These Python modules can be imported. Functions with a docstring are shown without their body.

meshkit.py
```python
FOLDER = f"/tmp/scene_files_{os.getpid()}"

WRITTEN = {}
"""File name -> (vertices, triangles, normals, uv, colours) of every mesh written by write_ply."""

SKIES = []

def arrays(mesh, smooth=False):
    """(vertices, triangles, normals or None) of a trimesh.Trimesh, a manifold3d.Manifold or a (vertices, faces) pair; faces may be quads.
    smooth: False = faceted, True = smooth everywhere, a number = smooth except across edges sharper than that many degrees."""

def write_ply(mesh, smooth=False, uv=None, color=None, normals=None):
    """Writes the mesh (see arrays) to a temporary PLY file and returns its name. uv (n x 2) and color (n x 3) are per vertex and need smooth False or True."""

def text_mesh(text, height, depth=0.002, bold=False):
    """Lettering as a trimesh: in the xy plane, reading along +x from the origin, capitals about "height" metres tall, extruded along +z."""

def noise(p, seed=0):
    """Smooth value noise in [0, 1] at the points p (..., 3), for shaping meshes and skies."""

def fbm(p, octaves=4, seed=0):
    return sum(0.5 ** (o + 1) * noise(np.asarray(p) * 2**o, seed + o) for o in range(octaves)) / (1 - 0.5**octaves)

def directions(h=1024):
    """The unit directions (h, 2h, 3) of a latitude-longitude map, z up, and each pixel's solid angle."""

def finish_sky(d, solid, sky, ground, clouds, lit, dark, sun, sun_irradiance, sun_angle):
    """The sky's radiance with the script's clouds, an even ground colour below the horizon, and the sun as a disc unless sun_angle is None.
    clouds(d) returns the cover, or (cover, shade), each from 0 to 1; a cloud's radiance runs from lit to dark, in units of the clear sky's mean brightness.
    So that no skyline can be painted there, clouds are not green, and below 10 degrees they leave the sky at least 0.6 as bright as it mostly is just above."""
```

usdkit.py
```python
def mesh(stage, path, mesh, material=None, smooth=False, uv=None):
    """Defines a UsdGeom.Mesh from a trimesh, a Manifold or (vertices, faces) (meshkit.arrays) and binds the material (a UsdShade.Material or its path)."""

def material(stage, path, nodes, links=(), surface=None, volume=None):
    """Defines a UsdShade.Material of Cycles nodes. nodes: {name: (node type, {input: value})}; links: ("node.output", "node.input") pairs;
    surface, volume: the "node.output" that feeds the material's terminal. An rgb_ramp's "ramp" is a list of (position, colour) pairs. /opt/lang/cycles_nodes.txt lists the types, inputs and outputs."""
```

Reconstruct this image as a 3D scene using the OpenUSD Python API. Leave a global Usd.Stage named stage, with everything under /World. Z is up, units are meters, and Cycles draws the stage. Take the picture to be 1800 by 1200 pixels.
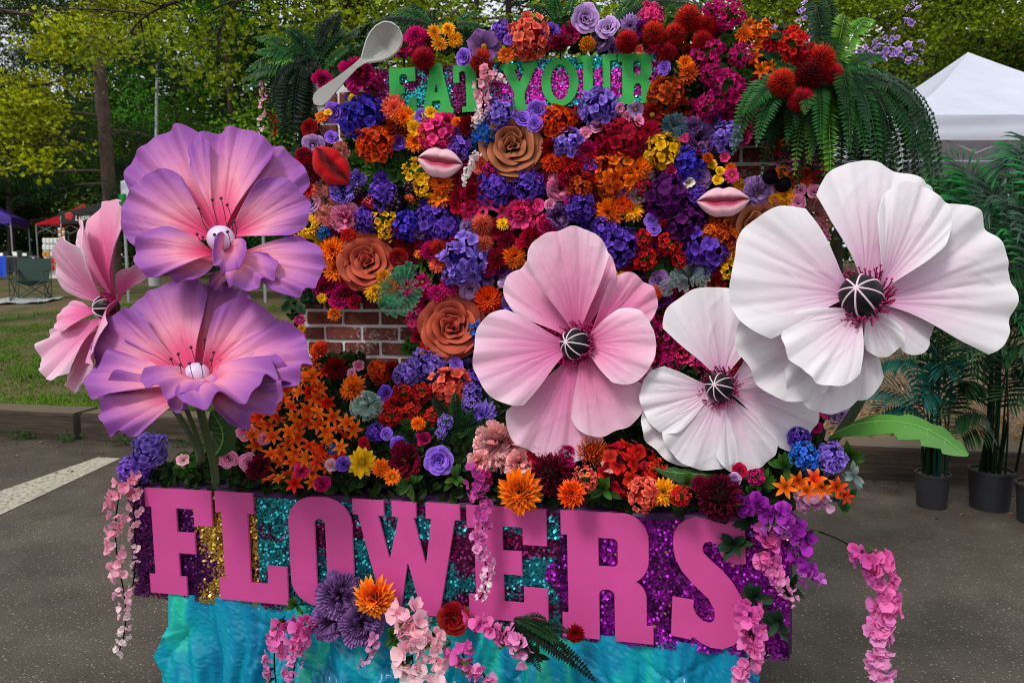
import math, random
import numpy as np, trimesh, manifold3d, usdkit, meshkit
from shapely.geometry import Polygon, box as sbox, LineString, Point
from shapely.ops import unary_union
from shapely import affinity
from pxr import Usd, UsdGeom, UsdLux, UsdShade, Sdf, Gf, Vt

stage = Usd.Stage.CreateInMemory()
UsdGeom.SetStageUpAxis(stage, UsdGeom.Tokens.z)
UsdGeom.SetStageMetersPerUnit(stage, 1.0)
W_ = UsdGeom.Xform.Define(stage, '/World'); stage.SetDefaultPrim(W_.GetPrim())
UsdGeom.Scope.Define(stage, '/World/Looks')

# ---------------------------------------------------------------- camera, sky, sun, exposure
FPX, CX, CY, HOR = 1300.0, 900.0, 600.0, 470.0
EYE = np.array([0.0, 0.0, 1.50])
PITCH = math.atan((CY - HOR) / FPX)
cam = UsdGeom.Camera.Define(stage, '/World/camera')
cam.CreateHorizontalApertureAttr(36.0); cam.CreateVerticalApertureAttr(24.0)
cam.CreateFocalLengthAttr(36.0 * FPX / 1800.0)
cam.CreateFStopAttr(5.0); cam.CreateFocusDistanceAttr(2.35)
cam.CreateClippingRangeAttr(Gf.Vec2f(0.05, 400))
cam.CreateExposureAttr(0.45)
cx = UsdGeom.Xformable(cam)
cx.AddTranslateOp().Set(Gf.Vec3d(*EYE)); cx.AddRotateXOp().Set(90.0 - math.degrees(PITCH))

SUN_EL, SUN_AZ = math.radians(50), math.radians(215)      # azimuth = atan2(x, y) of the direction to the sun
to_sun = np.array([math.cos(SUN_EL) * math.sin(SUN_AZ), math.cos(SUN_EL) * math.cos(SUN_AZ), math.sin(SUN_EL)])
sun = UsdLux.DistantLight.Define(stage, '/World/sun')
sun.CreateIntensityAttr(0.40); sun.CreateAngleAttr(14.0); sun.CreateNormalizeAttr(True); sun.CreateColorAttr(Gf.Vec3f(1.0, 0.965, 0.91))
_b = to_sun; _r = np.cross([0, 0, 1.0], _b); _r /= np.linalg.norm(_r); _u = np.cross(_b, _r)
UsdGeom.Xformable(sun).AddTransformOp().Set(Gf.Matrix4d(*_r, 0, *_u, 0, *_b, 0, 0, 0, 0, 1))
sky = UsdLux.DomeLight.Define(stage, '/World/sky')
sky_m = usdkit.material(stage, '/World/Looks/sky', {
    's': ('sky_texture', {'sky_type': 'single_scattering', 'sun_disc': False, 'sun_elevation': SUN_EL, 'sun_rotation': SUN_AZ}),
    'tc': ('texture_coordinate', {}),
    'n': ('noise_texture', {'scale': 2.2, 'detail': 4.0, 'roughness': 0.55}),
    'r': ('rgb_ramp', {'ramp': [(0.30, (0.72, 0.72, 0.72)), (0.62, (0.98, 0.98, 0.98))]}),
    'c': ('rgb_ramp', {'ramp': [(0.25, (5.0, 5.2, 5.6)), (0.75, (9.5, 9.6, 9.8))]}),
    'x': ('mix', {}),
    'b': ('background_shader', {'strength': 0.1})},
    [('tc.generated', 'n.vector'), ('n.fac', 'r.fac'), ('n.fac', 'c.fac'), ('r.color', 'x.fac'), ('s.color', 'x.color1'), ('c.color', 'x.color2'), ('x.color', 'b.color')], surface='b.background')
UsdShade.MaterialBindingAPI.Apply(sky.GetPrim()).Bind(sky_m)
sky.GetPrim().SetCustomDataByKey('kind', 'structure')

# ---------------------------------------------------------------- pixel (in the 1800 x 1200 photo) to world helpers
_cf = np.array([0, math.cos(PITCH), -math.sin(PITCH)]); _cu = np.array([0, math.sin(PITCH), math.cos(PITCH)]); _cr = np.array([1.0, 0, 0])
def ray(px, py):
    return _cf + (px - CX) / FPX * _cr + (CY - py) / FPX * _cu
def at(px, py, Y):
    d = ray(px, py); return EYE + d * (Y / d[1])
def hit(px, py, P0, n):
    d = ray(px, py); return EYE + d * (np.dot(np.asarray(P0) - EYE, n) / np.dot(d, n))
def mpp(P):                                                # metres per photo pixel at a point
    return float(np.dot(P - EYE, _cf)) / FPX
def unit(v):
    v = np.asarray(v, float); return v / (np.linalg.norm(v) + 1e-12)

# ---------------------------------------------------------------- materials
def srgb(h):
    c = np.array([int(h[i:i + 2], 16) for i in (0, 2, 4)]) / 255.0
    return tuple(np.where(c <= 0.04045, c / 12.92, ((c + 0.055) / 1.055) ** 2.4))
def scale_c(c, k): return tuple(float(np.clip(x * k, 0, 0.95)) for x in c)
LOOKS = {}
def look(name, make):
    if name not in LOOKS: LOOKS[name] = make('/World/Looks/' + name)
    return LOOKS[name]
def petal_mat(name, stops, rough=0.62, trans=0.22, var=0.25, hue=0.012, sheen=0.0, fine=0.0, coat=0.0):
    """stops: linear colours along the petal (uv.x), uv.y and the object's own number vary the value"""
    def make(p):
        nodes = {'uv': ('uvmap', {'attribute': 'st'}), 'sx': ('separate_xyz', {}), 'r': ('rgb_ramp', {'ramp': stops}),
                 'oi': ('object_info', {}), 'va': ('map_range', {'from_min': 0.0, 'from_max': 1.0, 'to_min': 1 - var, 'to_max': 1 + var}),
                 'vb': ('map_range', {'from_min': 0.0, 'from_max': 1.0, 'to_min': 1 - var * .5, 'to_max': 1 + var * .5}),
                 'vm': ('math', {'math_type': 'multiply'}), 'hu': ('map_range', {'from_min': 0.0, 'from_max': 1.0, 'to_min': .5 - hue, 'to_max': .5 + hue}),
                 'h': ('hsv', {}), 'p': ('principled_bsdf', {'roughness': rough, 'specular_ior_level': 0.12 if not coat else .5, 'sheen_weight': sheen}),
                 't': ('translucent_bsdf', {}), 'm': ('mix_closure', {'fac': trans})}
        links = [('uv.UV', 'sx.vector'), ('sx.x', 'r.fac'), ('sx.y', 'va.value'), ('oi.random', 'vb.value'), ('va.result', 'vm.value1'), ('vb.result', 'vm.value2'),
                 ('vm.value', 'h.value'), ('oi.random', 'hu.value'), ('hu.result', 'h.hue'), ('r.color', 'h.color'), ('h.color', 'p.base_color'), ('h.color', 't.color'),
                 ('p.BSDF', 'm.closure1'), ('t.BSDF', 'm.closure2')]
        if fine:
            nodes['tc'] = ('texture_coordinate', {}); nodes['fn'] = ('noise_texture', {'scale': fine, 'detail': 4.0}); nodes['bu'] = ('bump', {'strength': 0.35, 'distance': 0.004})
            links += [('tc.object', 'fn.vector'), ('fn.fac', 'bu.height'), ('bu.normal', 'p.normal')]
        return usdkit.material(stage, p, nodes, links, surface='m.closure')
    return look(name, make)
def plain(name, col, rough=0.5, metal=0.0, var=0.12, scale=8.0, bump=0.0, bscale=40.0, coat=0.0, spec=0.4, object_space=True, sheen=0.0, trans=0.0):
    def make(p):
        nodes = {'tc': ('texture_coordinate', {}), 'n': ('noise_texture', {'scale': scale, 'detail': 5.0, 'roughness': 0.6}),
                 'r': ('rgb_ramp', {'ramp': [(0.25, scale_c(col, 1 - var)), (0.75, scale_c(col, 1 + var))]}),
                 'p': ('principled_bsdf', {'roughness': rough, 'metallic': metal, 'coat_weight': coat, 'specular_ior_level': spec, 'sheen_weight': sheen})}
        links = [('tc.object', 'n.vector'), ('n.fac', 'r.fac'), ('r.color', 'p.base_color')]
        if bump:
            nodes['n2'] = ('noise_texture', {'scale': bscale, 'detail': 6.0, 'roughness': 0.65}); nodes['bu'] = ('bump', {'strength': bump, 'distance': 0.01})
            links += [('tc.object', 'n2.vector'), ('n2.fac', 'bu.height'), ('bu.normal', 'p.normal')]
        out = 'p.BSDF'
        if trans:
            nodes['t'] = ('translucent_bsdf', {}); nodes['m'] = ('mix_closure', {'fac': trans})
            links += [('r.color', 't.color'), ('p.BSDF', 'm.closure1'), ('t.BSDF', 'm.closure2')]; out = 'm.closure'
        return usdkit.material(stage, p, nodes, links, surface=out)
    return look(name, make)
def ramp2(a, b): return [(0.0, a), (1.0, b)]

# ---------------------------------------------------------------- prims
USED = {}
def uname(parent, name):
    k = (parent, name); n = USED.get(k, 0); USED[k] = n + 1
    return f'{parent}/{name}' if n == 0 else f'{parent}/{name}_{n:03d}'
def data(prim, label=None, cat=None, group=None, kind=None):
    for k, v in (('label', label), ('category', cat), ('group', group), ('kind', kind)):
        if v: prim.SetCustomDataByKey(k, v)
def mat4(M):
    return Gf.Matrix4d(*[float(x) for x in np.asarray(M).T.ravel()])
def thing(name, label, cat, M=None, group=None, kind=None):
    x = UsdGeom.Xform.Define(stage, uname('/World', name))
    if M is None: M = np.eye(4)
    x.AddTransformOp().Set(mat4(M)); data(x.GetPrim(), label, cat, group, kind)
    return x.GetPrim()
def copy_of(src, name, label, cat, M, group=None):
    x = UsdGeom.Xform.Define(stage, uname('/World', name))
    x.GetPrim().GetReferences().AddInternalReference(src.GetPath())
    x.AddTransformOp().Set(mat4(M)) if not x.GetOrderedXformOps() else x.GetOrderedXformOps()[0].Set(mat4(M))
    data(x.GetPrim(), label, cat, group); x.GetPrim().SetInstanceable(True)
    return x.GetPrim()
def part(parent, name, mesh, mat, smooth=True, label=None, uv=None, kind=None):
    path = uname(str(parent.GetPath()) if parent is not None else '/World', name)
    if isinstance(mesh, MB):
        v, f, uv = mesh.get(); mesh = (v, f)
    m = usdkit.mesh(stage, path, mesh, mat, smooth=smooth, uv=uv)
    m.CreateDoubleSidedAttr(True)
    data(m.GetPrim(), label=label, kind=kind)
    return m.GetPrim()
def solo(name, mesh, mat, label=None, cat=None, group=None, kind=None, smooth=True):
    p = part(None, name, mesh, mat, smooth); data(p, label, cat, group, kind); return p
def frame(P, z, up=(0, 0, 1), s=1.0, spin=0.0):
    """4x4 with local +z along z, placed at P, scaled by s"""
    z = unit(z); x = np.cross(up, z)
    if np.linalg.norm(x) < 1e-4: x = np.cross([0, 1, 0], z)
    x = unit(x); y = np.cross(z, x)
    c, sn = math.cos(spin), math.sin(spin)
    M = np.eye(4); M[:3, 0] = (c * x + sn * y) * s; M[:3, 1] = (-sn * x + c * y) * s; M[:3, 2] = z * s; M[:3, 3] = P
    return M

class MB:
    """collects triangles with uv into ONE mesh"""
    def __init__(self): self.v, self.f, self.t, self.n = [], [], [], 0
    def add(self, v, f, uv=None):
        v = np.asarray(v, float).reshape(-1, 3); f = np.asarray(f, int)
        if f.shape[1] == 4: f = np.vstack([f[:, [0, 1, 2]], f[:, [0, 2, 3]]])
        if uv is None: uv = np.full((len(v), 2), 0.5)
        self.v.append(v); self.f.append(f + self.n); self.t.append(np.asarray(uv, float)); self.n += len(v); return self
    def tm(self, m, uv=None):
        if hasattr(m, 'to_mesh'):
            q = m.to_mesh(); return self.add(q.vert_properties[:, :3], q.tri_verts, uv)
        return self.add(m.vertices, m.faces, uv)
    def get(self): return np.vstack(self.v), np.vstack(self.f), np.vstack(self.t)
    def tf(self, M):
        M = np.asarray(M); self.v = [x @ M[:3, :3].T + M[:3, 3] for x in self.v]; return self
def grid_faces(nu, nv):
    i, j = np.meshgrid(np.arange(nu), np.arange(nv), indexing='ij'); a = i * (nv + 1) + j
    return np.stack([a, a + nv + 1, a + nv + 2, a + 1], -1).reshape(-1, 4)
def thick(V, uv, nu, nv, t):
    """a grid sheet (nu+1, nv+1, 3) given thickness t: front, back and rim"""
    V = V.reshape(nu + 1, nv + 1, 3)
    n = np.cross(np.gradient(V, axis=0), np.gradient(V, axis=1)); n /= np.linalg.norm(n, axis=2, keepdims=True) + 1e-12
    B = V - n * t; F = grid_faces(nu, nv); N = V.shape[0] * V.shape[1]
    ring = [(i, 0) for i in range(nu)] + [(nu, j) for j in range(nv)] + [(i, nv) for i in range(nu, 0, -1)] + [(0, j) for j in range(nv, 0, -1)]
    ri = np.array([a * (nv + 1) + b for a, b in ring]); k = len(ri)
    P, Q = V.reshape(-1, 3), B.reshape(-1, 3)
    verts = np.vstack([P, Q, P[ri], Q[ri]]); a = np.arange(k); b = (a + 1) % k
    R = np.stack([2 * N + a, 2 * N + k + a, 2 * N + k + b, 2 * N + b], 1)
    uv = uv.reshape(-1, 2)
    return verts, np.vstack([F[:, ::-1], F + N, R]), np.vstack([uv, uv, uv[ri], uv[ri]])
def tube(pts, rad, sides=6, cap=True, v=0.5):
    p = np.asarray(pts, float); n = len(p); r = np.broadcast_to(np.asarray(rad, float), (n,))
    t = np.gradient(p, axis=0); t /= np.linalg.norm(t, axis=1, keepdims=True) + 1e-12
    ref = np.where(np.abs(t[:, 2:]) < 0.9, [0, 0, 1.0], [1.0, 0, 0])
    a = np.zeros_like(p); a[0] = unit(np.cross(t[0], ref[0]))
    for i in range(1, n):
        q = a[i - 1] - t[i] * np.dot(a[i - 1], t[i]); a[i] = unit(q)
    b = np.cross(t, a); an = np.arange(sides) * 2 * np.pi / sides
    V = p[:, None] + r[:, None, None] * (np.cos(an)[None, :, None] * a[:, None] + np.sin(an)[None, :, None] * b[:, None])
    i, j = np.meshgrid(np.arange(n - 1), np.arange(sides), indexing='ij')
    F = np.stack([i * sides + j, i * sides + (j + 1) % sides, (i + 1) * sides + (j + 1) % sides, (i + 1) * sides + j], -1).reshape(-1, 4)
    F = np.vstack([F[:, [0, 1, 2]], F[:, [0, 2, 3]]]); V = V.reshape(-1, 3)
    u = np.repeat(np.linspace(0, 1, n), sides)
    if cap:
        V = np.vstack([V, p[:1], p[-1:]]); u = np.append(u, [0, 1])
        k = np.arange(sides); m = n * sides
        F = np.vstack([F, np.stack([np.full(sides, m), (k + 1) % sides, k], 1), np.stack([np.full(sides, m + 1), (n - 1) * sides + k, (n - 1) * sides + (k + 1) % sides], 1)])
    return V, F, np.stack([u, np.full(len(u), v)], 1)
def bez(P, n=12):
    P = [np.asarray(p, float) for p in P]; t = np.linspace(0, 1, n)[:, None]
    if len(P) == 3: return (1 - t) ** 2 * P[0] + 2 * t * (1 - t) * P[1] + t * t * P[2]
    return (1 - t) ** 3 * P[0] + 3 * t * (1 - t) ** 2 * P[1] + 3 * t * t * (1 - t) * P[2] + t ** 3 * P[3]
def spline(P, n=24):
    from scipy.interpolate import CubicSpline
    P = np.asarray(P, float); return CubicSpline(np.linspace(0, 1, len(P)), P)(np.linspace(0, 1, n))
def bevel_box(sx, sy, sz, b=0.006, c=(0, 0, 0)):
    """box with chamfered edges, 44 triangles"""
    pts = []
    for x in (-1, 1):
        for y in (-1, 1):
            for z in (-1, 1):
                h = np.array([sx / 2 * x, sy / 2 * y, sz / 2 * z])
                for k in range(3):
                    q = h - np.array([x, y, z]) * b; q[k] = h[k]; pts.append(q)
    m = trimesh.convex.convex_hull(np.array(pts)); m.apply_translation(c); return m
def extr(poly, depth, M=None):
    gs = getattr(poly, 'geoms', [poly])
    m = trimesh.util.concatenate([trimesh.creation.extrude_polygon(g, depth, engine='earcut') for g in gs])
    if M is not None: m.apply_transform(M)
    return m
def sphere(c, r, sub=2, sc=(1, 1, 1)):
    m = trimesh.creation.icosphere(subdivisions=sub, radius=r); m.vertices *= sc; m.apply_translation(c); return m
def wire(P0, P1, r=0.002, sides=5): return tube(np.array([P0, P1], float), r, sides)
# ================================================================ the ground
KA = np.array([-4.45, 6.45]); KB = np.array([3.30, 4.98])              # foot of the timber kerb, along its front
_kd = unit(np.append(KB - KA, 0))[:2]; _kn = np.array([-_kd[1], _kd[0]])
if _kn[1] < 0: _kn = -_kn
KERB_H, KERB_W = 0.245, 0.30
def kerb_s(x, y): return (x - KA[0]) * _kn[0] + (y - KA[1]) * _kn[1]
def ground_z(x, y):
    x, y = np.asarray(x, float), np.asarray(y, float); s = np.maximum(kerb_s(x, y) - KERB_W, 0)
    side = 1 / (1 + np.exp(-(x - 0.5) * 1.5))
    slope = 0.078 + 0.075 * side * np.exp(-s / 6)
    z = 0.19 + slope * np.minimum(s, 8) + 0.034 * np.clip(s - 8, 0, 24) + 0.012 * np.clip(s - 32, 0, 60)
    return z
mat_asphalt = usdkit.material(stage, '/World/Looks/asphalt', {
    'g': ('geometry', {}), 'v': ('voronoi_texture', {'scale': 95.0, 'randomness': 1.0}), 'rr': ('rgb_ramp', {'ramp': [(0.0, (1, 1, 1)), (0.22, (0.9, .9, .9)), (0.36, (0, 0, 0))]}),
    'wn': ('noise_texture', {'scale': 60.0, 'detail': 2.0}), 'w2': ('rgb_ramp', {'ramp': [(0.52, (0, 0, 0)), (0.66, (1, 1, 1))]}), 'mk': ('math', {'math_type': 'multiply'}),
    'n': ('noise_texture', {'scale': 2.3, 'detail': 6.0, 'roughness': 0.62}), 'rb': ('rgb_ramp', {'ramp': [(0.3, (0.050, 0.041, 0.032)), (0.7, (0.105, 0.090, 0.072))]}),
    'n3': ('noise_texture', {'scale': 260.0, 'detail': 3.0}), 'r3': ('rgb_ramp', {'ramp': [(0.3, (0.6, 0.6, 0.6)), (0.75, (1.35, 1.33, 1.28))]}), 'mm': ('mix', {'mix_type': 'multiply', 'fac': 1.0}),
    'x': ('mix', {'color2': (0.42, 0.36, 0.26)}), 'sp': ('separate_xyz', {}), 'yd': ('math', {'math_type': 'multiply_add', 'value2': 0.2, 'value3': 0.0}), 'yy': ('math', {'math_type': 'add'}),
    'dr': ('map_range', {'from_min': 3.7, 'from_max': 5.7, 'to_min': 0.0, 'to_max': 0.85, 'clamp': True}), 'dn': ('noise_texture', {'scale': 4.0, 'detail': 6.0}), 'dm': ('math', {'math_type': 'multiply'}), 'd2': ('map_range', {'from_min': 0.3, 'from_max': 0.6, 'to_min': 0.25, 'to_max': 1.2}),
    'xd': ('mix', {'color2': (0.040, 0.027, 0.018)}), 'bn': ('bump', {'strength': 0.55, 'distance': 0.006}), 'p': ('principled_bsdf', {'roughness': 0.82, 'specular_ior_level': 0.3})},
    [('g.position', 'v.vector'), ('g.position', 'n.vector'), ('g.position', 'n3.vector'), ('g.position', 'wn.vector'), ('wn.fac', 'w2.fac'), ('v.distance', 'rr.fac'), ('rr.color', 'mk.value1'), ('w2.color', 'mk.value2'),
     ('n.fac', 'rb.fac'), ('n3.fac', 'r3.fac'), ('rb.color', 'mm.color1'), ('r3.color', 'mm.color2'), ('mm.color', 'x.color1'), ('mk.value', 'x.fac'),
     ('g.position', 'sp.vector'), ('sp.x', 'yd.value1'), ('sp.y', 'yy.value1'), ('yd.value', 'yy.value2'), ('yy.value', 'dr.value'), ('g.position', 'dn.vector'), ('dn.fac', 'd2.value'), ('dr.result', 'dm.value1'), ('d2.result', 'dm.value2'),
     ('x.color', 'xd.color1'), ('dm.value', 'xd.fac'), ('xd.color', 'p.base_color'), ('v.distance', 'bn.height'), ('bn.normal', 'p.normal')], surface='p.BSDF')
mat_ground = usdkit.material(stage, '/World/Looks/lawn_soil', {
    'g': ('geometry', {}), 'n': ('noise_texture', {'scale': 1.1, 'detail': 6.0, 'roughness': 0.65}), 'sp': ('separate_xyz', {}),
    'rx': ('map_range', {'from_min': 0.4, 'from_max': 1.6, 'to_min': 0.0, 'to_max': 1.0, 'clamp': True}),
    'gr': ('rgb_ramp', {'ramp': [(0.38, (0.15, 0.105, 0.062)), (0.50, (0.12, 0.095, 0.045)), (0.58, (0.060, 0.085, 0.020)), (0.8, (0.070, 0.11, 0.024))]}),
    'n2': ('noise_texture', {'scale': 55.0, 'detail': 4.0, 'roughness': 0.7}), 'mu': ('rgb_ramp', {'ramp': [(0.3, (0.07, 0.045, 0.028)), (0.5, (0.17, 0.115, 0.07)), (0.7, (0.30, 0.22, 0.14))]}),
    'x': ('mix', {}), 'b': ('bump', {'strength': 0.8, 'distance': 0.02}), 'p': ('principled_bsdf', {'roughness': 0.9, 'specular_ior_level': 0.15})},
    [('g.position', 'n.vector'), ('g.position', 'n2.vector'), ('g.position', 'sp.vector'), ('sp.x', 'rx.value'), ('n.fac', 'gr.fac'), ('n2.fac', 'mu.fac'),
     ('rx.result', 'x.fac'), ('gr.color', 'x.color1'), ('mu.color', 'x.color2'), ('x.color', 'p.base_color'), ('n2.fac', 'b.height'), ('b.normal', 'p.normal')], surface='p.BSDF')
xs = np.linspace(-1, 1, 61); xs = np.sign(xs) * np.abs(xs) ** 1.6 * 130; ys = np.linspace(-60, 7.5, 46)
gv = np.array([[x, y, 0.0] for x in (-90, 90) for y in (-60, 60)])
along = lambda s, o: np.array([KA[0] + _kd[0] * s + _kn[0] * o, KA[1] + _kd[1] * s + _kn[1] * o])
q = [along(-60, .1), along(70, .1), along(70, -90), along(-60, -90)]
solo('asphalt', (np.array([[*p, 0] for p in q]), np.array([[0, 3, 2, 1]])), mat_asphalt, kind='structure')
ss = np.concatenate([np.linspace(-90, -12, 14), np.linspace(-10, 14, 60), np.linspace(16, 95, 14)]); oo = np.concatenate([[KERB_W - .03], np.linspace(KERB_W + .05, 9, 48), np.linspace(10, 170, 34)])
gv = np.array([[*along(s, o), 0] for s in ss for o in oo]); gv[:, 2] = ground_z(gv[:, 0], gv[:, 1]) + 0.05 * (meshkit.fbm(gv * 0.9, 4) - 0.5) * np.clip((kerb_s(gv[:, 0], gv[:, 1]) - .25) * 3, 0, 1)
solo('lawn', (gv, grid_faces(len(ss) - 1, len(oo) - 1)), mat_ground, kind='structure')

# white parking line, 4 mm above the asphalt
mat_line = usdkit.material(stage, '/World/Looks/line_paint', {
    'g': ('geometry', {}), 'n': ('noise_texture', {'scale': 38.0, 'detail': 6.0, 'roughness': 0.7}), 'r': ('rgb_ramp', {'ramp': [(0.36, (0.09, 0.08, 0.065)), (0.46, (0.30, 0.27, 0.21)), (0.6, (0.46, 0.42, 0.33))]}),
    'v': ('voronoi_texture', {'scale': 4.2, 'feature': 'distance_to_edge'}), 'cr': ('rgb_ramp', {'ramp': [(0.0, (0.1, 0.1, 0.1)), (0.018, (0.35, .35, .35)), (0.03, (1, 1, 1))]}), 'm': ('mix', {'mix_type': 'multiply', 'fac': 1.0}),
    'p': ('principled_bsdf', {'roughness': 0.8})}, [('g.position', 'n.vector'), ('g.position', 'v.vector'), ('v.distance', 'cr.fac'), ('n.fac', 'r.fac'), ('r.color', 'm.color1'), ('r.color', 'm.color2'), ('r.color', 'p.base_color')], surface='p.BSDF')
ln = [hit(*p, (0, 0, 0.004), (0, 0, 1)) for p in ((172, 803), (212, 805), (-140, 970), (-200, 932))]
solo('parking_line', (np.array(ln), np.array([[0, 1, 2, 3]])), mat_line, kind='structure')

# timber kerb
mat_timber = usdkit.material(stage, '/World/Looks/old_timber', {
    'tc': ('texture_coordinate', {}), 'mp': ('mapping', {'scale': (1.2, 22.0, 22.0)}), 'n': ('noise_texture', {'scale': 2.0, 'detail': 7.0, 'roughness': 0.7, 'distortion': 0.6}), 'oi': ('object_info', {}),
    'r': ('rgb_ramp', {'ramp': [(0.30, (0.006, 0.004, 0.003)), (0.5, (0.034, 0.021, 0.012)), (0.62, (0.062, 0.039, 0.023)), (0.75, (0.15, 0.098, 0.055))]}),
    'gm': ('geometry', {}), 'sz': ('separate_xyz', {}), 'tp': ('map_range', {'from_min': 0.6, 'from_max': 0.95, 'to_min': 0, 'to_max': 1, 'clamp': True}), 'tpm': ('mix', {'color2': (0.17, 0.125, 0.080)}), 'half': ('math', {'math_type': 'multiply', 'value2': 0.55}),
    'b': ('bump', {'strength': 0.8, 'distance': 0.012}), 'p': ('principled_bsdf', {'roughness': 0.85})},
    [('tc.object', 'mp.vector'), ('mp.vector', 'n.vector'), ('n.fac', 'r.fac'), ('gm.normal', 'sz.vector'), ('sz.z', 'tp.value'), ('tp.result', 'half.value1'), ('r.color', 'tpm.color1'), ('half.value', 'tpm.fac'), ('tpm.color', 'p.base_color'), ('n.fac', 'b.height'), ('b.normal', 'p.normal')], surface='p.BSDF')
rng = np.random.default_rng(5)
js = 0.70                                                             # the joint seen left of the flowers
kl = ['weathered brown timber laid as a kerb, leftmost of the row', 'long weathered timber kerb behind the purple foam flower stems, right of the open joint',
      'weathered timber kerb hidden mostly behind the flower wall', 'dark timber kerb behind the two left palm pots', 'dark timber kerb at the right, behind the rightmost palm pot']
edges = [js - 3.0, js, js + 2.45, js + 4.5, js + 6.9, js + 9.4]
def timber(L, w, h, seed):
    nx = 60; prof = np.array([(-.5, -.5), (-.5, .40), (-.45, .5), (.45, .5), (.5, .42), (.5, -.5)]) * [w, h]
    V = np.array([[x, y, z] for x in np.linspace(0, L, nx + 1) for y, z in prof]); k = len(prof)
    V[:, 1:] += (meshkit.fbm(V * [1.5, 9, 9] + seed * 7.3, 3, seed) - .5)[:, None] * [0.03, 0.018]
    i, j = np.meshgrid(np.arange(nx), np.arange(k), indexing='ij'); F = np.stack([i * k + j, i * k + (j + 1) % k, (i + 1) * k + (j + 1) % k, (i + 1) * k + j], -1).reshape(-1, 4)
    F = np.vstack([F[:, [0, 2, 1]], F[:, [0, 3, 2]], [[0, m, m + 1] for m in range(1, k - 1)], [[nx * k, nx * k + m + 1, nx * k + m] for m in range(1, k - 1)]])
    return V, F
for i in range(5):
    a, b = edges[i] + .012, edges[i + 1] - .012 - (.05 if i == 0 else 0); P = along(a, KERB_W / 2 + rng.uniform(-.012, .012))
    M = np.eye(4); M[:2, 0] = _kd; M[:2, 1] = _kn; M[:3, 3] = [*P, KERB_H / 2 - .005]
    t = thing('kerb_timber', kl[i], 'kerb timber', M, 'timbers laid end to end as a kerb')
    part(t, 'beam', timber(b - a, KERB_W, KERB_H, i), mat_timber, smooth=35)

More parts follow.
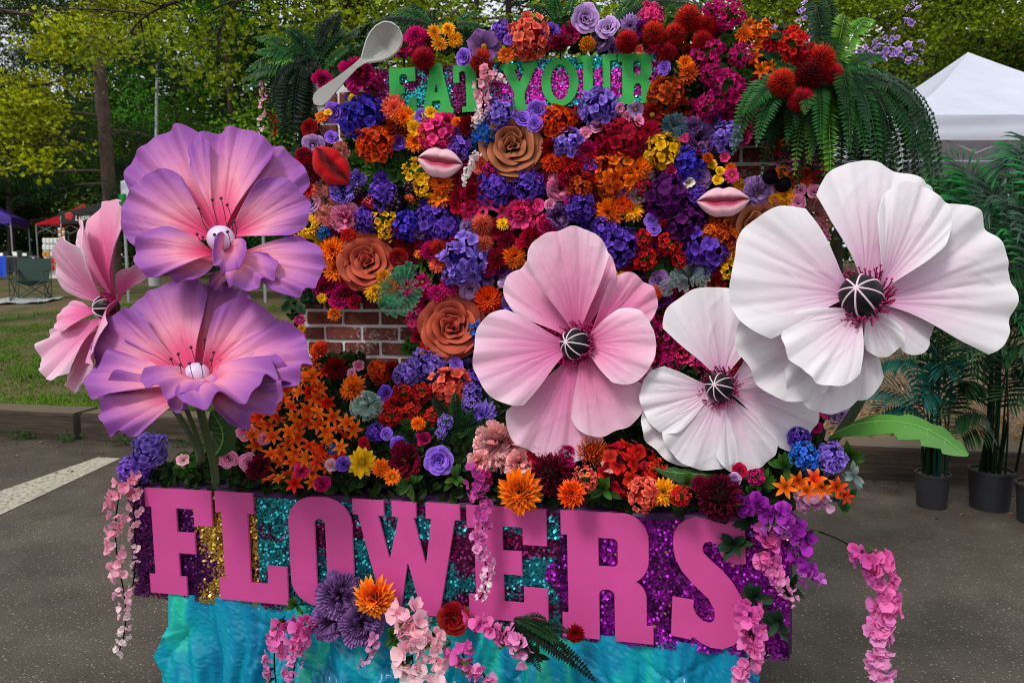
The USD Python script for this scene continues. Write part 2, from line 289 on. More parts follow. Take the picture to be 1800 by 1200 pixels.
# ================================================================ the backdrop wall
WP0 = np.array([-0.817, 2.95, 0.0]); WN = unit([0.128, 1.0, 0]) * -1                # faces the camera
WR = unit([1.0, -0.128, 0])
def wall_pt(px, py, off=0.0): return hit(px, py, WP0 + WN * off, WN)
mat_mortar = plain('whitewashed_mortar', (0.88, 0.87, 0.85), rough=.9, var=.12, scale=20, bump=.5, bscale=120)
mat_brick = usdkit.material(stage, '/World/Looks/brick', {
    'tc': ('texture_coordinate', {}), 'oi': ('object_info', {}), 'ad': ('vector_math', {'math_type': 'add'}), 'n': ('noise_texture', {'scale': 70.0, 'detail': 7.0, 'roughness': 0.75}), 'n2': ('noise_texture', {'scale': 9.0, 'detail': 3.0}), 'q': ('math', {'math_type': 'multiply_add', 'value2': 0.45, 'value3': 0.28}),
    's': ('math', {'math_type': 'add'}), 'r': ('rgb_ramp', {'ramp': [(0.50, (0.15, 0.034, 0.026)), (.545, (0.17, 0.05, 0.04)), (0.572, (0.40, 0.28, 0.25)), (0.625, (0.66, 0.60, 0.58))]}), 'hf': ('math', {'math_type': 'multiply', 'value2': 0.5}),
    'hv': ('map_range', {'to_min': 0.8, 'to_max': 1.25}), 'h': ('hsv', {}), 'b': ('bump', {'strength': 0.7, 'distance': 0.004}), 'p': ('principled_bsdf', {'roughness': 0.88})},
    [('tc.object', 'ad.vector1'), ('oi.location', 'ad.vector2'), ('ad.vector', 'n.vector'), ('ad.vector', 'n2.vector'), ('n.fac', 's.value1'), ('n2.fac', 'q.value1'), ('q.value', 's.value2'), ('s.value', 'hf.value1'), ('hf.value', 'r.fac'), ('r.color', 'h.color'), ('oi.random', 'hv.value'), ('hv.result', 'h.value'), ('h.color', 'p.base_color'), ('n.fac', 'b.height'), ('b.normal', 'p.normal')], surface='p.BSDF')
wall_M = np.eye(4); wall_M[:3, 0] = WR; wall_M[:3, 1] = -WN; wall_M[:3, 2] = [0, 0, 1]; wall_M[:3, 3] = WP0      # local x along, y into the wall, z up
wall_I = np.linalg.inv(wall_M)
def wl(px, py):                                                        # wall-local (x, z) of a pixel
    p = wall_I @ np.append(wall_pt(px, py), 1); return p[0], p[2]
WX0, WX1, WZ1 = wl(528, 560)[0], wl(1386, 300)[0], 2.21
wall = thing('brick_wall', 'free-standing red brick panel with whitewashed joints behind all the flowers', 'brick wall', wall_M)
part(wall, 'panel', bevel_box(WX1 - WX0, .10, WZ1, .004, ((WX0 + WX1) / 2, .062, WZ1 / 2)), mat_mortar, smooth=False)
BH, BWD = 0.0605, 0.152
patches = [(528, 535, 742, 652), (540, 128, 672, 262), (1255, 225, 1440, 345)]
rb = random.Random(8); zrow = wl(560, 572)[1]
xoff = wl(570, 584)[0]
for (x0, y0, x1, y1) in patches:
    lx0, lz1 = wl(x0, y0); lx1, lz0 = wl(x1, y1)
    for r in range(int(math.floor((lz0 - zrow) / BH)), int(math.ceil((lz1 - zrow) / BH))):
        zz = zrow + (r + .5) * BH
        for c in range(int(math.floor((lx0 - xoff) / BWD)) - 1, int(math.ceil((lx1 - xoff) / BWD)) + 1):
            a = xoff + (c + (.5 if r % 2 == 0 else 0)) * BWD; b = a + BWD
            a, b = max(a, WX0), min(b, WX1)
            if b - a < .03 or b < lx0 or a > lx1 or zz + BH / 2 > WZ1: continue
            w, h = b - a - .0125, BH - .0125
            br = bevel_box(w, .012, h, .0028)
            br = br.subdivide(); br.vertices += (meshkit.noise(br.vertices * 60 + [r * 3.1, c * 7.7, 0], 3)[:, None] - .5) * .0022
            br.apply_translation(((a + b) / 2, .0088 + rb.uniform(-.001, .001), zz + rb.uniform(-.0012, .0012)))
            part(wall, 'brick', br, mat_brick, smooth=False)

# ================================================================ the sign box below
BL, BR_ = at(238, 1045, 2.52), at(1393, 1158, 1.97)
TL = at(238, 845, 2.52)
fx = unit(BR_ - BL); fn = unit(np.cross(fx, TL - BL)); fz = unit(np.cross(fn, fx))
if fn[1] > 0: fn = -fn
FW, FH = float(np.linalg.norm(BR_ - BL)), 0.392
face_M = np.eye(4); face_M[:3, 0] = fx; face_M[:3, 1] = fz; face_M[:3, 2] = fn; face_M[:3, 3] = BL       # local x along, y up, z towards the camera
face_I = np.linalg.inv(face_M)
def fl(px, py, off=0.0):
    p = face_I @ np.append(hit(px, py, BL + fn * off, fn), 1); return p[0], p[1]
BOXD = 0.36
mat_boxwood = plain('box_cloth_purple', (0.045, 0.008, 0.06), rough=.55, var=.3, scale=30, bump=.3)
SEQ = {'gold': (0.90, 0.58, 0.08), 'plum': (0.17, 0.018, 0.21), 'teal': (0.03, 0.52, 0.58), 'wine': (0.24, 0.018, 0.13), 'violet': (0.62, 0.03, 0.72), 'hot': (0.85, 0.03, 0.55)}
SQN = list(SEQ)
def sequin_mat():
    st = []
    for i, k in enumerate(SQN): st += [(i / 6 + .001, SEQ[k]), ((i + 1) / 6 - .001, SEQ[k])]
    return usdkit.material(stage, '/World/Looks/sequins', {'uv': ('uvmap', {'attribute': 'st'}), 's': ('separate_xyz', {}), 'r': ('rgb_ramp', {'ramp': st, 'interpolate': False}), 'mr': ('map_range', {'to_min': 0.16, 'to_max': 0.34}),
        'p': ('principled_bsdf', {'metallic': 0.92, 'coat_weight': 0.3})}, [('uv.UV', 's.vector'), ('s.x', 'r.fac'), ('r.color', 'p.base_color'), ('s.y', 'mr.value'), ('mr.result', 'p.roughness')], surface='p.BSDF')
mat_seq = sequin_mat()
def sequins(w, h, pitch, pick, seed, fold=lambda x, y: (0 * x, 0 * x)):
    rg = np.random.default_rng(seed); nx, ny = int(w / pitch), int(h / (pitch * .86))
    X, Y = np.meshgrid(np.arange(nx), np.arange(ny)); X = (X + .5 * (Y % 2)) * pitch; Y = Y * pitch * .86
    X, Y = X.ravel() + rg.normal(0, pitch * .13, X.size), Y.ravel() + rg.normal(0, pitch * .13, X.size); n = X.size
    an = np.arange(6) * np.pi / 3; R = pitch * .60
    zf, tf = fold(X, Y)
    tx, ty = rg.normal(0, .26, n) + tf, rg.normal(-.16, .26, n)
    ex = np.stack([np.ones(n), 0 * X, -tx], 1); ey = np.stack([0 * X, np.ones(n), -ty], 1)
    C = np.stack([X, Y, zf + rg.uniform(.001, .0035, n)], 1)
    V = C[:, None] + R * (np.cos(an)[None, :, None] * ex[:, None] + np.sin(an)[None, :, None] * ey[:, None])
    F = (np.array([[0, 1, 2], [0, 2, 3], [0, 3, 4], [0, 4, 5]])[None] + 6 * np.arange(n)[:, None, None]).reshape(-1, 3)
    c = pick(X, Y, rg); uv = np.stack([np.repeat((c + .5) / 6, 6), np.repeat(rg.random(n), 6)], 1)
    return V.reshape(-1, 3), F, uv
def fbm2(X, Y, s, seed): return meshkit.fbm(np.stack([X * s, Y * s, 0 * X + seed * 3.7], -1), 4, seed)
def pick_main(X, Y, rg):
    n = X.size; u = X / FW; c = np.full(n, SQN.index('plum'))
    g = fbm2(X * 1.0, Y * .8, 9, 1) + .24 * np.exp(-((u - .20) / .055) ** 2) - .10 * (u < .12)
    c[(u < .235) & (g + rg.normal(0, .05, n) > .55)] = SQN.index('gold')
    tz = (u > .232) & (u < .70); t = fbm2(X * .5, Y * 1.7, 11, 2) + .12 * np.exp(-((u - .47) / .05) ** 2) + .10 * (u < .33) - .05 * ((u > .55) & (u < .66))
    on = t + rg.normal(0, .045, n) > .475
    c[tz & on] = SQN.index('teal'); c[tz & ~on] = SQN.index('wine')
    vz = u > .70 + .02 * np.sin(Y * 25); v = fbm2(X * 1.7 + Y * .5, Y * .6, 14, 4) + rg.normal(0, .07, n)
    c[vz & (v > .40)] = SQN.index('violet'); c[vz & (v <= .40)] = SQN.index('plum'); c[vz & (rg.random(n) < .012)] = SQN.index('gold')
    c[tz & ~on & (rg.random(n) < .03)] = SQN.index('hot')
    return c
def fold_main(X, Y):
    k = np.clip((X / FW - .69) / .06, 0, 1)
    ph = X * 62 + Y * 22 + 2.2 * np.sin(Y * 9); return k * .0032 * (1 + np.sin(ph)), k * .42 * np.cos(ph) + .10 * np.cos(X * 33 + Y * 11)
box = thing('sign_box', 'long planter box covered in sequin cloth carrying the pink letters', 'sign box', face_M)
part(box, 'box_body', bevel_box(FW, FH, BOXD, .01, (FW / 2, FH / 2, -BOXD / 2 - .004)), mat_boxwood, smooth=False)
v, f, uv = sequins(FW - .004, FH - .004, .0074, pick_main, 3, fold_main)
ww = .008 * np.sin(v[:, 0] * 6) * (v[:, 1] < .03)
part(box, 'sequin_cloth', (v, f), mat_seq, smooth=False, uv=uv, kind='stuff')

# slab-serif letters
def arcpts(cx_, cy_, rx, ry, a0, a1, n=14):
    t = np.radians(np.linspace(a0, a1, n)); return [(cx_ + rx * math.cos(x), cy_ + ry * math.sin(x)) for x in t]
def rrect(x0, y0, x1, y1, r): return sbox(x0 + r, y0 + r, x1 - r, y1 - r).buffer(r, quad_segs=12) if r > 0 else sbox(x0, y0, x1, y1)
LT = {}
LT['F'] = Polygon([(0, 100), (55, 100), (55, 67), (40, 67), (40, 82), (26, 82), (26, 60), (40, 60), (40, 40), (26, 40), (26, 18), (31, 18), (31, 0), (0, 0), (0, 18), (5, 18), (5, 82), (0, 82)])
LT['L'] = Polygon([(0, 100), (32, 100), (32, 81), (27, 81), (27, 18), (41, 18), (41, 35), (57, 35), (57, 0), (0, 0), (0, 20), (5, 20), (5, 81), (0, 81)])
LT['O'] = rrect(0, 0, 56, 100, 24).difference(rrect(23.5, 18, 32.5, 80, 4.4))
LT['W'] = Polygon([(0, 100), (25, 100), (25, 86), (20.5, 86), (28, 48), (36, 86), (31, 86), (31, 100), (50, 100), (50, 86), (48, 86), (56, 45), (61, 86), (57, 86), (57, 100), (83, 100), (83, 86), (79, 86), (65, 0), (52, 0), (42, 46), (35, 0), (22, 0), (4, 86), (0, 86)])
LT['E'] = Polygon([(0, 100), (64, 100), (64, 68), (45, 68), (45, 83), (29, 83), (29, 62), (44, 62), (44, 41), (29, 41), (29, 17), (45, 17), (45, 31), (64, 31), (64, 0), (0, 0), (0, 21), (6, 21), (6, 80), (0, 80)])
_R = unary_union([sbox(0, 81, 40, 100), sbox(5, 0, 30, 100), sbox(0, 0, 35, 19), rrect(5, 45, 69, 100, 20), sbox(5, 45, 40, 100), rrect(30, -30, 67, 49, 14), sbox(20, 30, 45, 49)])
LT['R'] = _R.difference(unary_union([rrect(30, 58, 45, 80, 4), sbox(30, 58, 40, 80), rrect(30, -30, 42, 40, 5), sbox(35, -40, 42, 19), sbox(-5, -60, 80, 0)])).union(sbox(46, 0, 72, 14)).buffer(0)
sp = spline([(50, 70), (47, 82), (34, 87), (20, 81), (15, 69), (22, 57), (36, 46), (48, 34), (50, 22), (42, 13), (28, 13), (19, 22), (17, 31)], 80)
LT['S'] = unary_union([LineString(sp).buffer(12.8, quad_segs=12), sbox(50, 62, 63, 99), sbox(2, 2, 16, 38)]).difference(unary_union([rrect(27.5, 58, 44, 75, 7), rrect(22, 24, 37, 43, 7)]))
_s = [(145, 480), (150, 425), (172, 378), (212, 347), (265, 331), (320, 338), (370, 352), (420, 362), (440, 345), (515, 345), (522, 562), (470, 568), (420, 552), (392, 520), (386, 490), (370, 466), (340, 455), (312, 463), (299, 490), (306, 520), (350, 562), (402, 606), (452, 662), (500, 740), (521, 815), (520, 880), (500, 950), (460, 1000), (400, 1027), (340, 1024), (290, 1003), (245, 972), (238, 990), (130, 978), (140, 765), (255, 776), (250, 812), (265, 852), (300, 885), (340, 893), (362, 870), (360, 820), (330, 762), (250, 690), (190, 622), (155, 550)]
LT['S'] = affinity.scale(Polygon([((x - 130) / 6.2, (1030 - y) / 7.0) for x, y in _s]).buffer(1.2, quad_segs=6).buffer(-2.0, quad_segs=6).buffer(.8, quad_segs=6), 1, 1)
mat_pinkboard = plain('pink_board', (0.56, 0.062, 0.27), rough=.42, var=.10, scale=6, spec=.45, bump=.06, bscale=30)
mat_edge = plain('pink_board_edge', (0.62, 0.25, 0.42), rough=.5, var=.05)
def letter(ch, poly, x0, x1, y0, y1, M, base, mat, depth, label, standoff=.011):
    bx_ = poly.bounds; P = affinity.translate(poly, -bx_[0], -bx_[1]); P = affinity.scale(P, (x1 - x0) / (bx_[2] - bx_[0]), (y1 - y0) / (bx_[3] - bx_[1]), origin=(0, 0)); P = affinity.translate(P, x0, y0).buffer(.0012).buffer(-.0012)
    t = thing(f'letter_{ch.lower()}', label, 'letter', M, base)
    part(t, 'board', extr(P, depth - .0015, trimesh.transformations.translation_matrix((0, 0, standoff))), mat, smooth=False)
    part(t, 'face', extr(P.buffer(-.0012), .0015, trimesh.transformations.translation_matrix((0, 0, standoff + depth - .0013))), mat, smooth=False)
    c = P.representative_point()
    part(t, 'spacer', trimesh.creation.cylinder(.008, standoff, sections=10, transform=trimesh.transformations.translation_matrix((c.x, c.y, standoff / 2))), mat, smooth=30)
for ch, pxs in (('F', ((247, 846), (365, 850), (257, 1043))), ('L', ((371, 850), (500, 985), (383, 1055))), ('O', ((499, 850), (617, 960), (555, 1068))), ('W', ((614, 852), (805, 862), (700, 1080))), ('E', ((816, 866), (958, 880), (870, 1092))), ('R', ((983, 885), (1148, 1090), (1060, 1128))), ('S', ((1177, 897), (1312, 1000), (1240, 1142)))):
    x0, x1 = fl(*pxs[0], .03)[0], fl(*pxs[1], .03)[0]; yt = fl(*pxs[0], .03)[1]; yb = fl(*pxs[2], .03)[1]
    letter(ch, LT[ch], x0, x1, max(yb, .004), min(yt, FH + .004), face_M, 'big pink letters on the sign box', mat_pinkboard, .0065, f'big pink slab-serif letter {ch} on the sequin sign box')

# the panel and green letters on top
TP0 = WP0 + WN * .09
top_M = np.eye(4); _tr = math.radians(1.6); tz = unit(np.array([0, 0, 1.0]) * math.cos(_tr) - WR * math.sin(_tr)); tx = unit(WR * math.cos(_tr) + np.array([0, 0, 1.0]) * math.sin(_tr))
top_M[:3, 0] = tx; top_M[:3, 1] = tz; top_M[:3, 2] = WN; top_M[:3, 3] = hit(668, 205, TP0, WN); top_I = np.linalg.inv(top_M)
def tl(px, py, off=0.0):
    p = top_I @ np.append(hit(px, py, TP0 + WN * off, WN), 1); return p[0], p[1]
TW, TH = tl(1160, 180)[0], tl(1160, 90)[1]
def pick_top(X, Y, rg):
    n = X.size; u = X / TW; y = Y / TH; t = fbm2(X, Y, 16, 7) + rg.normal(0, .05, n); c = np.full(n, SQN.index('wine'))
    c[(u < .45) & (t > .52)] = SQN.index('teal'); r = u >= .45; d = np.abs(y - .45) + .30 * (t - .5)
    c[r] = SQN.index('teal'); c[r & (d < .33) & (rg.random(n) < .86)] = SQN.index('hot'); c[rg.random(n) < .05] = SQN.index('plum')
    return c
tp = thing('sequin_panel', 'narrow sequin covered board behind the green letters at the top of the wall', 'sign board', top_M)
part(tp, 'board', bevel_box(TW, TH, .07, .005, (TW / 2, TH / 2, -.037)), mat_boxwood, smooth=False)
v, f, uv = sequins(TW, TH, .0058, pick_top, 9); part(tp, 'sequin_cloth', (v, f), mat_seq, smooth=False, uv=uv, kind='stuff')
GT = {}
def cut(base, holes): return base.difference(unary_union(holes)).buffer(1.2).buffer(-1.2).buffer(-.8).buffer(.8)
GT['E'] = cut(sbox(0, 0, 60, 100), [rrect(24, 60, 41, 85, 8), sbox(38, 60, 62, 68) .union(rrect(38, 40, 80, 66, 10)), rrect(24, 15, 44, 42, 8), rrect(34, 34, 80, 66, 10)])
GT['A'] = cut(Polygon([(25, 100), (50, 100), (70, 14), (76, 8), (76, 0), (40, 0), (40, 10), (46, 16), (45, 26), (27, 26), (25, 16), (32, 10), (32, 0), (0, 0), (0, 8), (7, 14)]), [Polygon([(37, 62), (33, 44), (42, 44)])])
GT['T'] = cut(unary_union([sbox(0, 84, 80, 100), sbox(28, 0, 52, 100), sbox(18, 0, 62, 12), rrect(0, 62, 14, 98, 3), rrect(66, 62, 80, 98, 3)]), [rrect(14, 40, 28, 86, 7), rrect(52, 40, 66, 86, 7)])
GT['Y'] = cut(Polygon([(0, 100), (38, 100), (38, 88), (32, 86), (43, 60), (54, 86), (48, 88), (48, 100), (84, 100), (84, 88), (78, 86), (54, 38), (54, 14), (64, 12), (64, 0), (20, 0), (20, 12), (30, 14), (30, 38), (6, 86), (0, 88)]), [])
GT['O'] = affinity.scale(Point(0, 0).buffer(1, quad_segs=24), 50, 50).difference(affinity.scale(Point(0, 0).buffer(1, quad_segs=24), 25, 36))
GT['U'] = cut(unary_union([rrect(12, 0, 70, 92, 26), sbox(12, 40, 70, 90), sbox(0, 86, 36, 100), sbox(50, 86, 84, 100)]), [rrect(33, 16, 54, 130, 9), sbox(36, 80, 50, 101)])
GT['R'] = cut(unary_union([sbox(0, 84, 40, 100), sbox(9, 0, 34, 100), sbox(0, 0, 40, 13), rrect(9, 44, 76, 100, 20), sbox(9, 44, 40, 100), rrect(30, -30, 74, 50, 16), sbox(52, 0, 80, 13)]), [rrect(34, 58, 50, 84, 7), rrect(35, 10, 51, 40, 8), sbox(40, -40, 50, 30), sbox(-5, -60, 90, 0)])
mat_green = plain('green_board', (0.022, 0.40, 0.06), rough=.5, var=.08, scale=9, bump=.05)
for ch, key, pxs in (('E', 'E', ((681, 119), (728, 125), (705, 197))), ('A', 'A', ((735, 113), (794, 120), (765, 199))), ('T', 'T', ((794, 113), (858, 118), (820, 196))), ('Y', 'Y', ((878, 111), (944, 112), (910, 194))), ('O', 'O', ((950, 102), (1016, 104), (983, 186))), ('U', 'U', ((1014, 97), (1084, 95), (1050, 180))), ('R', 'R', ((1086, 93), (1150, 93), (1110, 182)))):
    x0, x1 = tl(*pxs[0], .03)[0], tl(*pxs[1], .03)[0]
    letter(ch, GT[key], x0, x1, tl(*pxs[2], .03)[1], tl(*pxs[0], .03)[1], top_M, 'green letters on the top board', mat_green, .008, f'green slab-serif letter {ch} on the top sequin board', .008)

# turquoise cellophane skirt below the box
mat_skirt = usdkit.material(stage, '/World/Looks/turquoise_film', {
    'tc': ('texture_coordinate', {}), 'mp': ('mapping', {'scale': (1.0, 1.0, .28), 'rotation': (0, .5, 0)}), 'n': ('noise_texture', {'scale': 5.5, 'detail': 3.0, 'distortion': 1.2}), 'r': ('rgb_ramp', {'ramp': [(0.30, (0.002, 0.17, 0.38)), (0.45, (0.003, 0.32, 0.52)), (0.56, (0.004, 0.44, 0.56)), (0.65, (0.03, 0.66, 0.44)), (0.73, (0.004, 0.40, 0.64))]}),
    'bn': ('noise_texture', {'scale': 9.0, 'detail': 2.0, 'distortion': 1.2}), 'bu': ('bump', {'strength': 0.12, 'distance': 0.01}), 'p': ('principled_bsdf', {'metallic': 0.0, 'roughness': 0.22, 'specular_ior_level': 0.55, 'coat_weight': 0.25, 'coat_roughness': 0.12, 'thin_film_thickness': 330.0, 'thin_film_ior': 1.5}),
    't': ('translucent_bsdf', {}), 'm': ('mix_closure', {'fac': 0.30})},
    [('tc.object', 'mp.vector'), ('mp.vector', 'n.vector'), ('n.fac', 'r.fac'), ('r.color', 'p.base_color'), ('r.color', 't.color'), ('mp.vector', 'bn.vector'), ('bn.fac', 'bu.height'), ('bu.normal', 'p.normal'), ('p.BSDF', 'm.closure1'), ('t.BSDF', 'm.closure2')], surface='m.closure')
nu, nv = 300, 64
U, Vv = np.meshgrid(np.linspace(0, 1, nu + 1), np.linspace(0, 1, nv + 1), indexing='ij')
xl = fl(300, 1052)[0] + (fl(1335, 1150)[0] - fl(300, 1052)[0]) * U
base = BL + fx * xl[..., None]; top = base + fz * .02 - fn * .05
hgt = top[..., 2] * (1 - Vv)
rk = np.random.default_rng(15); tri = lambda x: np.arcsin(.985 * np.sin(2 * np.pi * x)) * 2 / np.pi
nz = lambda a, b, sd: meshkit.fbm(np.stack([U * a, Vv * b, 0 * U + sd], -1), 3, sd) - .5
wu = U + .045 * nz(5, 1.3, 4) + .012 * np.sin(Vv * 4 + U * 20)
out = (.028 * tri(wu * 9.3) + .016 * tri(wu * 17.7 + .2) + .007 * tri(wu * 41)) * (.35 + .9 * Vv) + .05 * nz(4, 2.2, 7) * Vv + .03 * Vv
for _ in range(46):                                                     # creases that run slantwise from the gathered top
    u0, sl, v0, v1 = rk.uniform(0, 1), rk.normal(0, .16), rk.uniform(0, .5), rk.uniform(.4, 1.0); dd = U - u0 - sl * (Vv - v0) - .02 * np.sin(Vv * 5 + u0 * 30)
    out += rk.choice([-1, 1]) * rk.uniform(.008, .022) * np.exp(-np.abs(dd) / rk.uniform(.006, .016)) * np.clip((Vv - v0) * 7, 0, 1) * np.clip((v0 + v1 - Vv) * 6, 0, 1)
flare = (-.05 * np.exp(-(U / .08) ** 2)) * np.clip((Vv - .30) * 3.2, 0, 1)
P = np.stack([base[..., 0] + fn[0] * out + flare * fx[0], base[..., 1] + fn[1] * out + flare * fx[1], hgt + .003], -1) + np.stack([rk.normal(0, .0012, U.shape), rk.normal(0, .0012, U.shape), 0 * U], -1)
v, f, _ = thick(P, np.zeros((nu + 1, nv + 1, 2)), nu, nv, .0012)
solo('cellophane_skirt', (v, f), mat_skirt, 'crumpled shiny turquoise cellophane skirt hanging under the sign box', 'fabric skirt', smooth=50)
# ================================================================ the giant foam poppies
def giant_petal(C, T, phi, nh=(0, -1, .15), bow=.12, cup=.10, curl=0.0, ruf=.03, pleat=.012, seed=0, edge=0.0, side=.0, w0=.55, round_=.35, nu=36, nv=76, crease=.008, thickness=.0022, scal=.02):
    rg = np.random.default_rng(seed)
    C, T = np.asarray(C, float), np.asarray(T, float); a = T - C; L = np.linalg.norm(a); a /= L
    s_ = unit(np.cross(a, nh)); n = np.cross(s_, a)
    U, S = np.meshgrid(np.linspace(0.05, 1, nu + 1), np.linspace(-1, 1, nv + 1), indexing='ij')
    ph = np.radians(phi)
    rho = 1 - round_ * np.abs(S) ** 3.2 + scal * (np.sin(S * 7 + rg.uniform(0, 6)) * .6 + np.sin(S * 13 + rg.uniform(0, 6)) * .4) * (1 - .5 * np.abs(S))
    ang = S * ph * (w0 + (1 - w0) * np.sin(np.minimum(U * 1.25, 1) * np.pi / 2)) + side * U ** 2
    r = U * rho * L
    X, Y = r * np.cos(ang), r * np.sin(ang)
    k = L / max(np.cos(0), .1); X = X * 1.0
    m = int(rg.integers(4, 7)); p0 = rg.uniform(0, 6.28)
    Z = L * (bow * 4 * U * (1 - U) * .5 + cup * S ** 2 * U ** .8 + curl * U ** 3)
    Z += L * ruf * U ** 3.5 * (np.sin(m * S * 2 + p0) + .5 * np.sin(m * 3.3 * S + 2 * p0))
    pl = .42 * (np.sin(S * 13 + p0 + 2 * np.sin(S * 3 + p0)) * .5 + np.sin(S * 27 + 2 * p0 + U * 1.5) * .3) + 1.5 * (meshkit.fbm(np.stack([S * 9, U * 1.2, 0 * U + seed], -1), 2, seed) - .5)
    Z += L * .8 * pleat * U ** .7 * pl
    cr = meshkit.fbm(np.stack([X / L * 9, Y / L * 9, 0 * X + seed * 1.7], -1), 4, seed)
    Z += L * crease * .55 * (1 - 3.4 * np.abs(cr - .5)) * np.minimum(1, U * 2)
    for _ in range(9):
        s0, u0, sl = rg.uniform(-.85, .85), rg.uniform(.15, .7), rg.uniform(-.12, .12)
        Z += L * rg.choice([-1, 1]) * rg.uniform(.003, .009) * np.exp(-((S - s0 - sl * U) / .035) ** 2) * np.clip((U - u0) * 5, 0, 1) * np.clip((u0 + rg.uniform(.3, .6) - U) * 5, 0, 1)
    for _ in range(3):
        s0, u0 = rg.uniform(-.6, .6), rg.uniform(.35, .85); dd = (S - s0) * rg.uniform(.3, .9) + (U - u0) * rg.choice([-1, 1])
        Z += L * rg.uniform(.004, .010) * np.exp(-np.abs(dd) / .03) * np.exp(-(((S - s0) / .28) ** 2 + ((U - u0) / .16) ** 2))
    V = C + X[..., None] * a + Y[..., None] * s_ + Z[..., None] * n
    Ue = np.clip(U * (1 - .15 * (1 - np.abs(S))) + .05 * (meshkit.noise(np.stack([S * 4, U * 2, 0 * U + seed * 3.1], -1), 5) - .5), 0, 1)
    col = np.clip(np.maximum(Ue, edge * np.abs(S) ** 4 * np.minimum(1, U * 2.2)), 0, 1)
    uv = np.stack([col, np.full_like(col, rg.uniform(.25, .75))], -1)
    v, f, uv = thick(V, uv, nu, nv, thickness)
    return v, f, uv
PURP = [(0.0, (0.70, 0.02, 0.14)), (0.25, (0.80, 0.10, 0.24)), (0.48, (0.80, 0.30, 0.44)), (0.64, (0.60, 0.20, 0.44)), (0.84, (0.33, 0.10, 0.38)), (1.0, (0.28, 0.08, 0.36))]
PINK = [(0.0, (0.62, 0.05, 0.22)), (0.22, (0.74, 0.17, 0.39)), (0.5, (0.79, 0.31, 0.52)), (0.80, (0.83, 0.50, 0.65)), (1.0, (0.85, 0.66, 0.74))]
WHITE = [(0.0, (0.50, 0.03, 0.22)), (0.14, (0.70, 0.36, 0.56)), (0.38, (0.79, 0.60, 0.72)), (0.68, (0.81, 0.74, 0.79)), (1.0, (0.83, 0.82, 0.83))]
m_purp = petal_mat('foam_purple', PURP, rough=.45, trans=.16, var=.06, hue=.004, fine=9.0)
m_pink = petal_mat('foam_pink', PINK, rough=.45, trans=.26, var=.05, hue=.004, fine=9.0)
m_white = petal_mat('foam_white', WHITE, rough=.45, trans=.26, var=.03, hue=.002, fine=9.0)
m_dkpink = petal_mat('foam_deep_pink', [(0.0, (0.62, 0.04, 0.2)), (0.5, (0.72, 0.16, 0.36)), (1.0, (0.78, 0.42, 0.56))], rough=.45, trans=.18, var=.05, hue=.004, fine=9.0)
m_ballw = plain('lilac_ball', (0.66, 0.53, 0.72), rough=.4, var=.03)
m_ballk = plain('black_ball', (0.006, 0.006, 0.007), rough=.42, var=.1, spec=.22)
m_stripe = plain('pale_pink_cord', (0.78, 0.58, 0.66), rough=.6, var=.05)
m_stamenk = plain('dark_plum_wire', (0.035, 0.008, 0.025), rough=.45, var=.1)
m_stamenr = plain('crimson_filament', (0.30, 0.006, 0.085), rough=.5, var=.15)
m_stem = plain('foam_stem_green', (0.040, 0.062, 0.018), rough=.6, var=.25, scale=14, bump=.25, bscale=30)
m_leafbig = plain('foam_leaf_green', (0.07, 0.25, 0.028), rough=.5, var=.3, scale=6, trans=.25)
m_leafdk = plain('foam_leaf_dark', (0.030, 0.085, 0.018), rough=.55, var=.2, scale=6, trans=.2)
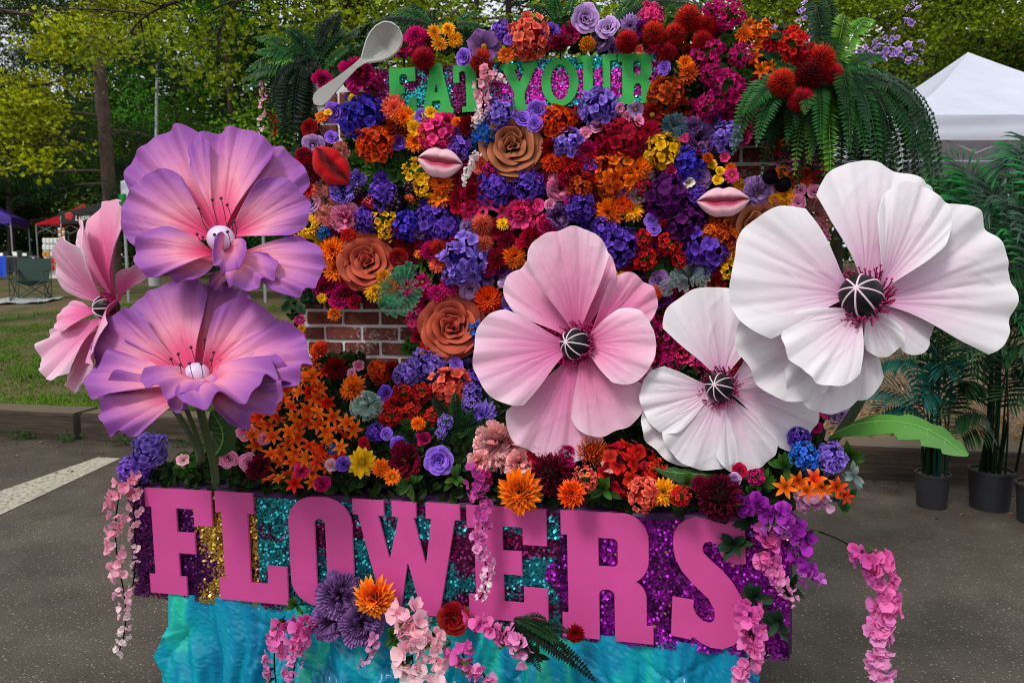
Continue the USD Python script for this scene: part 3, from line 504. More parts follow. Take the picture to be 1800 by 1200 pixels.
def giant(label, C, petals, mat, centre, axis, rball, stems=(), seed=0, cat='giant flower'):
    """petals: (tip px, tip py, tip distance beyond the centre in m, half angle, dict)"""
    t = thing('giant_poppy', label, cat)
    for i, (tx_, ty_, dY, phi, kw) in enumerate(petals):
        kw = dict(kw); b = kw.pop('base', (0, 0)); mt = kw.pop('mat', mat); off = kw.pop('off', 0.0)
        cen = at(C[0] + b[0], C[1] + b[1], C[2] + .02 + off); tip = at(tx_, ty_, C[2] + dY)
        kw.setdefault('seed', seed * 31 + i)
        v, f, uv = giant_petal(cen, tip, phi, **kw); part(t, 'petal', (v, f), mt, True, uv=uv)
    P = at(*C); axis = unit(axis); r = rball * mpp(P) * .98; O = P + axis * r * .35
    rg = np.random.default_rng(seed + 50)
    F = frame(O, axis)
    if centre == 'white':
        part(t, 'centre', sphere(O, r, 3), m_ballw)
        for k in range(9):
            a = k * 2 * np.pi / 9 + rg.uniform(-.25, .25); d = F[:3, 0] * math.cos(a) + F[:3, 1] * math.sin(a)
            base = O + d * r * .92 - axis * r * .2; end = O + d * r * rg.uniform(1.05, 1.75) + axis * r * rg.uniform(.6, 1.6) + np.array([0, 0, r * rg.uniform(.3, 1.1)])
            q = bez([base, O + d * r * 1.45 + axis * r * .4, end], 8); mb = MB(); mb.add(*tube(q, .0011, 5)); mb.tm(sphere(end, .0048, 1)); part(t, 'stamen', mb, m_stamenk)
    else:
        cpr = part(t, 'centre', sphere(O, r, 3), m_ballk)
        for k in range(8):
            a = k * 2 * np.pi / 8; th = np.linspace(0.02, 1.9, 14); d = F[:3, 0] * math.cos(a) + F[:3, 1] * math.sin(a)
            q = O + (np.cos(th)[:, None] * axis + np.sin(th)[:, None] * d) * r * 1.01
            part(cpr, 'stripe', tube(q, r * .045, 6)[:2], m_stripe)
        mb = MB()
        for k in range(140):
            a = rg.uniform(0, 6.28); d = F[:3, 0] * math.cos(a) + F[:3, 1] * math.sin(a); l = rg.uniform(1.12, 1.62)
            b0 = O + d * r * .75 - axis * r * .75; e = O + d * r * l + axis * r * rg.uniform(-.35, .45)
            q = bez([b0, O + d * r * 1.15 - axis * r * .6, e], 6); mb.add(*tube(q, r * .028, 4)); mb.tm(sphere(e, r * .065, 0, (1, 1, 1)))
        part(t, 'stamens', mb, m_stamenr, kind='stuff')
    for pts, rad in stems:
        part(t, 'stem', tube(spline([at(*p) for p in pts], 26), rad, 12)[:2], m_stem)
    return t
up_in = (0, -.25, 1.0)
P1 = giant('purple foam poppy with pink heart and pale ball, top left, its tall petals spread open', (391, 425, 2.20), [
    (268, 246, .10, 28, dict(bow=.10, cup=.05, ruf=.03, pleat=.02, round_=.25)),
    (418, 228, .12, 27, dict(bow=.10, cup=.12, ruf=.035, pleat=.018, round_=.22)),
    (505, 268, .14, 30, dict(bow=.08, cup=.10, ruf=.03, off=.02, round_=.25)),
    (536, 345, .06, 27, dict(bow=.10, cup=.12, ruf=.03, round_=.25)),
    (226, 345, .02, 34, dict(bow=.14, cup=.10, ruf=.025, pleat=.015, round_=.3)),
    (290, 484, -.05, 38, dict(nh=(.1, -.85, .6), bow=.06, cup=.14, curl=.12, ruf=.05, base=(10, 20), off=.03, round_=.3)),
    (236, 446, -.09, 29, dict(off=-.02, nh=(.2, -.85, .5), bow=.16, cup=.12, ruf=.05, base=(0, 25), round_=.3)),
    (375, 512, .03, 34, dict(nh=(.0, -.35, 1.0), bow=.05, cup=.12, ruf=.07, base=(20, 40), off=.05, round_=.3, edge=.7)),
    (566, 484, -.03, 26, dict(nh=(-.1, -.8, .6), bow=.10, cup=.10, ruf=.035, base=(5, 30), round_=.25)),
    (470, 494, -.10, 30, dict(nh=(-.05, -.7, .7), bow=.14, cup=.06, ruf=.05, base=(5, 30), round_=.3)),
    (392, 478, -.16, 20, dict(nh=(.5, -.2, 1.0), bow=.22, cup=.40, ruf=.03, base=(0, 20), round_=.4)),
    ], m_purp, 'white', (0, -.75, .55), 24, stems=[(((391, 440, 2.24), (398, 560, 2.34), (385, 700, 2.36), (378, 815, 2.34)), .012)], seed=1)
P2 = giant('purple foam poppy with pink heart, lower left, seen from the side like a saucer', (348, 664, 2.12), [
    (275, 506, .13, 34, dict(bow=.08, cup=.06, ruf=.02, pleat=.02, round_=.22)),
    (392, 500, .15, 30, dict(bow=.06, cup=.05, ruf=.02, pleat=.02, round_=.22, off=.02)),
    (478, 552, .09, 32, dict(bow=.12, cup=.14, ruf=.03, round_=.28)),
    (170, 600, .10, 30, dict(bow=.10, cup=.10, ruf=.03, round_=.3)),
    (545, 622, .0, 27, dict(nh=(-.15, -.7, .7), bow=.10, cup=.10, ruf=.05, pleat=.02, round_=.22, base=(0, 18))),
    (500, 690, -.10, 30, dict(nh=(-.1, -.75, .7), bow=.10, cup=.08, ruf=.07, base=(0, 25), round_=.25)),
    (160, 655, .0, 28, dict(nh=(.2, -.6, .8), bow=.12, cup=.10, ruf=.045, base=(0, 22), round_=.3)),
    (174, 724, -.10, 33, dict(nh=(.15, -.75, .7), bow=.10, cup=.08, ruf=.07, base=(0, 28), round_=.2)),
    (288, 690, -.20, 38, dict(nh=(.25, -.15, 1.0), bow=.30, cup=.16, ruf=.05, base=(5, 20), round_=.3)),
    (440, 690, -.19, 36, dict(nh=(-.2, -.25, 1.0), bow=.22, cup=.14, ruf=.06, base=(0, 24), round_=.3)),
    (325, 722, -.15, 17, dict(nh=(-.7, -.3, .8), bow=.25, cup=.35, ruf=.03, base=(5, 25), round_=.4)),
    ], m_purp, 'white', (0, -.55, .8), 22, stems=[(((348, 690, 2.15), (358, 745, 2.2), (372, 800, 2.24), (379, 850, 2.26)), .012), (((322, 708, 2.2), (344, 760, 2.26), (358, 810, 2.28)), .007)], seed=2)
P3 = giant('pink foam poppy seen from its side, far left beside the purple ones', (196, 540, 2.32), [
    (98, 430, .0, 44, dict(nh=(-.7, -.7, -.1), bow=.06, cup=.06, ruf=.02, pleat=.02, round_=.2)),
    (143, 392, .05, 15, dict(nh=(-.8, -.6, .1), bow=.08, cup=.12, ruf=.015, base=(10, -10), off=-.03)),
    (196, 352, .06, 34, dict(nh=(-.6, -.8, .1), bow=.10, cup=.14, ruf=.02, mat=m_dkpink, base=(10, -10))),
    (252, 470, .09, 34, dict(nh=(-.3, -.9, .1), bow=.10, cup=.16, ruf=.03, base=(12, -10), mat=m_dkpink)),
    (100, 562, .03, 34, dict(nh=(-.6, -.6, .5), bow=.08, cup=.08, ruf=.03, mat=m_dkpink, base=(-20, 10))),
    (74, 652, -.02, 30, dict(nh=(-.6, -.8, .3), bow=.08, cup=.10, ruf=.05, pleat=.02, base=(0, 15), round_=.2)),
    (126, 686, .0, 22, dict(nh=(-.5, -.8, .3), bow=.06, cup=.10, ruf=.04, base=(5, 20))),
    (158, 642, -.11, 42, dict(nh=(-.85, -.5, .2), bow=.16, cup=.06, ruf=.03, mat=m_dkpink, base=(22, -20), off=-.04)),
    ], m_pink, 'black', (-.85, -.5, -.05), 22, stems=[(((212, 560, 2.36), (262, 650, 2.42), (320, 740, 2.42), (352, 812, 2.36)), .010)], seed=3)
P4 = giant('pale pink foam poppy with black striped ball in the middle of the picture', (1016, 606, 2.16), [
    (912, 470, .10, 27, dict(bow=.06, cup=.05, ruf=.02, pleat=.016, round_=.3, off=.01)),
    (1046, 440, .12, 22, dict(bow=.06, cup=.08, ruf=.02, pleat=.012, off=.03, mat=m_dkpink)),
    (990, 402, .02, 26, dict(bow=.08, cup=.07, ruf=.02, pleat=.018, round_=.2, crease=.016)),
    (1138, 500, .10, 26, dict(bow=.10, cup=.10, ruf=.03, crease=.016, mat=m_dkpink, base=(10, 0))),
    (1150, 690, .10, 20, dict(bow=.05, cup=.08, ruf=.03, crease=.014, mat=m_dkpink, base=(20, 10), off=.05)),
    (834, 640, .0, 37, dict(bow=.08, cup=.05, ruf=.02, pleat=.018, round_=.24, nh=(.1, -1, .3))),
    (958, 806, .0, 31, dict(bow=.06, cup=.04, ruf=.02, pleat=.018, round_=.18, nh=(0, -1, .35), off=.015)),
    (1090, 756, -.03, 32, dict(bow=.08, cup=.05, ruf=.02, pleat=.018, round_=.22, nh=(-.1, -1, .35))),
    (1152, 612, -.07, 42, dict(bow=.18, cup=.10, ruf=.03, pleat=.02, round_=.3, crease=.018, nh=(-.3, -1, .3))),
    ], m_pink, 'black', (-.66, -.72, .22), 27, stems=[(((1020, 610, 2.2), (1032, 700, 2.32), (1030, 800, 2.36), (1010, 870, 2.3)), .010)], seed=4)
P5 = giant('smaller white foam poppy between the pale pink one and the largest white one', (1268, 682, 2.08), [
    (1250, 506, .10, 41, dict(bow=.05, cup=.05, ruf=.02, pleat=.02, round_=.2)),
    (1128, 712, .02, 33, dict(bow=.08, cup=.06, ruf=.02, pleat=.014, round_=.25)),
    (1212, 818, -.01, 36, dict(bow=.10, cup=.06, ruf=.02, pleat=.016, round_=.22, nh=(0, -1, .4))),
    (1150, 790, .03, 33, dict(bow=.06, cup=.05, ruf=.03, pleat=.016, round_=.22, off=.02, mat=m_white)),
    (1325, 825, -.02, 29, dict(bow=.08, cup=.08, ruf=.025, pleat=.016, round_=.22, nh=(0, -1, .4))),
    (1432, 750, .03, 26, dict(bow=.08, cup=.05, ruf=.025, pleat=.014, round_=.22, nh=(0, -1, .4))),
    (1390, 640, .09, 34, dict(bow=.06, cup=.05, ruf=.02, round_=.25, off=.02)),
    ], m_white, 'black', (-.60, -.74, .32), 25, stems=[(((1270, 690, 2.12), (1290, 780, 2.24), (1280, 870, 2.22)), .010)], seed=5)
P6 = giant('largest white foam poppy at the right, leaning on a long thick green stem', (1516, 524, 1.92), [
    (1560, 294, .12, 38, dict(bow=.08, cup=.06, ruf=.015, pleat=.012, round_=.22)),
    (1700, 392, .14, 38, dict(bow=.05, cup=.06, ruf=.025, pleat=.02, round_=.2, scal=.03, off=.02)),
    (1772, 470, .08, 37, dict(bow=.08, cup=.05, ruf=.02, pleat=.02, round_=.18, base=(10, 10))),
    (1625, 330, .03, 27, dict(bow=.14, cup=.10, ruf=.02, pleat=.014, round_=.35, base=(20, 0))),
    (1640, 575, .05, 40, dict(bow=.06, cup=.05, ruf=.015, round_=.3, base=(10, 20), nh=(-.1, -1, .3))),
    (1288, 452, .02, 42, dict(bow=.10, cup=.05, ruf=.02, pleat=.024, round_=.22, nh=(.1, -1, .2), base=(-10, 0))),
    (1318, 655, .06, 34, dict(bow=.05, cup=.05, ruf=.02, pleat=.014, round_=.25, off=.03, nh=(.1, -1, .3))),
    (1420, 715, .03, 25, dict(bow=.06, cup=.05, ruf=.02, pleat=.014, round_=.2, off=.015, base=(0, 10))),
    (1405, 648, -.07, 34, dict(bow=.12, cup=.06, ruf=.015, pleat=.016, round_=.25, nh=(.1, -1, .5), base=(0, 15))),
    (1566, 622, -.01, 30, dict(nh=(-.25, -.9, .4), bow=.12, cup=.10, ruf=.03, round_=.35, base=(0, 10))),
    (1470, 700, .05, 30, dict(nh=(0, -1, .3), bow=.05, cup=.05, ruf=.02, round_=.22, off=.02, base=(0, 10))),
    ], m_white, 'black', (-.58, -.72, .40), 37, stems=[(((1528, 556, 2.05), (1530, 660, 2.05), (1478, 758, 2.1), (1405, 838, 2.14), (1352, 878, 2.16)), (.0135))], seed=6)
# two foam leaves
def lobed_leaf(P, width, mat, name, label, nseg=26, droop=.03, side=(0, -.3, 1), lobes=5, seed=0):
    sp_ = spline(P, nseg + 1); t = np.gradient(sp_, axis=0); t /= np.linalg.norm(t, axis=1, keepdims=True)
    s_ = np.cross(t, side); s_ /= np.linalg.norm(s_, axis=1, keepdims=True); n = np.cross(s_, t)
    u = np.linspace(0, 1, nseg + 1); saw = (u * lobes) % 1.0
    h = width * np.sin(np.pi * np.clip(u * .97 + .02, 0, 1)) ** .7 * (1 - .38 * saw ** 1.4 * (u > .25)); nv_ = 8
    S = np.linspace(-1, 1, nv_ + 1)
    V = sp_[:, None] + (S[None, :, None] * h[:, None, None]) * s_[:, None] + ((np.abs(S)[None, :] * h[:, None] * -.35)[..., None]) * n[:, None]
    v, f, uv = thick(V, np.zeros((nseg + 1, nv_ + 1, 2)), nseg, nv_, .002); t_ = thing(name, label, 'foam leaf'); part(t_, 'blade', (v, f), mat); m_v = plain('leaf_vein', (0.12, 0.30, 0.06), rough=.5)
    part(t_, 'midrib', tube(sp_ + n * .001, np.linspace(.0035, .001, nseg + 1), 6)[:2], m_v)
    for k in range(3, nseg - 3, 4):
        for j in (0, nv_): part(t_, 'vein', tube(np.array([sp_[k], sp_[k] * .45 + V[k + 2, j] * .55, sp_[k] * .12 + V[min(k + 3, nseg), j] * .88]) + n[k] * .0012, [.0016, .0011, .0005], 5)[:2], m_v)
    return t_
lobed_leaf([at(1458, 770, 2.11), at(1530, 742, 1.98), at(1610, 748, 1.9), at(1665, 775, 1.84), at(1702, 800, 1.8)], .048, m_leafbig, 'foam_leaf', 'long bright green lobed foam leaf reaching right from the thick stem', side=(-.1, -.75, .8))
lobed_leaf([at(378, 800, 2.31), at(392, 770, 2.29), at(386, 745, 2.28), at(372, 722, 2.27)], .052, m_leafdk, 'foam_leaf', 'broad dark green foam leaf standing by the stems of the purple poppies', side=(0, -1, .2), lobes=2)
lobed_leaf([at(1300, 850, 2.2), at(1255, 836, 2.1), at(1200, 832, 2.05), at(1150, 822, 2.02)], .035, m_leafdk, 'foam_leaf', 'dark green foam leaf lying under the smaller white poppy', side=(0, -.6, .8), lobes=3)
# ================================================================ small artificial flowers
def cpetal(az, half, r0, z0, L, elev, curl=0.0, tip=0.0, pt=.25, pexp=2.5, nu=5, nv=6, ruf=0.0, rf=3, spiral=0.0, v=.5, rg=None, w0=.35, wexp=.6):
    """petal bent around the flower's axis: half = half angle, elev in degrees above the flower's plane"""
    U, S = np.meshgrid(np.linspace(0, 1, nu + 1), np.linspace(-1, 1, nv + 1), indexing='ij')
    Lf = 1 - pt * np.abs(S) ** pexp
    e = np.radians(elev) - np.radians(curl) * np.linspace(0, 1, nu + 1) - np.radians(tip) * np.clip(np.linspace(0, 1, nu + 1) - .6, 0, 1) / .4
    dr = np.concatenate([[0], np.cumsum(np.cos((e[1:] + e[:-1]) / 2))]) * L / nu; dz = np.concatenate([[0], np.cumsum(np.sin((e[1:] + e[:-1]) / 2))]) * L / nu
    r = r0 + dr[:, None] * Lf + spiral * S; z = z0 + dz[:, None] * Lf
    A = az + S * half * (w0 + (1 - w0) * np.clip(U, 0, 1) ** wexp)
    if ruf:
        p0 = 0 if rg is None else rg.uniform(0, 6.28)
        w = ruf * U ** 2 * np.sin(rf * S * np.pi + p0); z = z + w * np.cos(e)[:, None]; r = r - w * np.sin(e)[:, None]
    V = np.stack([r * np.cos(A), r * np.sin(A), z], -1)
    uv = np.stack([np.clip(U * .9 + .1 * np.abs(S) * U, 0, 1), np.full_like(U, v)], -1)
    return V.reshape(-1, 3), grid_faces(nu, nv), uv.reshape(-1, 2)
def fpetal(az, W, r0, z0, L, elev, curl=0.0, cup=.25, prof=(.7, .55), nu=4, nv=2, ruf=0.0, v=.5, roll=0.0):
    """free petal: a strip of half width W; prof = (position of widest place, bluntness)"""
    u = np.linspace(0, 1, nu + 1); S = np.linspace(-1, 1, nv + 1)
    a, b = prof; h = W * np.where(u < a, np.sin(np.pi / 2 * (u / a)) ** b * .88 + .12, np.cos(np.pi / 2 * np.clip((u - a) / (1.0001 - a), 0, 1)) ** b)
    e = np.radians(elev - curl * u); dr = np.concatenate([[0], np.cumsum(np.cos((e[1:] + e[:-1]) / 2))]) * L / nu; dz = np.concatenate([[0], np.cumsum(np.sin((e[1:] + e[:-1]) / 2))]) * L / nu
    lift = cup * h[:, None] * S[None] ** 2 + (ruf * u[:, None] ** 2 * np.sin(S[None] * 5 + az * 9) if ruf else 0)
    r = r0 + dr[:, None] - lift * np.sin(e)[:, None]; z = z0 + dz[:, None] + lift * np.cos(e)[:, None]; y = S[None] * h[:, None]
    V = np.stack([r * math.cos(az) - y * math.sin(az), r * math.sin(az) + y * math.cos(az), z], -1)
    uv = np.stack([np.repeat(u[:, None], nv + 1, 1), np.full((nu + 1, nv + 1), v)], -1)
    return V.reshape(-1, 3), grid_faces(nu, nv), uv.reshape(-1, 2)
def fib(n, zmin=-.2):
    i = np.arange(n) + .5; z = 1 - i / n * (1 - zmin); a = i * 2.399963; r = np.sqrt(np.maximum(0, 1 - z * z))
    return np.stack([r * np.cos(a), r * np.sin(a), z], 1)
STEM = lambda l=1.6, r=.055: ('stem', tube([(0, 0, -.25), (.03, .02, -l)], r, 5), 'green')
def k_hydrangea(rg):
    sd0 = rg.uniform(0, 20); b0 = sphere((0, 0, -.05), .66, 2); out = [('core', MB().tm(b0, np.tile([[.0, .25]], (len(b0.vertices), 1))), 'petal'), STEM()]
    for d in fib(44, -.32):
        d = unit(d + rg.normal(0, .10, 3)); mb = MB(); s = rg.uniform(.27, .34); v = rg.uniform(.15, .85)
        for k in range(4):
            mb.add(*fpetal(k * np.pi / 2 + rg.uniform(-.2, .2), .50, .05, 0, .95, rg.uniform(5, 40), rg.uniform(-10, 45), .25, (.58, .5), 3, 2, v=np.clip(v + rg.uniform(-.15, .15), 0, 1), ruf=.12))
        mb.tm(sphere((0, 0, .06), .10, 0), None)
        mb.tf(frame(d * (rg.uniform(.66, .84) + .40 * (meshkit.noise(d * 1.9 + sd0, 4) - .3)), unit(d + rg.normal(0, .38, 3)), s=s, spin=rg.uniform(0, 6))); out.append(('floret', mb, 'petal'))
    return out
def k_pompon(rg):
    mb = MB(); mb.tm(sphere((0, 0, 0), .6, 2), np.tile([[.0, .3]], (162, 1)))
    for d in fib(230, -.45):
        d = unit(d + rg.normal(0, .05, 3)); l = rg.uniform(.34, .46)
        p = MB().add(*fpetal(0, .19, 0, 0, 1, 80, rg.uniform(-20, 30), .9, (.6, .6), 2, 2, v=rg.uniform(.1, .9))); p.tf(frame(d * .56, d, s=l, spin=rg.uniform(0, 6.28)))
        mb.add(p.v[0], p.f[0], p.t[0])
    return [('petals', mb, 'petal'), STEM()]
def k_fuzz(rg):
    mb = MB(); mb.tm(sphere((0, 0, 0), .62, 2), np.tile([[.0, .1]], (162, 1))); D = fib(460, -.5); D = D + rg.normal(0, .05, D.shape); D /= np.linalg.norm(D, axis=1, keepdims=True)
    for d in D:
        F = frame(d * .55, d, s=1, spin=rg.uniform(0, 6)); l = rg.uniform(.36, .52); w = .05
        q = np.array([[w, 0, 0], [-w * .5, w * .87, 0], [-w * .5, -w * .87, 0], [rg.normal(0, .03), rg.normal(0, .03), l]]); b = rg.uniform(.1, .9)
        mb.add(q @ F[:3, :3].T + F[:3, 3], [[0, 1, 3], [1, 2, 3], [2, 0, 3]], [[.0, b], [.0, b], [.0, b], [1, b]])
    return [('petals', mb, 'petal'), STEM()]
def k_daisy(rg, n=15, layers=3, W=.16, ctr=.20, cmat='centre'):
    out = []
    for l in range(layers):
        mb = MB(); nn = n - 3 * l
        for k in range(nn):
            mb.add(*fpetal(2 * np.pi * (k + .5 * (l % 2)) / nn + rg.uniform(-.09, .09), W * rg.uniform(.85, 1.15), .10, .03 * l, (1 - .20 * l) * rg.uniform(.8, .93), 8 + 20 * l + rg.uniform(-9, 9), rg.uniform(0, 28), .45, (.62, .62), 4, 2, v=rg.uniform(.15, .85)))
        out.append((['outer_petals', 'middle_petals', 'inner_petals', 'heart_petals'][l], mb, 'petal'))
    c = MB(); c.tm(sphere((0, 0, .06 + .03 * layers), ctr, 2, (1, 1, .6)))
    for d in fib(40, .1):
        c.tm(sphere(d * [ctr, ctr, ctr * .6] + [0, 0, .06 + .03 * layers], ctr * .16, 0))
    return out + [('centre', c, cmat), STEM()]
def k_dahlia(rg):
    out = []
    for l in range(6):
        mb = MB(); nn = [18, 17, 15, 12, 9, 6][l]
        for k in range(nn):
            mb.add(*fpetal(2 * np.pi * (k + .5 * (l % 2)) / nn + rg.uniform(-.1, .1), .145, .08, .03 + .055 * l, [.92, .86, .74, .60, .44, .28][l] * rg.uniform(.9, 1.08), 2 + 15 * l + rg.uniform(-6, 6), 10, 1.0, (.6, .7), 3, 2, v=rg.uniform(.15, .85)))
        out.append(('petal_ring', mb, 'petal'))
    return out + [STEM(), ('calyx', sphere((0, 0, -.05), .3, 1), 'green')]
def k_rose(rg, pt=.22, rings=((3, .10, 80, .42), (4, .19, 72, .52), (5, .28, 58, .60), (6, .34, 34, .68)), nu=6, nv=7, ruf=.03, th=0):
    out = [('bud', MB().add(*cpetal(0, 3.4, .035, -.1, .62, 88, 4, -20, .05, 2, 6, 26, spiral=.035, w0=1)), 'petal')]
    for j, (n, r0, el, L) in enumerate(rings):
        for k in range(n):
            az = 2 * np.pi * k / n + j * .7 + rg.uniform(-.2, .2)
            V, F, uv = cpetal(az, np.pi / n * 1.25, r0 * .85, -.25 + .01 * j, L * rg.uniform(.92, 1.08), el + rg.uniform(-6, 6), rg.uniform(-6, 10), rg.uniform(25, 75), pt, 2.2, nu, nv, ruf, 2, .045, v=rg.uniform(.3, .7), rg=rg)
            if th: V, F, uv = thick(V, uv, nu, nv, -th)
            out.append(('petal', MB().add(V, F, uv), 'petal'))
    return out + [('calyx', sphere((0, 0, -.28), .22, 1), 'green'), STEM()]
def k_ranunculus(rg):
    return k_rose(rg, .12, ((4, .08, 84, .34), (5, .15, 80, .40), (6, .22, 72, .46), (7, .30, 58, .54), (8, .36, 32, .60)), 4, 5, .015)
def k_peony(rg):
    out = []
    for k in range(34):
        l = k / 34; az = k * 2.39996; 
        out.append(('petal', MB().add(*cpetal(az, rg.uniform(.30, .50), .06 + .12 * l, -.25, rg.uniform(.62, .80) + .20 * l, 86 - 58 * l + rg.uniform(-8, 8), rg.uniform(-45, 5), rg.uniform(-10, 50), .22, 3, 4, 8, rg.uniform(.06, .11), rg.uniform(2.2, 3.8), v=rg.uniform(.2, .8), rg=rg)), 'petal'))
    c = MB()
    for d in fib(14, .5): c.add(*tube([d * .1, d * [.16, .16, .34]], .015, 4))
    return out + [('stamens', c, 'centre'), ('calyx', sphere((0, 0, -.26), .2, 1), 'green'), STEM()]
def k_carnation(rg):
    out = []
    for k in range(40):
        l = (k / 40) ** .8; az = k * 2.39996
        V, F, uv = cpetal(az, rg.uniform(.24, .42), .05, -.35, rg.uniform(.80, .95) + .18 * l, 86 - 62 * l + rg.uniform(-8, 8), rg.uniform(-5, 25), rg.uniform(0, 40), .10, 3, 4, 12, rg.uniform(.09, .15), rg.uniform(3, 5.2), v=rg.uniform(.2, .8), rg=rg)
        out.append(('petal', MB().add(V, F, uv), 'petal'))
    return out + [('calyx', tube([(0, 0, -.3), (0, 0, -.7)], [.16, .08], 7), 'green'), STEM()]
def k_lily(rg, n=6):
    mb = MB()
    for k in range(n): mb.add(*fpetal(2 * np.pi * k / n + rg.uniform(-.1, .1), .20, .03, -.30, 1.12, 62, 78 + rg.uniform(-12, 12), .5, (.45, .8), 5, 2, v=rg.uniform(.2, .8)))
    c = MB()
    for k in range(5):
        a = k * 1.256; c.add(*tube(bez([(0, 0, -.25), (.06 * math.cos(a), .06 * math.sin(a), .1), (.20 * math.cos(a), .20 * math.sin(a), .42)], 4), .014, 3))
    return [('petals', mb, 'petal'), ('stamens', c, 'centre'), ('tube', tube([(0, 0, -.28), (0, 0, -.75)], [.07, .03], 5), 'green')]
def k_cluster(rg):
    """geranium head: loose dome of small ruffled five-petal florets"""
    out = [('core', sphere((0, 0, -.1), .55, 1), 'green'), STEM()]
    for d in fib(24, -.15):
        d = unit(d + rg.normal(0, .14, 3)); mb = MB(); v = rg.uniform(.15, .85)
        for k in range(5): mb.add(*fpetal(k * 1.2566 + rg.uniform(-.2, .2), .42, .04, 0, .95, rg.uniform(15, 55), rg.uniform(-10, 60), .3, (.65, .45), 3, 2, v=np.clip(v + rg.uniform(-.2, .2), 0, 1), ruf=.25))
        mb.tf(frame(d * rg.uniform(.66, .86), unit(d + rg.normal(0, .25, 3)), s=rg.uniform(.26, .34), spin=rg.uniform(0, 6))); out.append(('floret', mb, 'petal'))
    return out
def k_cosmos(rg):
    mb = MB()
    for k in range(6): mb.add(*fpetal(k * 1.0472 + rg.uniform(-.1, .1), .42, .08, 0, .86, rg.uniform(10, 45), rg.uniform(0, 30), .3, (.66, .45), 4, 4, v=rg.uniform(.2, .8), ruf=.08))
    return [('petals', mb, 'petal'), ('centre', sphere((0, 0, .12), .16, 1), 'centre'), STEM()]
def k_sunflower(rg): return k_daisy(rg, 22, 3, .13, .36, 'dark')
def k_mum(rg): return k_daisy(rg, 20, 4, .105, .10)
def k_gerbera(rg): return k_daisy(rg, 13, 2, .18, .17)
def k_berries(rg):
    mb = MB()
    for d in fib(34, -.6): mb.tm(sphere(d * [.6, .6, .6] * rg.uniform(.7, 1.1) + [0, -.3 * abs(d[0]), 0], rg.uniform(.17, .23), 1), np.tile([[rg.random(), rg.random()]], (42, 1)))
    return [('berries', mb, 'petal'), STEM()]
def k_ball(rg):
    b = sphere((0, 0, 0), .9, 3); b.vertices *= 1 + .10 * (meshkit.noise(b.vertices * 9, 2)[:, None] - .5); mb = MB().tm(b, np.stack([meshkit.noise(b.vertices * 8, 4), np.full(len(b.vertices), .5)], 1)); return [('ball', mb, 'petal'), STEM()]
def k_pin(rg):
    mb = MB(); mb.tm(sphere((0, 0, 0), .5, 2), np.tile([[0, .3]], (162, 1)))
    for d in fib(170, -.3):
        e = d + rg.normal(0, .08, 3); q = bez([d * .45, e * .85, unit(e + [0, 0, .5]) * 1.0], 4); v, f, uv = tube(q, .026, 3); uv[:, 1] = rg.random(); mb.add(v, f, uv)
    return [('petals', mb, 'petal'), STEM()]
def scallop_leaf(rg, lobes=7, rad=1.0, ivy=False):
    n = 28; a = np.linspace(-np.pi * .93, np.pi * .93, n)
    if ivy: rr = rad * (.62 + .38 * np.abs(np.cos(a * 1.25)) ** 1.5) * (1 - .25 * (np.abs(a) / np.pi))
    else: rr = rad * (1 + .06 * np.cos(a * lobes)) * (1 - .16 * (np.abs(a) / np.pi) ** 4)
    R = np.linspace(0, 1, 4); V = np.stack([np.outer(R, rr * np.cos(a)) + .35, np.outer(R, rr * np.sin(a)), np.outer(R ** 2, .10 * np.cos(a * lobes) + .12) * (0 if ivy else 1) + .22 * np.outer(R, np.abs(np.sin(a))) - .12 * np.outer(R ** 2, 1 + np.cos(a))], -1)
    uv = np.stack([np.repeat(R[:, None], n, 1), np.full((4, n), rg.uniform(.2, .8))], -1)
    return V.reshape(-1, 3), grid_faces(3, n - 1), uv.reshape(-1, 2)
def k_leaves(rg, ivy=False, n=5):
    out = []
    for k in range(n):
        a = 2 * np.pi * k / n + rg.uniform(-.4, .4); c = np.array([math.cos(a), math.sin(a), 0]); z = unit([rg.uniform(-.4, .4), rg.uniform(-.4, .4), 1])
        M = frame(c * rg.uniform(.2, .5) + [0, 0, rg.uniform(-.1, .25)], z, up=(0, 1, .01), s=rg.uniform(.38, .55), spin=a + rg.uniform(-.4, .4)); out.append(('leaf', MB().add(*scallop_leaf(rg, ivy=ivy)).tf(M), 'petal')); out.append(('stalk', tube([(0, 0, -.5), M[:3, 3] + (0, 0, -.02)], .022, 4), 'green'))
    return out
def k_ivy(rg): return k_leaves(rg, True, 6)
def blade(L, W, rg, fold=.3, n=5, bend=.2):
    u = np.linspace(0, 1, n + 1); h = W * np.sin(np.pi * np.clip(u * .93 + .04, 0, 1)) ** .75; h[-1] = .002 * W
    V = np.array([[L * x, s * hh, fold * abs(s) * hh - bend * L * x * x] for x, hh in zip(u, h) for s in (-1, 0, 1)])
    return V, grid_faces(n, 2), np.array([[x, rgv] for x, rgv in zip(np.repeat(u, 3), [rg.random()] * (3 * n + 3))])
def k_sprig(rg):
    out = []
    for k in range(9):
        a = rg.uniform(0, 6.28); M = frame((0, 0, -.2), unit([math.cos(a) * .7, math.sin(a) * .7, rg.uniform(.1, .9)]), s=1); R = np.eye(4); R[:3, 0] = M[:3, 2]; R[:3, 1] = M[:3, 0]; R[:3, 2] = M[:3, 1]; R[:3, 3] = M[:3, 3]
        out.append(('leaf', MB().add(*blade(rg.uniform(.8, 1.15), .20, rg)).tf(R), 'petal'))
    return out + [STEM()]
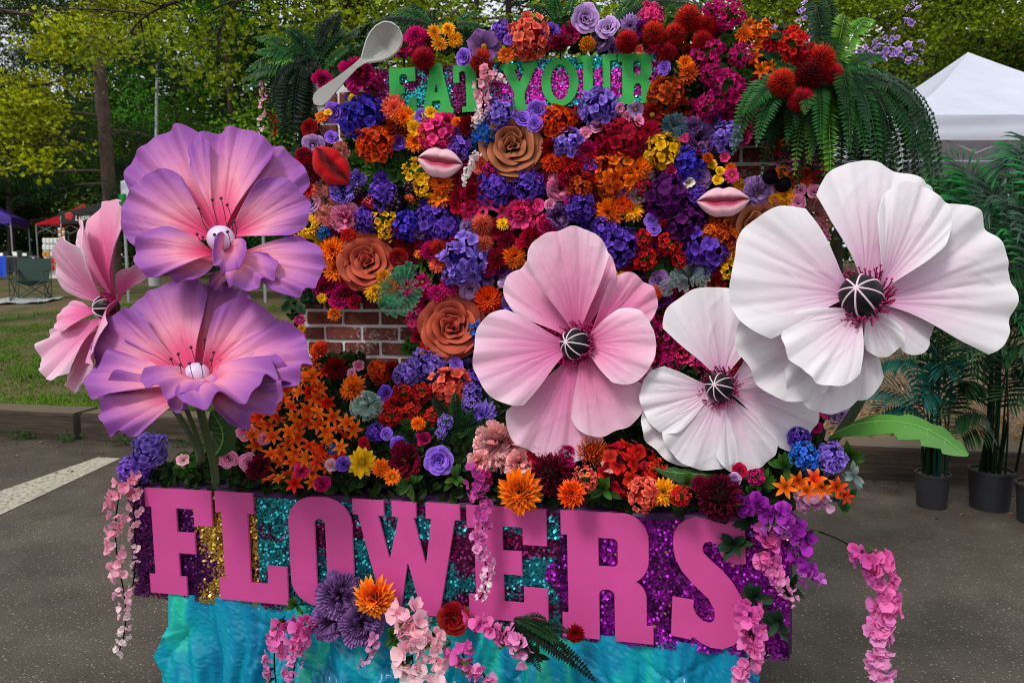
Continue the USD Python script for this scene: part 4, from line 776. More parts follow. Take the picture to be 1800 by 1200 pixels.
def k_tulle(rg):
    out = []
    for k in range(9):
        az = k * 2.39996; l = k / 9
        out.append(('ruffle', MB().add(*cpetal(az, rg.uniform(.7, 1.1), .05, -.15, .85 + .2 * l, 75 - 60 * l, rg.uniform(-20, 30), rg.uniform(0, 40), .06, 3, 5, 30, .13, rg.uniform(5, 8), v=rg.uniform(.2, .8), rg=rg)), 'petal'))
    return out + [STEM()]
def k_foamrose(rg):
    return k_rose(rg, .30, ((2, .10, 82, .50), (3, .20, 78, .56), (3, .32, 70, .62), (4, .42, 60, .64), (4, .50, 44, .62), (5, .54, 22, .56)), 9, 14, .05, .022)
KIND = dict(hydrangea=(k_hydrangea, 'hydrangea head', 3), pompon=(k_pompon, 'pompon chrysanthemum', 2), fuzz=(k_fuzz, 'spiky pompon', 2), daisy=(k_daisy, 'daisy', 2), dahlia=(k_dahlia, 'dahlia', 2), rose=(k_rose, 'rose', 2),
            ranunculus=(k_ranunculus, 'ranunculus', 2), peony=(k_peony, 'peony', 2), carnation=(k_carnation, 'carnation', 2), lily=(k_lily, 'lily', 1), geranium=(k_cluster, 'geranium head', 2), cosmos=(k_cosmos, 'open cup flower', 2), sunflower=(k_sunflower, 'sunflower', 2),
            mum=(k_mum, 'chrysanthemum', 2), gerbera=(k_gerbera, 'gerbera', 2), berries=(k_berries, 'berry cluster', 2), ball=(k_ball, 'velvety ball', 1), pin=(k_pin, 'pincushion flower', 2), leaves=(k_leaves, 'round leaf cluster', 3), ivy=(k_ivy, 'ivy sprig', 3), sprig=(k_sprig, 'leafy sprig', 3), tulle=(k_tulle, 'ruffled tulle bloom', 2), foamrose=(k_foamrose, 'large foam rose', 3))
CATS = dict(leaves='leaves', ivy='leaves', sprig='leaves', berries='berries', ball='ball')
h_ = srgb
def two(a, b, k=1.0):
    A, B = np.array(h_(a)), np.array(h_(b)); return [(0.0, tuple(A * .6)), (0.45, tuple(A * .55 + B * .40)), (1.0, tuple(B * 1.06))]
COL = {'violet': two('2c0e78', '7c50d4'), 'lavender': two('4c2ca8', 'a688ea'), 'purple': two('4c1c96', 'a270ec'), 'blue violet': two('20148c', '5646d4'), 'blue': two('0a2a90', '3c8cf0'), 'plum': two('32083c', '6c1c78'), 'crimson': two('4a0010', 'c00c3c'),
       'magenta': two('6a0240', 'd81878'), 'hot pink': two('c00a5a', 'ff4c9c'), 'pink': two('d83c86', 'f8a4cc'), 'pale pink': two('e090b0', 'f8ccd8'), 'lilac': two('7c5698', 'cca6e0'), 'mauve': two('4c2c5e', '9a6cae'), 'red': two('7a0004', 'e81c1a'),
       'dark red': two('3a0004', '8e060c'), 'coral': two('c83020', 'ff7c62'), 'orange': two('c02c00', 'ff860a'), 'orange red': two('9a1a00', 'f8560a'), 'rust': two('6c1c00', 'd45008'), 'yellow': two('d29000', 'ffcf14'), 'golden': two('c86c00', 'f7aa0c'), 'burgundy': two('28020e', '74082e'),
       'white': two('d8d0a0', 'f4f0ea'), 'salmon pink': two('f47c8a', 'ffc8c8'), 'flame orange': [(0.0, h_('d81c08')), (.55, h_('f8501c')), (1.0, h_('ffb01c'))], 'copper brown': two('80402a', 'b06a48'), 'salmon': two('96301f', 'c85c46'), 'tan brown': two('84442c', 'ae6a48'),
       'green': two('16300c', '3c6a20'), 'dark green': two('0c2010', '24482a'), 'bright green': two('2c5c14', '78ac38'), 'black': two('06030a', '100818'), 'silver green': two('4c5e58', '8a9a98'), 'mint': two('6e9c8c', 'b4d0c4'), 'dark teal': two('0a3038', '1c6478'), 'dark grape': two('0c0410', '2a0c20'), 'teal green': two('10382c', '1c8a5a'), 'coral tulle': two('b04c3c', 'e8806a'), 'dusty red': two('70202a', 'b04850'), 'dusky': two('5c4050', '96707e')}
GREEN = lambda: petal_mat('stem_green', two('14280c', '3a5c1c'), trans=.1, var=.3)
DARK = lambda: petal_mat('dark_core', two('0a0d06', '1c1408'), trans=0, var=.3)
CENT = lambda: petal_mat('flower_centre', two('7a4a04', 'c89418'), trans=0, var=.3)
def tulle_mat(name, stops):
    def make(p):
        return usdkit.material(stage, p, {'uv': ('uvmap', {'attribute': 'st'}), 'sx': ('separate_xyz', {}), 'r': ('rgb_ramp', {'ramp': stops}), 'e': ('map_range', {'from_min': .82, 'from_max': 1.0, 'to_min': .30, 'to_max': .75, 'clamp': True}), 'p': ('principled_bsdf', {'roughness': .5, 'sheen_weight': .3}), 't': ('transparent_bsdf', {}), 'm': ('mix_closure', {})},
            [('uv.UV', 'sx.vector'), ('sx.x', 'r.fac'), ('sx.x', 'e.value'), ('r.color', 'p.base_color'), ('e.result', 'm.fac'), ('t.BSDF', 'm.closure1'), ('p.BSDF', 'm.closure2')], surface='m.closure')
    return look(name, make)
def mats_for(kind, col):
    cn = col.replace(' ', '_')
    if kind == 'tulle': m = tulle_mat('tulle_' + cn, COL[col])
    elif kind == 'berries': m = petal_mat('berry_' + cn, COL[col], rough=.25, trans=0, var=.3, coat=.5)
    elif kind == 'foamrose': m = petal_mat('foamrose_' + cn, COL[col], rough=.6, trans=.10, var=.06, hue=.004)
    elif kind in ('leaves', 'ivy', 'sprig'): m = petal_mat('leaf_' + cn, COL[col], rough=.45, trans=.25, var=.35, hue=.02)
    else: m = petal_mat('petal_' + cn, COL[col], var=.38, hue=.007)
    return {'petal': m, 'green': GREEN(), 'dark': DARK(), 'centre': CENT()}
PROTO = {}
GEO = {}
def build_kind(kind, var):
    if (kind, var) not in GEO:
        GEO[(kind, var)] = KIND[kind][0](np.random.default_rng(hash_(kind) + var * 17))
    return GEO[(kind, var)]
def hash_(s): return sum((i + 1) * ord(c) for i, c in enumerate(s)) % 9973
def nice(kind): return {'fuzz': 'spiky_pompon', 'leaves': 'leaf_cluster', 'ivy': 'ivy_sprig', 'sprig': 'leafy_sprig', 'berries': 'berry_cluster', 'ball': 'velvet_ball', 'pin': 'pincushion_flower', 'tulle': 'tulle_bloom', 'foamrose': 'foam_rose', 'cosmos': 'cup_flower', 'pompon': 'pompon_chrysanthemum', 'mum': 'chrysanthemum', 'geranium': 'geranium_head', 'hydrangea': 'hydrangea_head'}.get(kind, kind)
def smooth01(x): x = np.clip(x, 0, 1); return x * x * (3 - 2 * x)
def backing_Y(px, py):
    Yw = wall_pt(px, py)[1] - .03; Yf = hit(px, py, BL, fn)[1]
    t = float(smooth01((py - 620) / 200)); t2 = float(smooth01((py - 820) / 40))
    return Yw * (1 - t) + (Yf + .12) * t - t2 * .10
frng = np.random.default_rng(77)
PLACED = []
def flower(kind, col, px, py, r, out=None, face=None, var=None, spin=None, tilt=.24):
    """px, py, r in photo pixels; the bloom is put in front of the leafy backing at that place"""
    PLACED.append(dict(kind=kind, col=col, x=px, y=py, r=r, out=out, face=face, var=var, spin=spin, tilt=tilt))
def make_flowers():
    labels = make_labels(PLACED)
    for p, lab in zip(PLACED, labels):
        kind, col, r = p['kind'], p['col'], p['r']
        Y = backing_Y(p['x'], p['y']); P = at(p['x'], p['y'], Y); R = r * mpp(P)
        o = p['out'] if p['out'] is not None else float(np.clip(.135 - .50 * R, .05, .14)) + frng.uniform(-.012, .012)
        P = at(p['x'], p['y'], Y - o); R = r * mpp(P) * 1.13
        n = p['face'] if p['face'] is not None else unit(unit(EYE - P) * .55 + WN * .45 + [0, 0, .10]) + frng.normal(0, p['tilt'], 3) * [1, .4, 1]
        M = frame(P, n, s=R, spin=p['spin'] if p['spin'] is not None else frng.uniform(0, 6.28))
        var = p['var'] if p['var'] is not None else int(frng.integers(0, KIND[kind][2]))
        key = (kind, col, var); cat = CATS.get(kind, 'artificial flower'); name = nice(kind)
        if key in PROTO: copy_of(PROTO[key], name, lab, cat, M, p.get('group')); continue
        ms = mats_for(kind, col); t = thing(name, lab, cat, M, p.get('group')); PROTO[key] = t
        for pn, mesh, mk in build_kind(kind, var):
            uv = None
            if isinstance(mesh, tuple): v, f, uv = mesh; mesh = (v, f)
            elif not isinstance(mesh, MB): mesh = MB().tm(mesh)
            part(t, pn, mesh, ms[mk], True, uv=uv)
# ---------------------------------------------------------------- labels that single each bloom out
MARKS = [(582, 290, 'the red plush lips'), (775, 283, 'the pale pink lips at the left'), (1270, 352, 'the pink lips at the right'), (900, 258, 'the copper foam rose'), (645, 460, 'the upper salmon foam rose'), (793, 573, 'the lower salmon foam rose'), (1335, 395, 'the tan foam rose'),
         (672, 78, 'the spoon bowl'), (572, 165, 'the spoon handle end'), (704, 158, 'the green letter E'), (765, 156, 'the green letter A'), (822, 155, 'the green letter T'), (910, 152, 'the green letter Y'), (983, 144, 'the green letter O'), (1050, 137, 'the green letter U'), (1117, 137, 'the green letter R'),
         (636, 585, 'the bare bricks at the left'), (1318, 285, 'the bare bricks at the right'), (612, 205, 'the bare bricks by the spoon'), (390, 400, 'the upper purple poppy'), (348, 643, 'the lower purple poppy'), (1018, 604, 'the pale pink poppy'), (1268, 671, 'the smaller white poppy'), (1513, 514, 'the largest white poppy'),
         (305, 945, 'the pink letter F'), (430, 955, 'the pink letter L'), (558, 960, 'the pink letter O'), (705, 965, 'the pink letter W'), (885, 985, 'the pink letter E'), (1065, 1005, 'the pink letter R'), (1245, 1020, 'the pink letter S'), (1450, 200, 'the big fern'), (545, 410, 'the two sunflowers'), (710, 512, 'the dark tulle bloom'), (645, 715, 'the mint tulle bloom'), (1215, 490, 'the mint ruffle by the white poppy'), (820, 455, 'the large lavender hydrangea'), (1240, 435, 'the round violet hydrangea'), (875, 785, 'the salmon pink carnation'), (520, 720, 'the orange lilies')]
DIRS = ['right of', 'below right of', 'below', 'below left of', 'left of', 'above left of', 'above', 'above right of']
def rel(x, y, m, self_r=20):
    dx, dy = x - m[0], y - m[1]; d = math.hypot(dx, dy); k = int(round(math.atan2(dy, dx) / (math.pi / 4))) % 8
    return ('close ' if d < 62 else '') + DIRS[k] + ' ' + m[2], d
def make_labels(items):
    pre = []
    for p in items:
        r = p['r']; s = 'tiny ' if r < 11 else 'small ' if r < 16 else '' if r < 27 else 'large '
        pre.append(f"{s}{p['col']} {KIND[p['kind']][1]}")
    used, out = {}, [None] * len(items)
    for i in sorted(range(len(items)), key=lambda i: -items[i]['r']):
        p = items[i]; ms = sorted(MARKS, key=lambda m: math.hypot(p['x'] - m[0], p['y'] - m[1])); ms = [m for m in ms if math.hypot(p['x'] - m[0], p['y'] - m[1]) > 14][:6]
        same = [q for j, q in enumerate(items) if j != i and q['kind'] == p['kind'] and q['col'] == p['col']]
        best = None
        cands = [rel(p['x'], p['y'], m) for m in ms]
        for (c, d), m in zip(cands, ms):
            clash = any(rel(q['x'], q['y'], m)[0] == c and math.hypot(q['x'] - m[0], q['y'] - m[1]) < 1.8 * d for q in same)
            if not clash and (pre[i] + c) not in used and d < 190: best = c; break
        if best is None:
            for a in range(len(ms)):
                for b in range(a + 1, len(ms)):
                    c = cands[a][0] + ' and ' + cands[b][0]
                    if not any(rel(q['x'], q['y'], ms[a])[0] == cands[a][0] and rel(q['x'], q['y'], ms[b])[0] == cands[b][0] for q in same) and (pre[i] + c) not in used and len((pre[i] + ' ' + c).split()) <= 16: best = c; break
                if best: break
        if best is None:
            for nb in sorted((q for q in items if q is not p and (q['kind'], q['col']) != (p['kind'], p['col'])), key=lambda q: math.hypot(q['x'] - p['x'], q['y'] - p['y']))[:14]:
                dn = rel(p['x'], p['y'], (nb['x'], nb['y'], ''))[0].replace('close ', '').strip(); c = f"{dn} the {nb['col']} {KIND[nb['kind']][1]}, " + cands[0][0].replace('close ', '')
                if (pre[i] + c) not in used and len((pre[i] + ' ' + c).split()) <= 16: best = c; break
        if best is None:
            nn = sorted((q for q in items if q is not p), key=lambda q: math.hypot(q['x'] - p['x'], q['y'] - p['y']))[:2]; best = 'between the ' + ' and the '.join(q['col'] + ' ' + KIND[q['kind']][1] for q in nn)
        used[pre[i] + best] = 1; out[i] = pre[i] + ' ' + best
    return out
# ================================================================ the blooms seen in the photograph: kind, colour, x, y, radius
T_ = '''
peony magenta 710 90 30|fuzz red 745 104 20|mum golden 763 57 14|mum golden 788 52 13|mum golden 800 70 14|mum golden 772 78 15|cosmos mauve 850 84 31|rose purple 815 101 16|fuzz red 846 107 21|gerbera orange 890 97 15|hydrangea coral 930 66 33|peony burgundy 985 80 25|rose purple 894 70 10|pin golden 1033 80 14|rose lilac 1030 32 26|rose lilac 1068 48 21
fuzz red 1102 74 20|fuzz red 1148 60 21|fuzz red 1187 62 20|fuzz red 1210 34 23|fuzz red 1240 45 19|fuzz red 1172 92 18|fuzz red 1234 72 18|geranium magenta 1282 25 26|geranium magenta 1250 18 16|peony plum 1128 52 15|cosmos coral 1125 88 9
geranium magenta 1244 96 28|geranium magenta 1300 98 20|geranium magenta 1276 160 34|geranium magenta 1243 186 20|geranium magenta 1250 130 18|leaves green 1270 84 22|leaves green 1276 138 26|leaves green 1240 122 22|leaves green 1305 140 20|leaves green 1300 66 18
dahlia orange 1308 62 15|lily orange 1325 100 15|lily orange 1338 124 14|lily orange 1318 42 12|lily orange 1352 116 12|lily orange 1330 78 12|mum rust 1210 130 20|mum orange 1205 112 15|hydrangea rust 1172 168 29|rose purple 1167 120 13
geranium red 1398 82 26|geranium red 1390 62 16|fuzz red 1440 106 26|fuzz dark_red 1424 130 27|fuzz red 1374 146 24|fuzz red 1408 176 22|fuzz red 1462 130 18|fuzz red 1400 100 14
peony magenta 566 142 20|peony magenta 632 128 33
dahlia coral 692 190 22|dahlia flame_orange 709 208 22|cosmos yellow 735 212 16|cosmos yellow 728 226 14|cosmos yellow 744 230 14|rose purple 741 204 13|cosmos yellow 757 199 12|hydrangea blue_violet 637 206 35|rose purple 587 198 19|rose purple 583 241 13|gerbera orange 565 206 12|cosmos yellow 577 199 8|cosmos yellow 621 175 10|ranunculus dark_red 544 226 18|rose lilac 551 255 21
peony hot_pink 783 212 20|hydrangea hot_pink 768 238 30|dahlia dark_red 824 222 20|dahlia orange 804 216 11|hydrangea lavender 880 202 26|hydrangea blue 848 236 22|rose purple 945 194 19|rose purple 919 208 15|rose purple 940 218 15|hydrangea orange_red 980 215 27|hydrangea lavender 1050 194 34|rose pink 1090 190 10|cosmos lilac 1116 192 16|gerbera dark_red 1146 202 22|tulle dark_teal 1185 222 22|carnation mauve 1228 244 28|hydrangea lavender 1276 246 26|carnation mauve 1218 222 16
hydrangea orange_red 662 253 30|pin rust 698 226 20|carnation purple 700 250 14|mum orange 729 250 19|hydrangea purple 808 258 20|geranium yellow 737 306 26|geranium yellow 745 330 18
leaves green 640 288 30|leaves bright_green 655 300 20|leaves green 702 302 26|leaves green 714 282 22|leaves green 640 320 18|leaves green 690 275 18
pompon crimson 540 300 27|pompon crimson 535 275 16|tulle coral_tulle 600 265 16|foamrose copper_brown 900 257 56|rose coral 847 291 18|hydrangea violet 868 332 29|hydrangea violet 930 330 26|cosmos pink 1030 236 14|rose pink 1048 222 13|rose pink 1103 206 11|rose pink 1124 212 11|hydrangea crimson 1092 252 38|hydrangea crimson 1075 230 22|hydrangea lavender 1000 256 27|dahlia dark_red 968 262 18|dahlia red 1000 288 20|dahlia red 1040 284 24|dahlia orange_red 972 285 20|dahlia crimson 1140 232 20
hydrangea yellow 1165 266 30|hydrangea blue_violet 1208 288 31|rose hot_pink 1204 242 9|cosmos hot_pink 1274 277 10|cosmos crimson 1222 262 12|dahlia rust 1244 278 10|cosmos white 1211 322 11|rose mauve 1232 314 20|cosmos yellow 1250 290 11|rose yellow 1266 300 9|rose yellow 1262 316 10|gerbera hot_pink 1286 308 14|dahlia orange 1284 296 10|leaves dark_green 1178 305 18|leaves green 1250 262 18
carnation lavender 602 334 24|carnation lavender 627 315 15|rose lilac 547 356 19|tulle coral_tulle 575 348 28|tulle coral_tulle 572 380 18|dahlia orange_red 524 376 20|dahlia red 545 335 14|carnation pink 607 382 26|rose hot_pink 578 391 11|berries dark_grape 632 335 14|berries dark_grape 692 356 26|berries crimson 652 354 16|berries dark_grape 722 330 20|berries rust 722 350 12|hydrangea violet 675 345 25|dahlia orange 776 322 22|gerbera orange 772 350 21|peony crimson 815 356 30|peony crimson 830 340 20|hydrangea violet 645 386 21|geranium yellow 676 386 24|geranium yellow 678 410 15|hydrangea violet 760 386 30|hydrangea blue_violet 716 398 24|leaves dark_green 730 370 18
lily hot_pink 856 360 18|lily hot_pink 884 372 16|peony hot_pink 915 375 30|rose hot_pink 945 362 13|carnation pink 985 331 24|rose pink 968 360 12|carnation mauve 982 378 22|hydrangea rust 1020 332 22|hydrangea orange 1080 308 36|dahlia orange 1122 298 22|rose purple 1094 274 12|tulle dusky 1130 308 18|tulle dusky 1122 344 16|rose purple 1095 342 12|hydrangea violet 1040 290 16|hydrangea violet 1020 362 24|peony crimson 850 330 14
hydrangea plum 1168 344 37|hydrangea plum 1202 392 33|hydrangea violet 1228 344 16|rose purple 1145 386 14|rose purple 1149 402 14|geranium red 1168 388 13|carnation lilac 1332 338 26|ball black 1354 311 13|ball black 1376 324 14|dahlia orange 1372 304 13|mum golden 1380 345 18|mum golden 1362 350 12|rose pink 1407 334 12|rose pink 1402 356 15|rose pink 1431 336 13|leaves green 1420 348 16|foamrose tan_brown 1332 396 62|tulle dusty_red 1428 376 32|gerbera dark_red 1362 258 16|mum golden 1378 250 8|hydrangea rust 1266 392 20|dahlia crimson 1440 310 14
sunflower yellow 544 396 21|sunflower yellow 543 427 27|geranium blue 569 410 13|dahlia orange 586 442 26|mum orange 588 474 22|dahlia orange 562 462 16|ranunculus dark_red 712 430 22|ranunculus dark_red 700 452 18|dahlia red 612 412 14|carnation mauve 737 404 15|hydrangea violet 778 402 28|carnation lilac 826 400 18|fuzz coral 848 396 20|fuzz coral 850 428 18|hydrangea lavender 820 456 42|hydrangea lavender 800 484 20|fuzz red 772 436 18|dahlia coral 770 462 18|berries orange 735 446 10|ivy bright_green 745 462 18|ivy bright_green 752 490 12|foamrose salmon 646 461 50
gerbera magenta 716 505 15|gerbera magenta 742 496 16|mum magenta 790 500 20|mum magenta 768 516 18|mum magenta 808 484 12|pompon crimson 890 424 17|pompon crimson 874 456 20|peony crimson 938 424 30|peony magenta 960 400 20|mum yellow 884 393 13|dahlia orange 903 450 21|rose lilac 826 510 20|dahlia orange_red 858 526 25|carnation mauve 902 532 20|cosmos lilac 892 500 18|tulle teal_green 710 510 46|hydrangea violet 898 552 20|hydrangea lavender 926 546 16|peony plum 880 476 14
hydrangea violet 1088 432 34|hydrangea violet 1062 402 20|hydrangea blue_violet 1030 426 16|dahlia orange 1072 374 26|mum golden 1112 370 21|dahlia orange_red 1095 360 16|ivy green 1094 396 20|ivy green 1118 398 16|geranium red 1133 456 21|geranium red 1176 430 21|geranium red 1130 420 16|geranium red 1196 456 15|hydrangea violet 1242 436 40|hydrangea rust 1276 420 24|hydrangea orange_red 1290 448 20|hydrangea orange 1250 408 14|geranium yellow 1284 474 20|geranium yellow 1290 452 12|rose yellow 1078 485 11|rose yellow 1098 484 11|ranunculus purple 1092 508 16|rose mauve 1160 492 19|tulle silver_green 1212 488 32|tulle silver_green 1172 506 14|leaves green 1150 472 24|leaves green 1180 476 20|peony magenta 1075 464 13|dahlia orange_red 1150 516 14|peony plum 1165 530 16|dahlia dark_red 1262 478 14|rose purple 1300 450 12
peony magenta 602 518 27|peony crimson 624 532 14|dahlia yellow 660 512 20|mum orange 686 506 17|dahlia golden 676 488 14|mum yellow 566 524 9|gerbera magenta 527 562 10|mum golden 530 578 8|gerbera orange 588 552 13|ivy dark_green 520 530 24|ivy dark_green 545 520 18|foamrose salmon 794 574 54|rose lilac 868 566 16|peony crimson 736 592 14|leaves green 724 606 20|mum yellow 743 618 8|geranium red 752 610 14|rose lilac 778 622 18|hydrangea lavender 752 640 28|hydrangea lavender 716 662 22|rose purple 802 640 13|fuzz coral 790 684 32|hydrangea coral 792 682 34|hydrangea lavender 830 690 16|hydrangea violet 834 664 16|hydrangea violet 856 600 20|hydrangea blue 840 580 16
dahlia orange_red 562 616 18|dahlia dark_red 590 646 20|hydrangea orange_red 664 654 18|dahlia dark_red 690 650 16|cosmos pink 630 642 11|rose pink 618 656 9|mum orange 620 682 26|tulle mint 646 714 28|rose violet 676 690 16|geranium red 710 690 17|geranium red 742 692 18|geranium red 688 732 20|geranium red 724 726 20|rose purple 680 762 12|geranium lavender 828 712 16|geranium lavender 784 742 14|geranium lavender 776 760 10|leaves dark_green 760 700 26
rose pink 430 758 18|rose pink 400 806 19|rose pink 436 812 17|peony burgundy 456 820 24|rose pink 464 770 12|peony burgundy 714 808 36|rose purple 772 810 27|carnation salmon_pink 875 784 46|carnation salmon_pink 912 812 24|carnation salmon_pink 842 812 20|gerbera yellow 637 812 26|dahlia orange 670 822 16|carnation purple 604 816 14|cosmos pale_pink 582 818 13|hydrangea lavender 264 790 27|hydrangea purple 240 822 26|cosmos pale_pink 322 808 12|geranium blue 586 790 10
dahlia orange 915 862 38|pompon burgundy 968 834 37|pin orange 1040 794 27|dahlia orange_red 1004 868 24|hydrangea red 1104 822 46|hydrangea coral 1132 868 26|cosmos salmon_pink 1070 818 15|dahlia golden 1168 864 24|pompon burgundy 1266 874 40|lily orange 1380 856 20|lily orange 1404 846 18|lily flame_orange 1432 842 20|lily orange 1444 858 18|lily orange_red 1472 856 18|lily orange_red 1486 872 14|lily orange 1418 862 16|hydrangea blue 1412 800 22|hydrangea blue 1424 818 14|hydrangea lavender 1460 804 24|rose hot_pink 1452 726 11|hydrangea lilac 1470 724 18|rose magenta 1434 750 12|hydrangea violet 1404 770 18|peony plum 1466 700 14|rose crimson 1300 826 14
sprig green 1490 806 26|sprig silver_green 1500 836 22|ivy dark_green 1482 870 24|ivy green 1486 890 12|sprig green 1380 822 26|sprig green 1340 850 26|sprig green 1320 870 20|leaves green 330 820 26|sprig dark_green 300 830 24|sprig green 720 850 26|carnation magenta 566 850 14|geranium red 1195 872 18|dahlia burgundy 1230 850 16|gerbera orange 690 838 15|carnation hot_pink 530 828 14|geranium magenta 850 840 15|peony crimson 945 800 20|carnation magenta 995 800 22|geranium coral 1030 842 22|geranium red 1150 830 22|peony magenta 745 770 14|rose crimson 640 780 13|hydrangea violet 660 760 15|carnation purple 700 780 14|geranium red 760 730 15|dahlia orange 735 745 13|hydrangea violet 1010 770 18|rose lilac 1290 842 13|geranium magenta 1330 838 15|sprig green 800 840 24|sprig green 1060 860 28|sprig green 1210 850 24|sprig green 500 850 20|leaves dark_green 262 830 16
carnation mauve 597 1046 38|carnation mauve 580 1092 34|carnation mauve 636 1092 38|dahlia flame_orange 660 1046 36|ranunculus dark_red 797 1086 30|dahlia dark_red 1012 1112 16|sprig green 570 1036 14|peony crimson 1062 268 26|peony magenta 1030 264 20|carnation magenta 1150 252 20|peony crimson 880 402 24|peony hot_pink 958 392 22|carnation crimson 1000 312 22|geranium crimson 1132 332 18|carnation magenta 760 442 18|peony magenta 1010 352 18|geranium magenta 860 300 14|peony crimson 1108 286 22|carnation hot_pink 826 370 18|peony crimson 800 430 16|geranium red 1040 300 16|peony crimson 700 400 14|peony hot_pink 1180 300 12|carnation crimson 1100 460 18|carnation magenta 860 470 16|geranium hot_pink 930 365 18|sprig dark_green 1290 955 30|sprig dark_green 1318 912 28|sprig dark_green 1330 1050 30|sprig dark_green 1368 1095 30|sprig dark_green 1392 1030 22|sprig green 690 1120 22|sprig green 770 1130 22|sprig dark_green 940 1150 22|sprig green 520 1065 18|berries silver_green 752 1092 14|berries silver_green 778 1128 13
'''
for ln_ in T_.replace('\n', '|').split('|'):
    w = ln_.split()
    if len(w) == 5: flower(w[0], w[1].replace('_', ' '), float(w[2]), float(w[3]), float(w[4]))
for p in PLACED:
    if p['y'] > 1020: p['out'] = .10
    if p['x'] == 710 and p['kind'] == 'peony': p['out'] = .03
    if 1270 < p['x'] < 1400 and p['y'] > 890: p['out'] = .06
    if 1365 < p['x'] < 1475 and p['y'] < 180 and p['col'] in ('red', 'dark red'): p['out'] = .31
    if p['kind'] == 'foamrose': p['out'] = .105; p['tilt'] = .05
    if p['col'] == 'mint' and p['y'] < 520: p['out'] = .13
    if p['kind'] in ('leaves', 'ivy', 'sprig') and p['out'] is None: p['out'] = .06
    if p['kind'] == 'tulle' and p['col'] == 'teal green': p['out'] = .12
    if p['x'] == 790 and p['kind'] == 'fuzz': p['x'] = -1
PLACED[:] = [p for p in PLACED if p['x'] > 0]
# fill what the list leaves open with smaller blooms coloured like their neighbours
WALLPOLY = Polygon([(520, 270), (600, 140), (650, 60), (700, 60), (860, 60), (1040, 40), (1200, 20), (1330, 30), (1450, 120), (1450, 420), (1440, 760), (1400, 800), (860, 800), (640, 800), (560, 640), (500, 520), (505, 380)])
KEEP = [(528, 532, 735, 650), (560, 150, 660, 250), (1285, 245, 1385, 330), (665, 92, 1165, 205), (640, 50, 710, 110), (545, 60, 660, 190)]
gx, gy = np.meshgrid(np.arange(500, 1460, 7), np.arange(30, 830, 7)); G = np.stack([gx.ravel(), gy.ravel()], 1).astype(float)
from shapely import contains_xy
ok = contains_xy(WALLPOLY, G[:, 0], G[:, 1])
for x0, y0, x1, y1 in KEEP: ok &= ~((G[:, 0] > x0) & (G[:, 0] < x1) & (G[:, 1] > y0) & (G[:, 1] < y1))
ok &= ~((G[:, 1] > 730) & (G[:, 0] > 650)); ok &= ~((G[:, 0] > 850) & (G[:, 1] > 640)); ok &= ~((G[:, 0] < 660) & (G[:, 1] > 640))
ok &= ~((G[:, 0] > 700) & (G[:, 0] < 850) & (G[:, 1] > 700))
G = G[ok]; rf_ = np.random.default_rng(12); rf_.shuffle(G)
def gapd(g): return min(min(math.hypot(g[0] - p['x'], g[1] - p['y']) - p['r'] * .82 for p in PLACED), min(math.hypot(g[0] - m[0], (g[1] - m[1]) * 1.6) - 42 for m in MARKS[:3]))
nfill = 0
for g in G:
    d = gapd(g)
    if d > 6.5:
        nb = sorted(PLACED, key=lambda p: math.hypot(g[0] - p['x'], g[1] - p['y']))[:7]; nb = [p for p in nb if p['kind'] not in ('leaves', 'ivy', 'sprig', 'tulle', 'foamrose', 'ball', 'berries', 'sunflower', 'fuzz')]
        if not nb or rf_.random() < .17: flower(['leaves', 'sprig', 'ivy'][int(rf_.integers(3))], ['dark green', 'green'][int(rf_.integers(2))], *g, min(d + 7, 22), out=.05)
        else:
            c = nb[int(rf_.integers(len(nb)))]['col']; c = ['magenta', 'hot pink', 'crimson', 'magenta'][int(rf_.integers(4))] if rf_.random() < .38 and g[1] < 640 else c; k = ['dahlia', 'peony', 'geranium', 'carnation', 'carnation', 'hydrangea', 'peony'][int(rf_.integers(7))]
            flower(k, c, float(g[0]), float(g[1]), min(d + 11, 27), out=.045)
        nfill += 1
print('flowers', len(PLACED), 'fillers', nfill)
make_flowers()
# ================================================================ leafy backing, ferns, hanging sprays, lips, spoon
def leaf_cloud(P, N, size, rg, aspect=.55, fold=.18, shape='kite', vary=None):
    """many separate leaves: P points (n,3), N normals (n,3)"""
    n = len(P); a = unit_rows(np.cross(N, rg.normal(0, 1, (n, 3)))); b = np.cross(N, a); s = size * rg.uniform(.65, 1.3, n)
    if shape == 'kite':
        q = np.array([[-.5, 0, 0], [0, -aspect * .5, fold], [.5, 0, -.05], [0, aspect * .5, fold]]); F = np.array([[0, 1, 2], [0, 2, 3]])
    elif shape == 'lobed':
        q = np.array([[-.5, 0, 0], [-.18, -.42, .06], [.02, -.2, .02], [.5, 0, -.12], [.02, .2, .02], [-.18, .42, .06], [.28, -.36, 0], [.28, .36, 0]]); F = np.array([[0, 1, 2], [0, 2, 3], [0, 3, 4], [0, 4, 5], [2, 6, 3], [4, 3, 7]])
    else:
        q = np.array([[-.5, 0, 0], [-.15, -aspect * .5, fold], [.25, -aspect * .36, fold * .6], [.5, 0, -.1], [.25, aspect * .36, fold * .6], [-.15, aspect * .5, fold]]); F = np.array([[0, 1, 2], [0, 2, 3], [0, 3, 4], [0, 4, 5]])
    V = P[:, None] + s[:, None, None] * (q[None, :, :1] * a[:, None] + q[None, :, 1:2] * b[:, None] + q[None, :, 2:] * N[:, None])
    f = (F[None] + len(q) * np.arange(n)[:, None, None]).reshape(-1, 3)
    uvy = rg.random(n) if vary is None else np.clip(vary + rg.normal(0, .12, n), 0, 1)
    uv = np.stack([np.tile((q[:, 0] + .5), n), np.repeat(uvy, len(q))], 1)
    return V.reshape(-1, 3), f, uv
def unit_rows(v): return v / (np.linalg.norm(v, axis=1, keepdims=True) + 1e-12)
